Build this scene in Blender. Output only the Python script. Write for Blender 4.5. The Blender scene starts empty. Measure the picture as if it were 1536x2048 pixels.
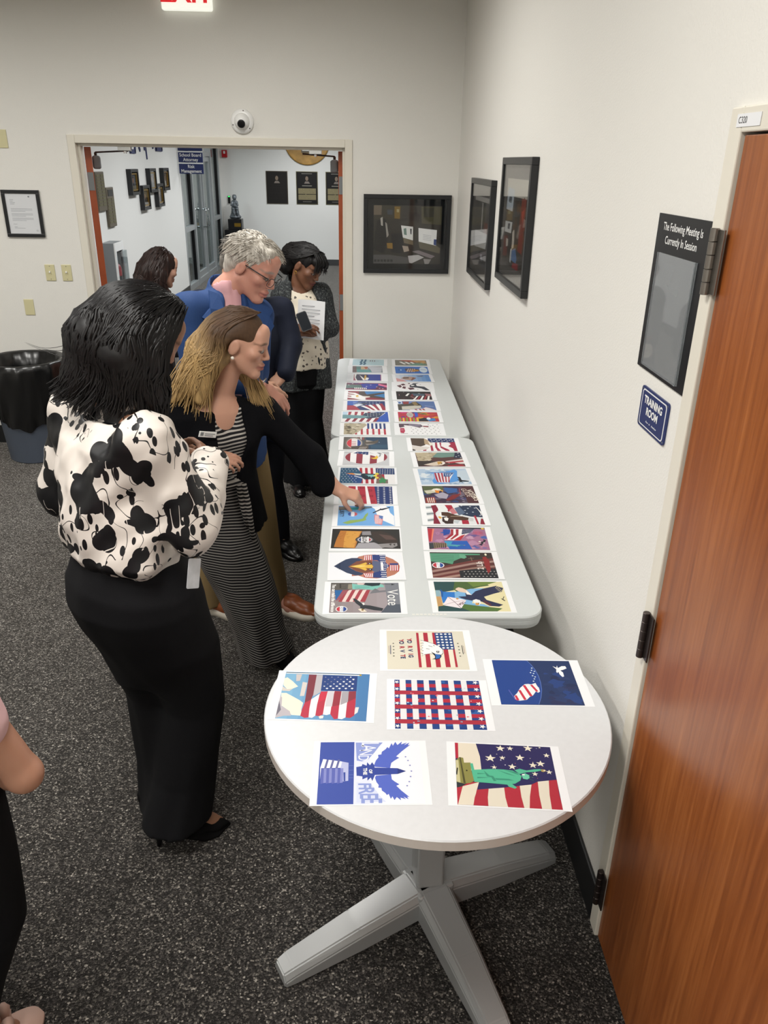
import bpy, bmesh, math, random
import numpy as np
from mathutils import Vector, Matrix

# ------------------------------------------------------------------ camera
PX, PY, PZ = -0.7182, -0.2897, 2.0832
YAW, PITCH, ROLL, FPX = 0.0386, -0.4208, 0.0177, 1565.4
scn = bpy.context.scene
col = scn.collection
CAM = Vector((PX, PY, PZ))
_f = Vector((math.sin(YAW)*math.cos(PITCH), math.cos(YAW)*math.cos(PITCH), math.sin(PITCH)))
_r0 = Vector((math.cos(YAW), -math.sin(YAW), 0))
_u0 = _r0.cross(_f)
_r = math.cos(ROLL)*_r0 + math.sin(ROLL)*_u0
_u = -math.sin(ROLL)*_r0 + math.cos(ROLL)*_u0
cam_data = bpy.data.cameras.new('camera')
cam = bpy.data.objects.new('camera', cam_data)
col.objects.link(cam)
M = Matrix.Identity(4)
for i in range(3):
    M[i][0] = _r[i]; M[i][1] = _u[i]; M[i][2] = -_f[i]; M[i][3] = CAM[i]
cam.matrix_world = M
cam_data.sensor_fit = 'VERTICAL'
cam_data.sensor_height = 36.0
cam_data.lens = FPX/2048*36.0
cam_data.clip_start = 0.02
scn.camera = cam

# ------------------------------------------------------------------ world, exposure
w = bpy.data.worlds.new('world'); scn.world = w; w.use_nodes = True
w.node_tree.nodes['Background'].inputs[0].default_value = (0.9, 0.95, 1, 1)
w.node_tree.nodes['Background'].inputs[1].default_value = 0.05
scn.view_settings.view_transform = 'Standard'
scn.view_settings.look = 'None'
scn.view_settings.gamma = 1
scn.view_settings.use_curve_mapping = False
scn.view_settings.exposure = 0.0

BACK = 5.712         # back wall of the room (its face)
CEIL = 3.30
HALL_CEIL = 2.95
HALL_X = -3.544      # left wall of the corridor
HALL_END = 17.5

def area(name, loc, sx, sy, power, colr, spread=150):
    d = bpy.data.lights.new(name, 'AREA'); d.shape = 'RECTANGLE'; d.size = sx; d.size_y = sy
    d.energy = power; d.color = colr; d.spread = math.radians(spread)
    return d, loc
WARM = (1.0, 0.985, 0.95)
COOL = (0.93, 0.97, 1.0)
ROOM_W = 46
ROOM_LIGHTS = [(-1.5, 3.6), (-1.5, 0.9), (-1.5, -1.8), (-3.9, 3.6), (-3.9, 0.9), (-3.9, -1.8)]
HALL_LIGHTS = [(-1.6, 7.4), (-1.6, 10.2), (-1.6, 13.0), (-1.6, 15.6)]
HALL_W = 62

# ------------------------------------------------------------------ pixel helper (1536 x 2048 frame)
def ray(u, v):
    return _f + _r*((u-768)/FPX) - _u*((v-1024)/FPX)
def bp(u, v, x=None, y=None, z=None):
    d = ray(u, v)
    if z is not None: t = (z-PZ)/d.z
    elif x is not None: t = (x-PX)/d.x
    else: t = (y-PY)/d.y
    return CAM + d*t

# ------------------------------------------------------------------ materials
def srgb(h):
    if isinstance(h, str):
        h = h.lstrip('#'); c = [int(h[i:i+2], 16)/255 for i in (0, 2, 4)]
    else: c = h
    return tuple((x/12.92 if x <= 0.04045 else ((x+0.055)/1.055)**2.4) for x in c)
MATS = {}
def mat(name, color='#808080', rough=0.6, metal=0.0, spec=0.5, bump=None, noise=None, **kw):
    """plain principled material; noise=(scale, amount) varies the colour, bump=(scale, strength)"""
    if name in MATS: return MATS[name]
    m = bpy.data.materials.new(name); m.use_nodes = True
    nt = m.node_tree; b = nt.nodes['Principled BSDF']
    c = srgb(color)
    b.inputs['Base Color'].default_value = (*c, 1)
    b.inputs['Roughness'].default_value = rough
    b.inputs['Metallic'].default_value = metal
    b.inputs['Specular IOR Level'].default_value = spec
    for k, v in kw.items():
        b.inputs[k].default_value = v
    tc = None
    if noise or bump:
        tc = nt.nodes.new('ShaderNodeTexCoord')
    if noise:
        n = nt.nodes.new('ShaderNodeTexNoise'); n.inputs['Scale'].default_value = noise[0]; n.inputs['Detail'].default_value = 4
        nt.links.new(tc.outputs['Object'], n.inputs['Vector'])
        r = nt.nodes.new('ShaderNodeValToRGB')
        a = noise[1]
        r.color_ramp.elements[0].position = 0.3; r.color_ramp.elements[1].position = 0.7
        r.color_ramp.elements[0].color = (*[x*(1-a) for x in c], 1)
        r.color_ramp.elements[1].color = (*[min(1, x*(1+a)) for x in c], 1)
        nt.links.new(n.outputs['Fac'], r.inputs['Fac'])
        nt.links.new(r.outputs['Color'], b.inputs['Base Color'])
    if bump:
        n = nt.nodes.new('ShaderNodeTexNoise'); n.inputs['Scale'].default_value = bump[0]; n.inputs['Detail'].default_value = 3
        nt.links.new(tc.outputs['Object'], n.inputs['Vector'])
        bn = nt.nodes.new('ShaderNodeBump'); bn.inputs['Strength'].default_value = bump[1]; bn.inputs['Distance'].default_value = 0.004
        nt.links.new(n.outputs['Fac'], bn.inputs['Height'])
        nt.links.new(bn.outputs['Normal'], b.inputs['Normal'])
    MATS[name] = m
    return m
def node_mat(name):
    m = bpy.data.materials.new(name); m.use_nodes = True; MATS[name] = m
    nt = m.node_tree
    return m, nt, nt.nodes['Principled BSDF']
def ramp(nt, stops, interp='LINEAR'):
    r = nt.nodes.new('ShaderNodeValToRGB'); cr = r.color_ramp; cr.interpolation = interp
    while len(cr.elements) < len(stops): cr.elements.new(0.5)
    for e, (p, c) in zip(cr.elements, stops):
        e.position = p; e.color = (*srgb(c), 1)
    return r
def texco(nt, scale=(1, 1, 1), kind='Object'):
    t = nt.nodes.new('ShaderNodeTexCoord'); mp = nt.nodes.new('ShaderNodeMapping')
    mp.inputs['Scale'].default_value = scale
    nt.links.new(t.outputs[kind], mp.inputs['Vector']); return mp.outputs['Vector']
def noise_node(nt, vec, scale, detail=3, rough=0.5):
    n = nt.nodes.new('ShaderNodeTexNoise'); n.inputs['Scale'].default_value = scale
    n.inputs['Detail'].default_value = detail; n.inputs['Roughness'].default_value = rough
    nt.links.new(vec, n.inputs['Vector']); return n

# carpet: dark charcoal loop pile with pale flecks
m, nt, b = node_mat('carpet')
v = texco(nt)
vo = nt.nodes.new('ShaderNodeTexVoronoi'); vo.inputs['Scale'].default_value = 210; nt.links.new(v, vo.inputs['Vector'])
sx = nt.nodes.new('ShaderNodeSeparateColor'); nt.links.new(vo.outputs['Color'], sx.inputs[0])
r = ramp(nt, [(0, '#191817'), (0.5, '#272524'), (0.74, '#373433'), (0.9, '#54504b'), (0.975, '#7b756d'), (1, '#a39d94')])
nt.links.new(sx.outputs[0], r.inputs['Fac'])
n2 = noise_node(nt, v, 2.2, 3)
mx = nt.nodes.new('ShaderNodeMix'); mx.data_type = 'RGBA'; mx.blend_type = 'MULTIPLY'; mx.inputs[0].default_value = 0.55
r2 = ramp(nt, [(0.3, '#d8d4d0'), (0.7, '#ffffff')]); nt.links.new(n2.outputs['Fac'], r2.inputs['Fac'])
nt.links.new(r.outputs['Color'], mx.inputs[6]); nt.links.new(r2.outputs['Color'], mx.inputs[7])
nt.links.new(mx.outputs[2], b.inputs['Base Color'])
b.inputs['Roughness'].default_value = 0.95; b.inputs['Specular IOR Level'].default_value = 0.1
b.inputs['Sheen Weight'].default_value = 1.0; r3 = ramp(nt, [(0.3, '#827d78'), (0.8, '#dad5cc'), (1, '#ffffff')]); nt.links.new(sx.outputs[0], r3.inputs['Fac']); nt.links.new(r3.outputs['Color'], b.inputs['Sheen Tint']); b.inputs['Sheen Roughness'].default_value = 0.45
bn = nt.nodes.new('ShaderNodeBump'); bn.inputs['Strength'].default_value = 0.6; bn.inputs['Distance'].default_value = 0.004
nt.links.new(vo.outputs['Distance'], bn.inputs['Height']); nt.links.new(bn.outputs['Normal'], b.inputs['Normal'])

mat('wall_paint', '#e0ded8', 0.55, spec=0.35, bump=(170, 0.22))
mat('hall_paint', '#e3e2de', 0.6, spec=0.3, bump=(170, 0.15))
mat('ceiling_tile', '#d9d5c8', 0.9)
mat('frame_paint', '#dcd7ca', 0.35)
mat('vinyl_base', '#17181a', 0.45)
mat('grey_base', '#3b3b3b', 0.6)

# stained door veneer
m, nt, b = node_mat('door_wood')
v = texco(nt, (26, 26, 1.1))
n1 = noise_node(nt, v, 3.0, 6, 0.6)
v2 = texco(nt, (3, 3, 0.35)); n2 = noise_node(nt, v2, 2.0, 2)
r = ramp(nt, [(0.25, '#7d431f'), (0.5, '#955529'), (0.75, '#a86636')])
nt.links.new(n1.outputs['Fac'], r.inputs['Fac'])
mx = nt.nodes.new('ShaderNodeMix'); mx.data_type = 'RGBA'; mx.blend_type = 'MULTIPLY'; mx.inputs[0].default_value = 0.5
r2 = ramp(nt, [(0.35, '#d9c4b8'), (0.65, '#ffffff')]); nt.links.new(n2.outputs['Fac'], r2.inputs['Fac'])
nt.links.new(r.outputs['Color'], mx.inputs[6]); nt.links.new(r2.outputs['Color'], mx.inputs[7])
nt.links.new(mx.outputs[2], b.inputs['Base Color'])
b.inputs['Roughness'].default_value = 0.3
bn = nt.nodes.new('ShaderNodeBump'); bn.inputs['Strength'].default_value = 0.12; bn.inputs['Distance'].default_value = 0.002
nt.links.new(n1.outputs['Fac'], bn.inputs['Height']); nt.links.new(bn.outputs['Normal'], b.inputs['Normal'])
mat('hall_door_wood', '#a4502c', 0.35, noise=(6, 0.15))

mat('table_plastic', '#c3c7c7', 0.42, bump=(600, 0.08))
mat('table_plastic_edge', '#d5d5d0', 0.4)
mat('laminate', '#cccdcf', 0.35, noise=(60, 0.02))
mat('laminate_edge', '#c9c0b9', 0.4)
mat('base_metal', '#9a9b9b', 0.35, metal=0.25)
mat('leg_steel', '#8a8c8e', 0.4, metal=0.6)
mat('paper', '#dfe0e2', 0.7, spec=0.2)
mat('black_frame', '#15171a', 0.35)
mat('black_mat', '#0e1114', 0.9, spec=0.1)
mat('grey_mat', '#4e4b47', 0.6)  # mat lightened: reflection of the opposite walls is put into its grey
mat('steel', '#8f8a84', 0.3, metal=0.9)
mat('dark_steel', '#4a423f', 0.35, metal=0.8)
mat('aluminium', '#b4b8ba', 0.35, metal=0.6)
mat('chrome', '#d5d8da', 0.15, metal=1.0)
mat('white_plastic', '#ececea', 0.35)
mat('ivory_plastic', '#cbc49b', 0.4)
mat('black_plastic', '#121214', 0.3)
mat('red_plastic', '#b3121d', 0.35)
mat('navy', '#1c2a5e', 0.4)
mat('grey_plastic', '#7e8284', 0.45)
mat('glass', '#ffffff', 0.02, **{'Transmission Weight': 1.0, 'IOR': 1.45})
mat('acrylic', '#e8edf0', 0.05, **{'Transmission Weight': 0.85, 'IOR': 1.45})
mat('bin_plastic', '#6d7788', 0.5)
mat('bin_bag', '#0c0c0d', 0.28, spec=0.6)
mat('gold', '#b08d3c', 0.3, metal=0.9)
# glass that lets light through without caustic noise: a thin glossy, mostly clear pane
def pane_mat(name, clear, tint='#ffffff'):
    m = bpy.data.materials.new(name); m.use_nodes = True; MATS[name] = m
    nt = m.node_tree; nt.nodes.clear()
    o = nt.nodes.new('ShaderNodeOutputMaterial'); mx = nt.nodes.new('ShaderNodeMixShader')
    t = nt.nodes.new('ShaderNodeBsdfTransparent'); t.inputs[0].default_value = (*srgb(tint), 1)
    g = nt.nodes.new('ShaderNodeBsdfGlossy'); g.inputs['Roughness'].default_value = 0.03
    f = nt.nodes.new('ShaderNodeLayerWeight'); f.inputs['Blend'].default_value = 0.5
    pw = nt.nodes.new('ShaderNodeMath'); pw.operation = 'POWER'; pw.inputs[1].default_value = 5; nt.links.new(f.outputs['Facing'], pw.inputs[0])
    mt = nt.nodes.new('ShaderNodeMath'); mt.operation = 'MULTIPLY_ADD'; mt.inputs[1].default_value = 0.9; mt.inputs[2].default_value = 0.03+1-clear; mt.use_clamp = True
    nt.links.new(pw.outputs[0], mt.inputs[0]); nt.links.new(mt.outputs[0], mx.inputs[0])
    nt.links.new(t.outputs[0], mx.inputs[1]); nt.links.new(g.outputs[0], mx.inputs[2]); nt.links.new(mx.outputs[0], o.inputs[0])
    return m
pane_mat('picture_glass', 1.0); pane_mat('spectacle_lens', 1.01)
pane_mat('door_glass', 0.97, '#d5dcdc')
pane_mat('clear_plastic', 0.96, '#eef2f3')
m = pane_mat('sheen_tint_plastic', 0.93, '#dfe3e4'); nt = m.node_tree     # clear pocket; wall and ceiling reflections put in as grey diffuse colour
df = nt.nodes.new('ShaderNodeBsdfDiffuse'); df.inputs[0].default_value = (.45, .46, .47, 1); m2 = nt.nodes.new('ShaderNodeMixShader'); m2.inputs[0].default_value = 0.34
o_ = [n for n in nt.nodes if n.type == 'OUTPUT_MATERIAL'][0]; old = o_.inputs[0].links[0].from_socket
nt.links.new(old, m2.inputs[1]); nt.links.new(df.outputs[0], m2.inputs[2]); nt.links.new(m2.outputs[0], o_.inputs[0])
# coloured print: colour comes from the drawn shapes
m, nt, b = node_mat('ink')
a = nt.nodes.new('ShaderNodeVertexColor'); a.layer_name = 'col'
hs = nt.nodes.new('ShaderNodeHueSaturation'); hs.inputs['Value'].default_value = 0.84; nt.links.new(a.outputs['Color'], hs.inputs['Color'])
nt.links.new(hs.outputs['Color'], b.inputs['Base Color']); b.inputs['Roughness'].default_value = 0.5; b.inputs['Specular IOR Level'].default_value = 0.25

def emit_mat(name, color, strength):
    m = bpy.data.materials.new(name); m.use_nodes = True; MATS[name] = m
    b = m.node_tree.nodes['Principled BSDF']
    b.inputs['Base Color'].default_value = (*srgb(color), 1)
    b.inputs['Emission Color'].default_value = (*srgb(color), 1); b.inputs['Emission Strength'].default_value = strength
    return m
emit_mat('troffer_lens', '#fff4e0', 2.0)
emit_mat('exit_face', '#f4f5ea', 0.75)
emit_mat('exit_red', '#d8252b', 0.7)
emit_mat('green_led', '#39d65c', 2.0)

# ------------------------------------------------------------------ object helpers
def link(name, me, material=None, parent=None):
    o = bpy.data.objects.new(name, me); col.objects.link(o)
    if material is not None:
        ms = material if isinstance(material, (list, tuple)) else [material]
        for x in ms: me.materials.append(MATS[x] if isinstance(x, str) else x)
    if parent is not None: o.parent = parent
    return o
def obj(name, bm, material, parent=None, smooth=False, loc=None, rz=None):
    me = bpy.data.meshes.new(name); bm.normal_update(); bm.to_mesh(me); bm.free()
    if smooth:
        for p in me.polygons: p.use_smooth = True
    o = link(name, me, material, parent)
    if loc is not None: o.location = loc
    if rz is not None: o.rotation_euler = (0, 0, rz)
    return o
def tag(o, label=None, cat=None, group=None, kind=None):
    if label: o['label'] = label
    if cat: o['category'] = cat
    if group: o['group'] = group
    if kind: o['kind'] = kind
    return o
def empty(name, loc, rz=0):
    o = bpy.data.objects.new(name, None); col.objects.link(o); o.location = loc; o.rotation_euler = (0, 0, rz)
    o.empty_display_size = 0.1
    return o
def BM(): return bmesh.new()
def box(bm, lo, hi, bev=0.0, seg=2, mi=0):
    g = bmesh.ops.create_cube(bm, size=1.0)
    lo = Vector(lo); hi = Vector(hi); c = (lo+hi)/2; s = hi-lo
    for v in g['verts']: v.co = Vector((v.co.x*s.x, v.co.y*s.y, v.co.z*s.z))+c
    fs = set(f for v in g['verts'] for f in v.link_faces)
    for f in fs: f.material_index = mi
    if bev > 0:
        es = list(set(e for v in g['verts'] for e in v.link_edges))
        bmesh.ops.bevel(bm, geom=es, offset=bev, segments=seg, affect='EDGES', profile=0.5)
    return bm
def cyl(bm, a, b, ra, rb=None, n=16, caps=True):
    a = Vector(a); b = Vector(b); rb = ra if rb is None else rb
    d = (b-a); z = d.normalized()
    x = z.orthogonal().normalized(); y = z.cross(x)
    A = [bm.verts.new(a+ra*(math.cos(2*math.pi*i/n)*x+math.sin(2*math.pi*i/n)*y)) for i in range(n)]
    B = [bm.verts.new(b+rb*(math.cos(2*math.pi*i/n)*x+math.sin(2*math.pi*i/n)*y)) for i in range(n)]
    for i in range(n): bm.faces.new((A[i], A[(i+1) % n], B[(i+1) % n], B[i]))
    if caps: bm.faces.new(A[::-1]); bm.faces.new(B)
    return bm
def tube(bm, pts, r, n=8, closed=False):
    pts = [Vector(p) for p in pts]; rings = []
    R = r if isinstance(r, (list, tuple)) else [r]*len(pts)
    up = None
    for i, p in enumerate(pts):
        if closed: t = pts[(i+1) % len(pts)]-pts[i-1]
        else: t = pts[min(i+1, len(pts)-1)]-pts[max(i-1, 0)]
        t.normalize()
        if up is None: up = t.orthogonal().normalized()
        up = (up-t*up.dot(t)); up = up.normalized() if up.length > 1e-6 else t.orthogonal().normalized()
        s = t.cross(up)
        rings.append([bm.verts.new(p+R[i]*(math.cos(2*math.pi*k/n)*up+math.sin(2*math.pi*k/n)*s)) for k in range(n)])
    m = len(rings)
    for i in range(m if closed else m-1):
        A = rings[i]; B = rings[(i+1) % m]
        for k in range(n): bm.faces.new((A[k], A[(k+1) % n], B[(k+1) % n], B[k]))
    if not closed:
        bm.faces.new(rings[0][::-1]); bm.faces.new(rings[-1])
    return bm
def lathe(bm, prof, n=32, c=(0, 0, 0), cap=True):
    rings = []
    for (r, z) in prof:
        rings.append([bm.verts.new((c[0]+r*math.cos(2*math.pi*i/n), c[1]+r*math.sin(2*math.pi*i/n), c[2]+z)) for i in range(n)])
    for A, B in zip(rings, rings[1:]):
        for i in range(n): bm.faces.new((A[i], A[(i+1) % n], B[(i+1) % n], B[i]))
    if cap:
        bm.faces.new(rings[0][::-1]); bm.faces.new(rings[-1])
    return bm
def prism(bm, poly, z0, z1):
    """vertical prism from a list of xy"""
    A = [bm.verts.new((x, y, z0)) for x, y in poly]; B = [bm.verts.new((x, y, z1)) for x, y in poly]
    n = len(poly)
    bm.faces.new(A[::-1]); bm.faces.new(B)
    for i in range(n): bm.faces.new((A[i], A[(i+1) % n], B[(i+1) % n], B[i]))
    return bm
def rrect(w, h, r, n=8):
    P = []
    for cx, cy, a0 in ((w/2-r, h/2-r, 0), (-w/2+r, h/2-r, 90), (-w/2+r, -h/2+r, 180), (w/2-r, -h/2+r, 270)):
        for i in range(n+1):
            a = math.radians(a0+90*i/n); P.append((cx+r*math.cos(a), cy+r*math.sin(a)))
    return P
def text_mesh(s, size, align='CENTER', extrude=0.0, bold=0.0, sx=1.0, shear=0.0, spacing=1.0):
    c = bpy.data.curves.new('t', 'FONT'); c.body = s; c.size = size; c.align_x = align; c.align_y = 'CENTER'
    c.extrude = extrude; c.offset = bold; c.resolution_u = 3; c.shear = shear; c.space_character = spacing
    o = bpy.data.objects.new('t', c); col.objects.link(o)
    dg = bpy.context.evaluated_depsgraph_get(); dg.update()
    me = bpy.data.meshes.new_from_object(o.evaluated_get(dg))
    bpy.data.objects.remove(o); bpy.data.curves.remove(c)
    if sx != 1.0:
        for v in me.vertices: v.co.x *= sx
    return me
# ================================================================== the setting
def struct(name, bm, m, parent=None, smooth=False):
    o = obj(name, bm, m, parent, smooth)
    if parent is None: o['kind'] = 'structure'
    return o
RX0, RY0 = -6.4, -3.4          # far corner of the room behind the camera
# floor: one carpet through room and corridor
bm = BM(); box(bm, (RX0-0.2, RY0-0.2, -0.1), (1.8, HALL_END+0.2, 0)); struct('floor', bm, 'carpet')
# ceilings
bm = BM(); box(bm, (RX0, RY0, CEIL), (0.15, BACK+0.14, CEIL+0.1)); struct('ceiling', bm, 'ceiling_tile')
bm = BM(); box(bm, (-6.6, BACK+0.14, HALL_CEIL), (1.8, HALL_END+0.15, HALL_CEIL+0.1)); struct('ceiling', bm, 'ceiling_tile')
# right wall with its door opening
DY1, DY0, DZ = 1.322, 0.345, 2.162
bm = BM()
box(bm, (0, DY1, 0), (0.15, BACK+0.14, CEIL)); box(bm, (0, RY0, 0), (0.15, DY0, CEIL)); box(bm, (0, DY0, DZ), (0.15, DY1, CEIL))
struct('wall_right', bm, 'wall_paint')
# back wall with the double door opening (outer frame -2.70 .. -0.751)
FX0, FX1, FZ = -2.703, -0.7513, 2.2186
bm = BM()
box(bm, (RX0, BACK, 0), (FX0+0.03, BACK+0.14, CEIL)); box(bm, (FX1-0.03, BACK, 0), (0.0, BACK+0.14, CEIL)); box(bm, (FX0+0.03, BACK, FZ-0.03), (FX1-0.03, BACK+0.14, CEIL))
struct('wall_back', bm, 'wall_paint')
bm = BM(); box(bm, (RX0-0.15, RY0, 0), (RX0, BACK+0.14, CEIL)); struct('wall_left', bm, 'wall_paint')
bm = BM(); box(bm, (RX0, RY0-0.15, 0), (0.15, RY0, CEIL)); struct('wall_front', bm, 'wall_paint')
# baseboards
bm = BM(); box(bm, (-0.012, 1.347, 0), (-0.0005, BACK-0.001, 0.142), 0.004); struct('baseboard_right', bm, 'vinyl_base')
bm = BM(); box(bm, (RX0, BACK-0.012, 0), (FX0-0.003, BACK-0.0005, 0.142), 0.004); box(bm, (FX1+0.003, BACK-0.012, 0), (-0.014, BACK-0.0005, 0.142), 0.004); struct('baseboard_back', bm, 'vinyl_base')

# ---- door in the right wall
dr = empty('door_1', (0, 0.83, 0)); tag(dr, 'stained wooden door with steel hinges in the right wall', kind='structure')
def P(o, parent):  # keep world placement under an unrotated empty
    o.location = Vector(o.location)-parent.location; return o
bm = BM()
box(bm, (-0.004, 0.372, 0.008), (0.04, 1.288, 2.139), 0.002); lf = P(obj('door_leaf', bm, 'door_wood', dr), dr)
bm = BM()      # hollow metal frame: two jambs and a head, each with a thin return
box(bm, (-0.012, 1.293, 0), (0.15, 1.345, 2.187), 0.003); box(bm, (-0.012, 0.321, 0), (0.15, 0.367, 2.187), 0.003)
box(bm, (-0.012, 0.367, 2.143), (0.15, 1.293, 2.187), 0.003)
P(obj('door_frame', bm, 'frame_paint', dr), dr)
bm = BM(); box(bm, (0.041, 0.367, 0), (0.07, 1.293, 2.143)); P(obj('door_stop', bm, 'frame_paint', dr), dr)
for zc, mt in ((1.913, 'steel'), (1.045, 'dark_steel'), (0.19, 'dark_steel')):
    h = empty('hinge', (0, 0, 0)); h.parent = dr
    h.location = (0, 1.302-0.83, zc)
    bm = BM()
    for a, c in ((-0.063, -0.0385), (-0.038, -0.0135), (-0.013, 0.013), (0.0135, 0.038), (0.0385, 0.063)):
        lathe(bm, [(0.0075, a), (0.0088, a+0.001), (0.0088, c-0.001), (0.0075, c)], 14, (-0.022, 0, 0))
    obj('barrel', bm, mt, h, False)
    bm = BM(); box(bm, (-0.0165, -0.030, -0.061), (-0.0125, -0.002, 0.061), 0.0008); obj('hinge_plate', bm, mt, h)
    bm = BM(); box(bm, (-0.0185, 0.002, -0.06), (-0.013, 0.011, 0.06), 0.0008); obj('hinge_plate', bm, mt, h)
# room number sticker on the head
st = empty('room_number_sticker', (-0.0125, 1.27, 2.163)); tag(st, 'small white sticker reading C320 on the door frame head', 'sticker')
bm = BM(); box(bm, (-0.0008, -0.052, -0.011), (0.0, 0.043, 0.011)); obj('sticker_paper', bm, 'paper', st)
def wall_text(s, size, parent, loc, material, face='-x', **kw):
    me = text_mesh(s, size, **kw); o = link('lettering', me, material, parent)
    o.location = loc
    if face == '-x': o.rotation_euler = (math.pi/2, 0, -math.pi/2)
    elif face == '-y': o.rotation_euler = (math.pi/2, 0, 0)
    elif face == '+x': o.rotation_euler = (math.pi/2, 0, math.pi/2)
    return o
wall_text('C320', 0.016, st, (-0.0012, 0.018, 0), 'black_plastic')

# ---- double door between room and corridor
dd = empty('door_2', ((FX0+FX1)/2, BACK, 0)); tag(dd, 'double doorway with cream metal frame and both leaves swung open', kind='structure')
cxd = (FX0+FX1)/2
bm = BM()
fw = 0.052
box(bm, (FX0, BACK-0.012, 0), (FX0+fw, BACK+0.15, FZ), 0.003); box(bm, (FX1-fw, BACK-0.012, 0), (FX1, BACK+0.15, FZ), 0.003)
box(bm, (FX0+fw, BACK-0.012, FZ-fw), (FX1-fw, BACK+0.15, FZ), 0.003)
P(obj('door_frame', bm, 'frame_paint', dd), dd)
bm = BM()
box(bm, (FX0+fw, BACK+0.035, 0), (FX0+fw+0.018, BACK+0.095, FZ-fw), 0.002); box(bm, (FX1-fw-0.018, BACK+0.035, 0), (FX1-fw, BACK+0.095, FZ-fw), 0.002)
box(bm, (FX0+fw+0.018, BACK+0.035, FZ-fw-0.018), (FX1-fw-0.018, BACK+0.095, FZ-fw), 0.002)
P(obj('door_stop', bm, 'frame_paint', dd), dd)
def leaf(xh, sgn, ang):
    """leaf hinged at xh on the corridor side, swung open by ang degrees"""
    e = empty('door_leaf', (xh-cxd, 0.155, 0)); e.parent = dd
    e.rotation_euler = (0, 0, math.radians(ang)*sgn)
    # closed leaf runs along sgn*x
    bm = BM(); box(bm, (min(0.004*sgn, 0.905*sgn), -0.046, 0.01), (max(0.004*sgn, 0.905*sgn), 0, 2.145), 0.002); obj('leaf_panel', bm, 'hall_door_wood', e)
    for zc in (1.92, 1.09, 0.25):
        bm = BM(); box(bm, (min(0.0, 0.005*sgn), -0.042, zc-0.06), (max(0.0, 0.005*sgn), -0.002, zc+0.06)); obj('hinge_plate', bm, 'grey_plastic', e)
    bm = BM(); box(bm, (min(0.12*sgn, 0.42*sgn), -0.105, 2.0), (max(0.12*sgn, 0.42*sgn), -0.047, 2.09), 0.015, 3); obj('door_closer', bm, 'grey_plastic', e)
    bm = BM(); cyl(bm, (0.3*sgn, -0.075, 2.09), (0.3*sgn, -0.075, 2.112), 0.01); tube(bm, [(0.3*sgn, -0.075, 2.112), (0.06*sgn, -0.30, 2.125)], 0.006); obj('closer_arm', bm, 'dark_steel', e)
    return e
leaf(FX0+fw+0.004, 1, 107); leaf(FX1-fw-0.004, -1, 89)
for xb in (FX0+fw+0.30, FX1-fw-0.21):
    bm = BM(); box(bm, (xb-0.045, BACK+0.098, FZ-fw-0.045), (xb+0.045, BACK+0.14, FZ-fw-0.004), 0.004); cyl(bm, (xb, BACK+0.12, FZ-fw-0.06), (xb, BACK+0.12, FZ-fw-0.03), 0.01)
    P(obj('closer_bracket', bm, 'chrome', dd), dd)

# ---- corridor shell
SF0, SF1 = 13.45, 17.25      # storefront along the corridor's left wall
bm = BM()
box(bm, (HALL_X-0.15, BACK+0.14, 0), (HALL_X, SF0, HALL_CEIL)); box(bm, (HALL_X-0.15, SF1, 0), (HALL_X, HALL_END, HALL_CEIL)); box(bm, (HALL_X-0.15, SF0, 2.55), (HALL_X, SF1, HALL_CEIL))
struct('wall_corridor_left', bm, 'hall_paint')
bm = BM(); box(bm, (-6.6, HALL_END, 0), (1.8, HALL_END+0.15, HALL_CEIL)); struct('wall_corridor_end', bm, 'hall_paint')
bm = BM(); box(bm, (1.65, BACK+0.14, 0), (1.8, HALL_END, HALL_CEIL)); struct('wall_corridor_right', bm, 'hall_paint')
bm = BM(); box(bm, (0.15, BACK+0.0, 0), (1.8, BACK+0.14, HALL_CEIL)); struct('wall_corridor_near', bm, 'hall_paint')
bm = BM(); box(bm, (-6.6, SF0-1.2, 0), (-6.45, HALL_END, HALL_CEIL)); box(bm, (-6.6, SF0-1.35, 0), (HALL_X-0.15, SF0-1.2, HALL_CEIL)); struct('wall_lobby', bm, 'hall_paint')
bm = BM(); box(bm, (HALL_X+0.002, HALL_END-0.014, 0), (1.64, HALL_END-0.0005, 0.125), 0.004); struct('baseboard_corridor_end', bm, 'grey_base')
bm = BM(); box(bm, (HALL_X+0.0005, BACK+0.145, 0), (HALL_X+0.014, SF0, 0.125), 0.004); struct('baseboard_corridor_left', bm, 'grey_base')
# glazed storefront
sf = empty('window_1', (HALL_X-0.05, (SF0+SF1)/2, 0)); tag(sf, 'aluminium framed glass storefront with pull handles along the corridor', kind='structure')
ym = (SF0+SF1)/2
posts = [(SF0, SF0+0.07), (14.33, 14.42), (15.33, 15.37), (16.28, 16.37), (SF1-0.07, SF1)]
for a, c in posts:
    bm = BM(); box(bm, (-0.05, a-ym, 0), (0.06, c-ym, 2.55), 0.003); obj('mullion', bm, 'aluminium', sf)
for a, c, z0, z1 in ((SF0+0.07, SF1-0.07, 2.45, 2.55), (SF0+0.07, SF1-0.07, 0, 0.1), (SF0+0.07, 14.33, 0.95, 1.03), (16.37, SF1-0.07, 0.95, 1.03), (14.42, 16.28, 2.12, 2.2)):
    bm = BM(); box(bm, (-0.04, a-ym, z0), (0.05, c-ym, z1), 0.003); obj('rail', bm, 'aluminium', sf)
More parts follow.
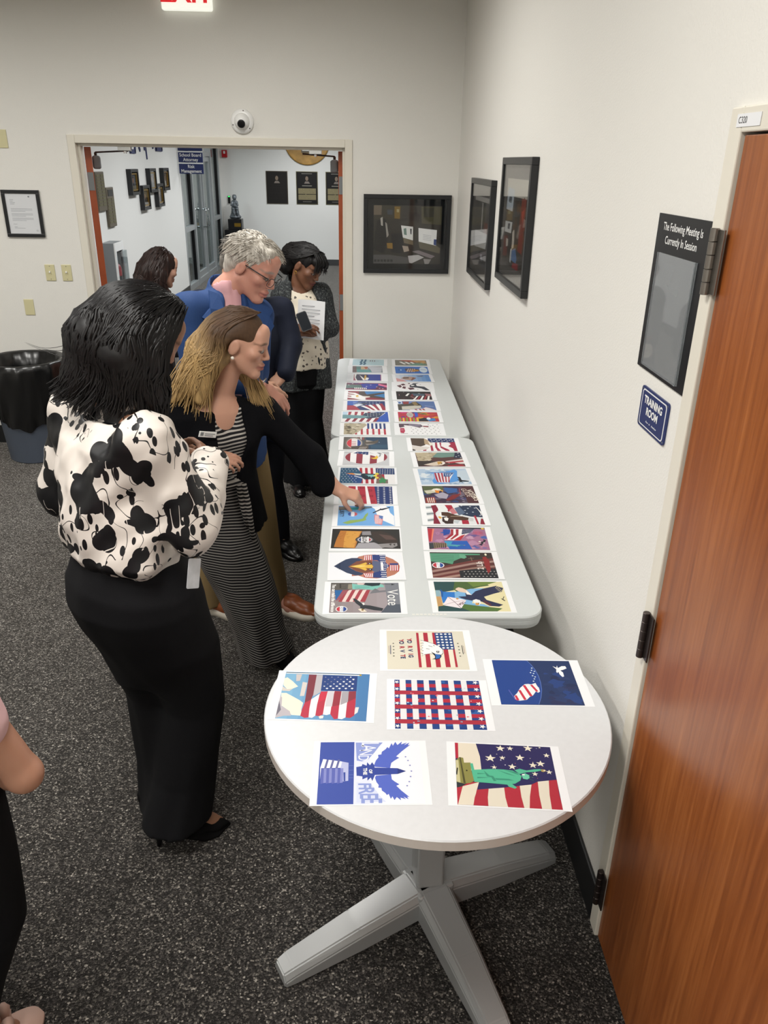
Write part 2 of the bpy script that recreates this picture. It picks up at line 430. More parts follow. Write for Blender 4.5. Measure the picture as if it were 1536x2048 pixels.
for a, c in ((SF0+0.07, 14.33), (16.37, SF1-0.07)):
    for z0, z1 in ((0.1, 0.95), (1.03, 2.45)):
        bm = BM(); box(bm, (-0.004, a-ym, z0), (0.004, c-ym, z1)); obj('pane', bm, 'door_glass', sf)
        bm = BM()
        for (p, q) in ((a, a+0.022), (c-0.022, c)): box(bm, (-0.03, p-ym, z0), (0.03, q-ym, z1))
        obj('gasket', bm, 'black_plastic', sf)
for a, c, hy in ((14.42, 15.33, 15.22), (15.37, 16.28, 15.48)):
    d = empty('glass_door', (0, 0, 0)); d.parent = sf
    bm = BM()
    for p, q in ((a, a+0.06), (c-0.06, c)): box(bm, (-0.03, p-ym, 0.02), (0.03, q-ym, 2.11), 0.003)
    box(bm, (-0.03, a+0.06-ym, 0.02), (0.03, c-0.06-ym, 0.2), 0.003); box(bm, (-0.03, a+0.06-ym, 2.03), (0.03, c-0.06-ym, 2.11), 0.003)
    obj('stile_frame', bm, 'aluminium', d)
    bm = BM(); box(bm, (-0.004, a+0.06-ym, 0.2), (0.004, c-0.06-ym, 2.03)); obj('pane', bm, 'door_glass', d)
    for sx in (-1, 1):
        bm = BM(); tube(bm, [(0.03*sx, hy-ym, 0.93), (0.09*sx, hy-ym, 0.93), (0.1*sx, hy-ym, 0.95), (0.1*sx, hy-ym, 1.21), (0.09*sx, hy-ym, 1.23), (0.03*sx, hy-ym, 1.23)], 0.012); obj('pull_handle', bm, 'chrome', d, True)

# ---- ceiling lights (outside the frame): louvred troffers that carry the lamps
def troffer(x, y, zc, power, colr, label, grp, spread):
    t = empty('ceiling_light', (x, y, zc)); tag(t, label, 'light', grp)
    bm = BM()
    for lo, hi in (((-0.305, -0.61, -0.02), (-0.28, 0.61, 0)), ((0.28, -0.61, -0.02), (0.305, 0.61, 0)), ((-0.28, -0.61, -0.02), (0.28, -0.585, 0)), ((-0.28, 0.585, -0.02), (0.28, 0.61, 0))): box(bm, lo, hi)
    obj('light_frame', bm, 'white_plastic', t)
    bm = BM(); box(bm, (-0.28, -0.585, -0.006), (0.28, 0.585, -0.001)); obj('diffuser', bm, 'troffer_lens', t)
    d, _ = area('troffer_lamp', (0, 0, 0), 0.54, 1.15, power, colr, spread)
    l = bpy.data.objects.new('lamp', d); col.objects.link(l); l.parent = t; l.location = (0, 0, -0.03)
for x, y in ROOM_LIGHTS: troffer(x, y, CEIL, ROOM_W, WARM, 'fluorescent troffer in the room ceiling', 'room ceiling lights', 168)
for x, y in HALL_LIGHTS: troffer(x, y, HALL_CEIL, HALL_W, COOL, 'fluorescent troffer in the corridor ceiling', 'corridor ceiling lights', 165)
troffer(-5.0, 15.0, HALL_CEIL, HALL_W, COOL, 'fluorescent troffer in the lobby ceiling behind the glass', 'corridor ceiling lights', 165)

# ================================================================== tables
ZT = 0.7308
TX0, TY0 = -0.8581, 1.8908
def folding_table(y0, label, brand):
    t = empty('folding_table', (TX0+0.381, y0+0.915, 0)); tag(t, label, 'table', 'white folding tables along the wall')
    bm = BM()
    # top: rounded slab with stepped moulded rim
    pr = [(0.0, 0), (0.004, -0.004), (0.004, -0.014), (0.0015, -0.0155), (0.004, -0.017), (0.004, -0.03), (0.0015, -0.0315), (0.003, -0.033), (0.0, -0.046), (-0.012, -0.05)]
    rings = []
    for off, z in [(-0.006, 0)] + pr:
        pts = rrect(0.754+2*off, 1.824+2*off, 0.07+off, 8)
        rings.append([bm.verts.new((x, y, ZT+z)) for x, y in pts])
    for A, B in zip(rings, rings[1:]):
        n = len(A)
        for i in range(n): bm.faces.new((A[i], B[i], B[(i+1) % n], A[(i+1) % n]))
    bm.faces.new(rings[0]); bm.faces.new(rings[-1][::-1])
    obj('table_top', bm, 'table_plastic', t)
    for s in (-1, 1):
        bm = BM()
        yb = s*0.72
        tube(bm, [(-0.27, yb, ZT-0.05), (-0.29, yb*1.01, 0.02), (-0.28, yb*1.01, 0.012), (0.28, yb*1.01, 0.012), (0.29, yb*1.01, 0.02), (0.27, yb, ZT-0.05)], 0.013, 10)
        obj('leg', bm, 'leg_steel', t, True)
        bm = BM(); tube(bm, [(0, yb, 0.35), (0, s*0.25, ZT-0.055)], 0.008, 8); tube(bm, [(-0.28, yb*1.005, 0.35), (0.28, yb*1.005, 0.35)], 0.008, 8); obj('brace', bm, 'leg_steel', t, True)
    if brand:   # faint moulded mark on the near end of the top
        bm = BM()
        for i in range(9): box(bm, (-0.058+i*0.013, -0.902, ZT+0.0000), (-0.049+i*0.013, -0.893, ZT+0.0006))
        obj('moulded_mark', bm, 'table_plastic_edge', t)
    return t
folding_table(TY0, 'white plastic folding table next to the round table, covered in two columns of prints', True)
folding_table(TY0+1.8378, 'white plastic folding table by the doorway, covered in two columns of prints', False)

ZR = 0.7531; RCX, RCY = -0.5034, 1.4061
rt = empty('round_table', (RCX, RCY, 0)); tag(rt, 'white round pedestal table with a grey four-legged base, six prints on top', 'table')
bm = BM(); lathe(bm, [(0.454, ZR-0.031), (0.457, ZR-0.028), (0.457, ZR-0.003), (0.454, ZR-0.0)], 96)
bm.normal_update()
for f in bm.faces: f.material_index = 1 if abs(f.normal.z) < 0.5 else 0
o = obj('table_top', bm, ['laminate', 'laminate_edge'], rt)
bm = BM()
box(bm, (-0.041, -0.041, 0.12), (0.041, 0.041, ZR-0.04), 0.008, 3); o = obj('column', bm, 'base_metal', rt); o.rotation_euler = (0, 0, math.radians(8))
bm = BM(); box(bm, (-0.2, -0.025, ZR-0.045), (0.2, 0.025, ZR-0.032), 0.003); box(bm, (-0.025, -0.2, ZR-0.045), (0.025, 0.2, ZR-0.032), 0.003); obj('top_bracket', bm, 'base_metal', rt)
def ped_leg(tip, parent):
    bm = BM()
    tip = Vector((tip[0], tip[1], 0)); d = tip.normalized(); s = Vector((-d.y, d.x, 0)); L = tip.length
    secs = [(0.0, 0.058, 0.040, 0.035, 0.125), (0.05, 0.058, 0.042, 0.032, 0.125), (0.25, 0.050, 0.036, 0.012, 0.092), (L-0.03, 0.041, 0.030, 0.0, 0.052), (L, 0.038, 0.026, 0.0, 0.040)]
    rings = []
    for l, wb, wt, z0, z1 in secs:
        c = d*l
        pts = [(-wb, z0), (wb, z0), (wb, z1-0.022), (wt, z1), (-wt, z1), (-wb, z1-0.022)]
        rings.append([bm.verts.new(c+s*a+Vector((0, 0, z))) for a, z in pts])
    for A, B in zip(rings, rings[1:]):
        for i in range(6): bm.faces.new((A[i], A[(i+1) % 6], B[(i+1) % 6], B[i]))
    bm.faces.new(rings[0][::-1]); bm.faces.new(rings[-1])
    bmesh.ops.recalc_face_normals(bm, faces=bm.faces)
    bmesh.ops.bevel(bm, geom=[e for e in bm.edges], offset=0.004, segments=2, affect='EDGES')
    obj('leg', bm, 'base_metal', parent, False)
bm = BM(); box(bm, (-0.062, -0.062, 0.03), (0.062, 0.062, 0.124), 0.012, 3); o = obj('hub', bm, 'base_metal', rt); o.rotation_euler = (0, 0, math.radians(26))
for tx, ty in ((-0.425, -0.225), (0.425, 0.185), (0.165, -0.42), (-0.19, 0.42)): ped_leg((tx, ty), rt)

# ================================================================== things on the walls
def frame_on_wall(name, label, cat, c, wdt, hgt, face, fw=0.025, depth=0.022, fm='black_frame', matm=None, inset=0.06, group=None, gl=True):
    """framed flat work: local x = width, local z = height, local -y = out of the wall"""
    e = empty(name, c); tag(e, label, cat, group)
    e.rotation_euler = (0, 0, {'-y': 0, '-x': -math.pi/2, '+x': math.pi/2}[face])
    W, H = wdt/2, hgt/2
    bm = BM()
    for lo, hi in (((-W, -depth, -H), (W, 0, -H+fw)), ((-W, -depth, H-fw), (W, 0, H)), ((-W, -depth, -H+fw), (-W+fw, 0, H-fw)), ((W-fw, -depth, -H+fw), (W, 0, H-fw))): box(bm, lo, hi, 0.002)
    obj('frame', bm, fm, e)
    bm = BM(); box(bm, (-W+fw, -depth*0.45, -H+fw), (W-fw, -0.001, H-fw)); obj('mount_board', bm, matm or 'black_mat', e)
    if gl:
        bm = BM(); box(bm, (-W+fw, -depth*0.8, -H+fw), (W-fw, -depth*0.72, H-fw)); obj('glass_pane', bm, 'picture_glass', e)
    return e, -depth*0.45
# ================================================================== drawn prints
def homography(src, dst):
    A = []
    for (x, y), (u, v) in zip(src, dst):
        A.append([x, y, 1, 0, 0, 0, -u*x, -u*y, -u]); A.append([0, 0, 0, x, y, 1, -v*x, -v*y, -v])
    _, _, V = np.linalg.svd(np.array(A, float)); return V[-1].reshape(3, 3)
def clip01(P):
    for ax, s, lim in ((0, 1, 0.0), (0, -1, -1.0), (1, 1, 0.0), (1, -1, -1.0)):
        Q = []
        for i in range(len(P)):
            a, b = P[i-1], P[i]
            da, db = s*a[ax]-lim, s*b[ax]-lim
            if (da >= 0) != (db >= 0):
                t = da/(da-db); Q.append((a[0]+t*(b[0]-a[0]), a[1]+t*(b[1]-a[1])))
            if db >= 0: Q.append(b)
        P = Q
        if len(P) < 3: return []
    return P
class Art:
    """flat artwork in a unit box: u to the right, v downwards; crop=quad lets shapes be given in crop pixels"""
    def __init__(s, w, h, crop=None):
        s.w, s.h = w, h; s.sh = []; s.tx = []; s.rng = random.Random(7)
        s.H = homography(crop, [(0, 0), (1, 0), (1, 1), (0, 1)]) if crop else None
    def m(s, p):
        q = s.H @ np.array([p[0], p[1], 1.0]); return (q[0]/q[2], q[1]/q[2])
    def p(s, pts, c):
        P = clip01([tuple(x) for x in pts])
        if len(P) >= 3: s.sh.append((P, c))
    def P(s, pts, c): s.p([s.m(x) for x in pts], c)
    def rect(s, x0, y0, x1, y1, c): s.p([(x0, y0), (x1, y0), (x1, y1), (x0, y1)], c)
    def bg(s, c): s.rect(0, 0, 1, 1, c)
    def ell(s, cx, cy, rx, ry, c, n=24, a0=0, a1=360):
        s.p([(cx+rx*math.cos(math.radians(a0+(a1-a0)*i/n)), cy+ry*math.sin(math.radians(a0+(a1-a0)*i/n))) for i in range(n if a1-a0 >= 360 else n+1)], c)
    def star(s, cx, cy, r, c, rot=0):
        k = s.w/s.h
        s.p([(cx+(r if i % 2 == 0 else 0.4*r)*math.cos(math.radians(rot+36*i)), cy+k*(r if i % 2 == 0 else 0.4*r)*math.sin(math.radians(rot+36*i))) for i in range(10)], c)
    def line(s, pts, wd, c):
        k = s.w/s.h
        for a, b in zip(pts, pts[1:]):
            dx, dy = b[0]-a[0], (b[1]-a[1])/k; L = math.hypot(dx, dy) or 1; nx, ny = -dy/L*wd/2, dx/L*wd/2*k
            s.p([(a[0]+nx, a[1]+ny), (b[0]+nx, b[1]+ny), (b[0]-nx, b[1]-ny), (a[0]-nx, a[1]-ny)], c)
    def L(s, pts, wd, c): s.line([s.m(x) for x in pts], wd, c)
    def grad(s, x0, y0, x1, y1, c0, c1, n=8, horiz=True):
        a, b = np.array(hexrgb(c0)), np.array(hexrgb(c1))
        for i in range(n):
            c = tuple(a+(b-a)*(i+0.5)/n)
            if horiz: s.rect(x0+(x1-x0)*i/n, y0, x0+(x1-x0)*(i+1)/n, y1, c)
            else: s.rect(x0, y0+(y1-y0)*i/n, x1, y0+(y1-y0)*(i+1)/n, c)
    def blobs(s, x0, y0, x1, y1, cols, n, r0, r1, seed=1):
        g = random.Random(seed)
        for i in range(n):
            cx, cy = g.uniform(x0, x1), g.uniform(y0, y1); r = g.uniform(r0, r1); k = s.w/s.h
            ph = g.uniform(0, 6); st = g.uniform(0.35, 1)
            s.p([(cx+r*math.cos(t*math.pi/5+ph)*(1+0.35*math.sin(3*t+ph)), cy+k*st*r*math.sin(t*math.pi/5+ph)*(1+0.35*math.cos(2*t))) for t in range(10)], g.choice(cols))
    def flagv(s, x0, y0, x1, y1, wave=0.0, n=9, red='#b02a3c', white='#f1ede8', canton=None, nav='#26315f', stars=(5, 4), ph=0.0):
        """flag whose stripes run down the page; canton=(fx,fy): part at the top right covered by the star field"""
        def f(u, v):
            return (x0+(x1-x0)*(u+wave*math.sin(5*v+ph)), y0+(y1-y0)*(v+0.5*wave*math.sin(6*u+ph)))
        m = 6
        for i in range(n):
            a, b = i/n, (i+1)/n
            s.p([f(a, j/m) for j in range(m+1)]+[f(b, j/m) for j in range(m, -1, -1)], red if i % 2 == 0 else white)
        if canton:
            cx, cy = canton
            s.p([f(1-cx, j*cy/m) for j in range(m+1)]+[f(1, j*cy/m) for j in range(m, -1, -1)], nav)
            for i in range(stars[0]):
                for j in range(stars[1]):
                    q = f(1-cx+cx*(i+0.5)/stars[0], cy*(j+0.5)/stars[1]); s.star(q[0], q[1], 0.3*(x1-x0)*cx/stars[0], '#f4f4f4', 15)
    def text(s, t, x, y, size, c, rot=-90, **kw): s.tx.append((t, x, y, size, c, rot, kw))
    def mesh(s, name):
        V, F, C = [], [], []
        for i, (P, c) in enumerate(s.sh):
            z = 0.0001+i*0.000004
            b = len(V)
            for x, y in P: V.append(((x-0.5)*s.w, (0.5-y)*s.h, z))
            F.append(list(range(b, b+len(P)))); C.append(c)
        zt = 0.0001+(len(s.sh)+2)*0.000004
        for t, x, y, size, c, rot, kw in s.tx:
            me = text_mesh(t, size*s.h, **kw); a = math.radians(rot); b = len(V)
            for v in me.vertices:
                V.append(((x-0.5)*s.w+v.co.x*math.cos(a)-v.co.y*math.sin(a), (0.5-y)*s.h+v.co.x*math.sin(a)+v.co.y*math.cos(a), zt))
            for p_ in me.polygons: F.append([b+k for k in p_.vertices]); C.append(c)
            bpy.data.meshes.remove(me)
        me = bpy.data.meshes.new(name); me.from_pydata(V, [], F); me.update()
        at = me.color_attributes.new('col', 'FLOAT_COLOR', 'CORNER')
        buf = np.ones((len(me.loops), 4), np.float32)
        for pl, c in zip(me.polygons, C):
            rgb = srgb(hexrgb(c))
            for li in range(pl.loop_start, pl.loop_start+pl.loop_total): buf[li, :3] = rgb
        at.data.foreach_set('color', buf.ravel())
        return me
def hexrgb(c):
    if isinstance(c, str):
        c = c.lstrip('#'); return tuple(int(c[i:i+2], 16)/255 for i in (0, 2, 4))
    return tuple(c)

RED, NAV, WHT, CRM, BLU = '#ac2b3d', '#25305e', '#f2f1ef', '#e6dfcc', '#2b4fa5'
def eagle_fly(a, T, body='#2f3547', head='#f2f0ec', beak='#d9a23a', tail='#efe6da'):
    """bird in flight; T maps bird coordinates (head towards +x, wings +-y) to the page"""
    a.p([T(-.15, .10), T(.1, .35), T(.0, .7), T(-.2, 1.0), T(.12, .93), T(.2, .98), T(.28, .85), T(.36, .86), T(.38, .6), T(.32, .25), T(.35, 0), T(.32, -.25), T(.38, -.6), T(.36, -.86), T(.28, -.85), T(.2, -.98), T(.12, -.93), T(-.2, -1.0), T(.0, -.7), T(.1, -.35), T(-.15, -.10)], body)
    a.p([T(-.12, .1), T(-.5, .2), T(-.46, .07), T(-.52, 0), T(-.46, -.07), T(-.5, -.2), T(-.12, -.1)], tail)
    a.p([T(.28, .1), T(.42, .1), T(.52, .04), T(.52, -.04), T(.42, -.1), T(.28, -.1)], head)
    a.p([T(.5, .04), T(.62, -.01), T(.5, -.04)], beak)
def place(cx, cy, s, rot, k=1.3):
    c, n = math.cos(math.radians(rot)), math.sin(math.radians(rot))
    return lambda x, y: (cx+s*(x*c-y*n), cy+k*s*(x*n+y*c))
def eagle_head(a, T, col1='#efece6', dark='#4a3c30', beak='#e0a83c', lines=True):
    a.p([T(-1, .2), T(-.8, -.3), T(-.3, -.62), T(.2, -.6), T(.5, -.35), T(.55, 0), T(.35, .2), T(.1, .3), T(.0, .6), T(-.25, .5), T(-.3, .75), T(-.5, .55), T(-.65, .75), T(-.75, .5), T(-1, .65)], col1)
    a.p([T(.45, -.3), T(.85, -.2), T(1.0, .1), T(.95, .45), T(.82, .2), T(.6, .12), T(.35, .1)], beak)
    a.p([T(.12, -.2), T(.34, -.22), T(.3, -.08), T(.18, -.06)], dark)
    if lines:
        for y in (-.3, -.05, .2): a.p([T(-.75, y), T(-.2, y+.05), T(-.75, y+.07)], '#b9b2a6')
def statue(a, T, cl='#5fb394', dk='#3d8a72', base='#8d8a4e'):
    """robed torch bearer lying along +x (head to the right); y is down the page"""
    if base: a.p([T(-1, -.2), T(-.9, -.26), T(-.66, -.2), T(-.66, .2), T(-.9, .26), T(-1, .2)], base)
    a.p([T(-.66, -.16), T(.05, -.15), T(.2, -.13), T(.3, -.07), T(.32, .06), T(.18, .14), T(-.05, .15), T(-.66, .16)], cl)
    a.p([T(.15, -.12), T(.45, -.16), T(.75, -.13), T(.75, -.09), T(.45, -.1), T(.3, -.04)], cl)
    a.p([T(.3, -.05), T(.36, -.06), T(.43, -.04), T(.45, .01), T(.42, .05), T(.34, .05)], cl)
    for y in (-.05, -.01, .03): a.p([T(.42, y), T(.54, y*2.2-.01), T(.43, y+.02)], dk)
    a.p([T(.75, -.14), T(.82, -.15), T(.9, -.11), T(.82, -.07), T(.75, -.08)], '#c9a648')
    a.p([T(.05, .1), T(.18, .1), T(.3, .22), T(.1, .2)], cl)
    for y in (-.09, -.02, .06, .11): a.p([T(-.62, y), T(.1, y-.02), T(-.62, y+.022)], dk)
def badge(a, x, y, r, rot=-90):
    k = a.w/a.h
    a.ell(x, y, r, r*k, '#f2f2f2')
    a.ell(x, y, r*.86, r*.86*k, '#c23a48', 16, 100, 260); a.ell(x, y, r*.86, r*.86*k, '#2c4b93', 16, -80, 80)
    a.rect(x-r*.28, y-r*.9*k, x+r*.3, y+r*.9*k, '#f4f4f4')
    a.text('VOTE', x, y, r*.62*k, '#2c3f7d', rot, bold=0.0)

def A_you(a):          # eagle head over flag, cream card
    a.bg('#dcd6c4')
    q = [(180, 72), (1265, 88), (1365, 645), (195, 632)]
    a.H = homography(q, [(0, 0), (1, 0), (1, 1), (0, 1)])
    for (x0, x1, x2, x3) in ((602, 636, 685, 645), (702, 764, 820, 752), (830, 895, 958, 890), (960, 1020, 1097, 1027), (1090, 1112, 1198, 1165)):
        a.P([(x0, 103), (x1, 105), (x2, 608), (x3, 608)], RED)
    a.P([(636, 104), (702, 104), (752, 608), (685, 608)], CRM); a.P([(764, 104), (830, 104), (890, 608), (820, 608)], CRM)
    a.P([(895, 104), (960, 104), (1027, 610), (958, 608)], CRM); a.P([(1020, 107), (1090, 107), (1165, 612), (1097, 610)], CRM)
    a.P([(862, 106), (1112, 108), (1152, 350), (905, 350)], '#25477e')
    for j in range(6):
        for i in range(4):
            c = a.m((900+i*60+j*7, 127+j*40)); a.ell(c[0], c[1], .018, .02, WHT, 8)
    hd = [(668, 215), (760, 238), (850, 268), (930, 305), (978, 350), (985, 400), (950, 440), (905, 425), (850, 410), (800, 408), (720, 420), (690, 442), (705, 405), (672, 395), (712, 368), (672, 345), (705, 325), (672, 300), (710, 285), (668, 265), (715, 258)]
    a.P([(x+(x-830)*.04, y+(y-330)*.06) for x, y in hd], '#15181d'); a.P(hd, WHT)
    a.P([(815, 380), (880, 415), (955, 425), (965, 455), (940, 485), (890, 495), (825, 490), (868, 478), (875, 450)], '#15181d')
    a.P([(870, 415), (945, 428), (952, 455), (930, 480), (880, 485), (885, 450)], '#2f66b0')
    a.P([(888, 370), (935, 372), (930, 400), (900, 402)], '#15181d'); a.P([(904, 378), (922, 380), (918, 394), (906, 394)], WHT)
    for p0, p1 in (((780, 295), (835, 310)), ((745, 335), (795, 345)), ((845, 287), (870, 300))): a.L([p0, p1], .008, '#15181d')
    for i, (x, y) in enumerate([(277, 257), (280, 302), (283, 348), (283, 396), (285, 440), (1197, 265), (1208, 310), (1215, 356), (1222, 402), (1232, 448)]):
        c = a.m((x, y)); a.star(c[0], c[1], .016, '#16181c', 0)
    a.L([(237, 283), (240, 413)], .009, NAV); a.L([(213, 290), (217, 400)], .004, '#7a3a44'); a.L([(1253, 293), (1275, 420)], .009, '#16181c'); a.L([(1275, 300), (1297, 410)], .004, '#7a3a44')
    cs = [RED, NAV, RED, NAV, RED, NAV]
    for (xc, words) in ((515, (('Y', 205, RED), ('O', 235, NAV), ('R', 310, RED), ('V', 360, NAV), ('I', 415, RED), ('G', 445, NAV))), (400, (('Y', 215, RED), ('O', 248, NAV), ('R', 315, RED), ('V', 370, NAV), ('T', 435, RED), ('E', 465, NAV)))):
        for ch, yy, cc in words:
            c = a.m((xc+(yy-330)*.1, yy)); a.text(ch, c[0], c[1], .095, cc, -90, bold=0.0008)
def A_flagsky(a):
    q = [(295, 60), (1385, 93), (1325, 718), (135, 675)]
    a.H = homography(q, [(0, 0), (1, 0), (1, 1), (0, 1)])
    a.grad(0, 0, 1, 1, '#7fb2d2', '#4779ae', 8)
    a.P([(265, 150), (310, 135), (375, 185), (445, 255), (380, 280), (300, 290), (255, 240)], '#e9e7d3'); a.P([(240, 250), (300, 290), (380, 280), (330, 315), (235, 310)], '#cfc8c0')
    a.P([(225, 340), (290, 340), (380, 390), (460, 435), (505, 470), (480, 560), (480, 640), (350, 630), (300, 560), (215, 500)], '#e9e7d3')
    a.P([(200, 360), (235, 400), (225, 510), (330, 580), (345, 640), (250, 640), (140, 668)], '#b9b2b8'); a.P([(195, 430), (215, 560), (150, 640)], '#6e6a78')
    a.P([(505, 195), (565, 205), (520, 380), (465, 380)], '#d3cbc6'); a.P([(425, 95), (500, 95), (470, 180), (420, 185)], '#c6bdbb')
    a.P([(1150, 640), (1190, 530), (1235, 530), (1215, 600)], '#e4e0dc'); a.P([(700, 640), (770, 640), (760, 675), (715, 680)], '#e4e0dc')
    ST = [((590, 98), (690, 100), (640, 360), (610, 430), (525, 470), '#7c333f'), ((690, 100), (770, 103), (735, 330), (640, 385), (640, 360), '#b9b4b9')]
    for *pp, c in ST: a.P(pp, c)
    a.P([(770, 103), (1225, 118), (1205, 318), (740, 310)], '#243f7d')
    xs = [(525, 470, 465, 640), (612, 425, 572, 662), (725, 350, 660, 640), (830, 315, 760, 625), (920, 315, 855, 620), (1010, 318, 955, 680), (1108, 320, 1055, 665), (1200, 318, 1170, 640)]
    for i in range(7):
        A, B = xs[i], xs[i+1]
        y0a = A[1] if i < 2 else 312; y0b = B[1] if i < 1 else 314
        a.P([(A[0], A[1]), (B[0], B[1]), (B[0]-10, (B[1]+B[3])/2), (B[2], B[3]), ((A[2]+B[2])/2, max(A[3], B[3])+8), (A[2], A[3]), ((A[0]+A[2])/2-6, (A[1]+A[3])/2)], '#b73248' if i % 2 == 0 else '#eceaec')
    a.P([(740, 320), (825, 320), (800, 420), (700, 470)], '#c8324a'); a.P([(830, 315), (915, 315), (885, 520), (790, 520)], '#cfcad0'); a.P([(920, 316), (1010, 318), (980, 500), (880, 520)], '#963240'); a.P([(1015, 320), (1105, 322), (1090, 460), (990, 500)], '#a7a2a8'); a.P([(1105, 322), (1200, 320), (1195, 410), (1090, 460)], '#8c3542')
    for j in range(6):
        for i in range(5):
            x = 805+i*82+(j % 2)*40-j*5; y = 132+j*30
            if x > 1190: continue
            c = a.m((x, y)); a.star(c[0], c[1], .014+.006*(i+j > 4), '#f3f3f5' if i+j > 3 else '#8f90a6', 10)
    a.P([(295, 66), (1250, 96), (1250, 102), (295, 74)], '#3a3f46'); a.P([(295, 74), (1280, 103), (1270, 116), (295, 84)], '#f0f0f0'); c = a.m((1262, 106)); a.ell(c[0], c[1], .014, .02, '#b89a3a')
def A_globe(a):
    q = [(130, 68), (1195, 88), (1450, 678), (285, 662)]
    a.H = homography(q, [(0, 0), (1, 0), (1, 1), (0, 1)])
    a.bg('#233560'); a.blobs(.62, .3, .95, .95, ['#26407c', '#2a3a66', '#202c52', '#2b3158'], 24, .03, .1)
    arc = [(620, 80), (680, 130), (740, 200), (790, 280), (825, 370), (845, 470), (840, 570), (815, 662)]
    a.P([(130, 68)]+arc+[(285, 662)], '#5a74b8'); a.P([(130, 68)]+[(x-9, y) for x, y in arc]+[(285, 662)], '#22438c')
    for x, y in [(690, 178), (688, 208), (676, 238), (718, 250), (706, 280), (733, 322), (722, 352), (728, 222), (742, 295)]:
        c = a.m((x, y)); a.star(c[0], c[1], .015, '#e6f2fa', 20)
    a.P([(690, 395), (750, 375), (775, 415), (800, 440), (818, 490), (795, 505), (760, 490), (720, 545), (680, 560), (640, 600), (540, 612), (490, 600), (460, 550), (500, 510), (540, 440), (600, 392), (650, 388)], '#f1eef0')
    for (x0, y0, x1, y1, wd) in ((478, 540, 520, 606, .03), (530, 470, 620, 600, .032), (590, 405, 700, 552, .034), (690, 400, 780, 490, .03)): a.L([(x0, y0), (x1, y1)], wd, '#c93247')
    a.L([(380, 465), (470, 585)], .012, '#5a5fae'); a.L([(470, 585), (510, 608)], .012, '#c14a8a')
    a.P([(975, 155), (1030, 175), (1035, 145), (1050, 180), (1100, 155), (1150, 155), (1170, 185), (1120, 205), (1085, 210), (1125, 240), (1142, 290), (1120, 298), (1080, 265), (1060, 230), (1045, 245), (1030, 230), (1030, 195)], '#f4f4f6')
def A_grid(a):
    a.bg('#1f3f83'); a.blobs(0, 0, 1, 1, ['#27509a', '#1a3570', '#2a5fa4'], 40, .02, .05, 3)
    xs = [.0, .062, .135, .2, .27, .345, .41, .485, .555, .635, .705, .785, .855, .99]
    for v in (.085, .40, .70): a.rect(0, v, 1, v+.075, '#b3283f')
    for i in range(1, 13, 2): a.rect(xs[i], 0, xs[i+1]-.003, 1, '#e6e6e8')
    for v in (.235, .53, .82): a.rect(0, v, 1, v+.082, '#ab2c40'); a.rect(0, v, 1, v+.006, '#7d2336')
    for j in range(7):
        a.star(.028, .05+j*.15, .032, WHT, 10); a.star(.955, .04+j*.15, .038, WHT, 10)
    a.blobs(.1, .1, .9, .95, ['#ee5a64', '#cfe2ee', '#f0f0f0', '#7fb3d0'], 26, .004, .016, 9)
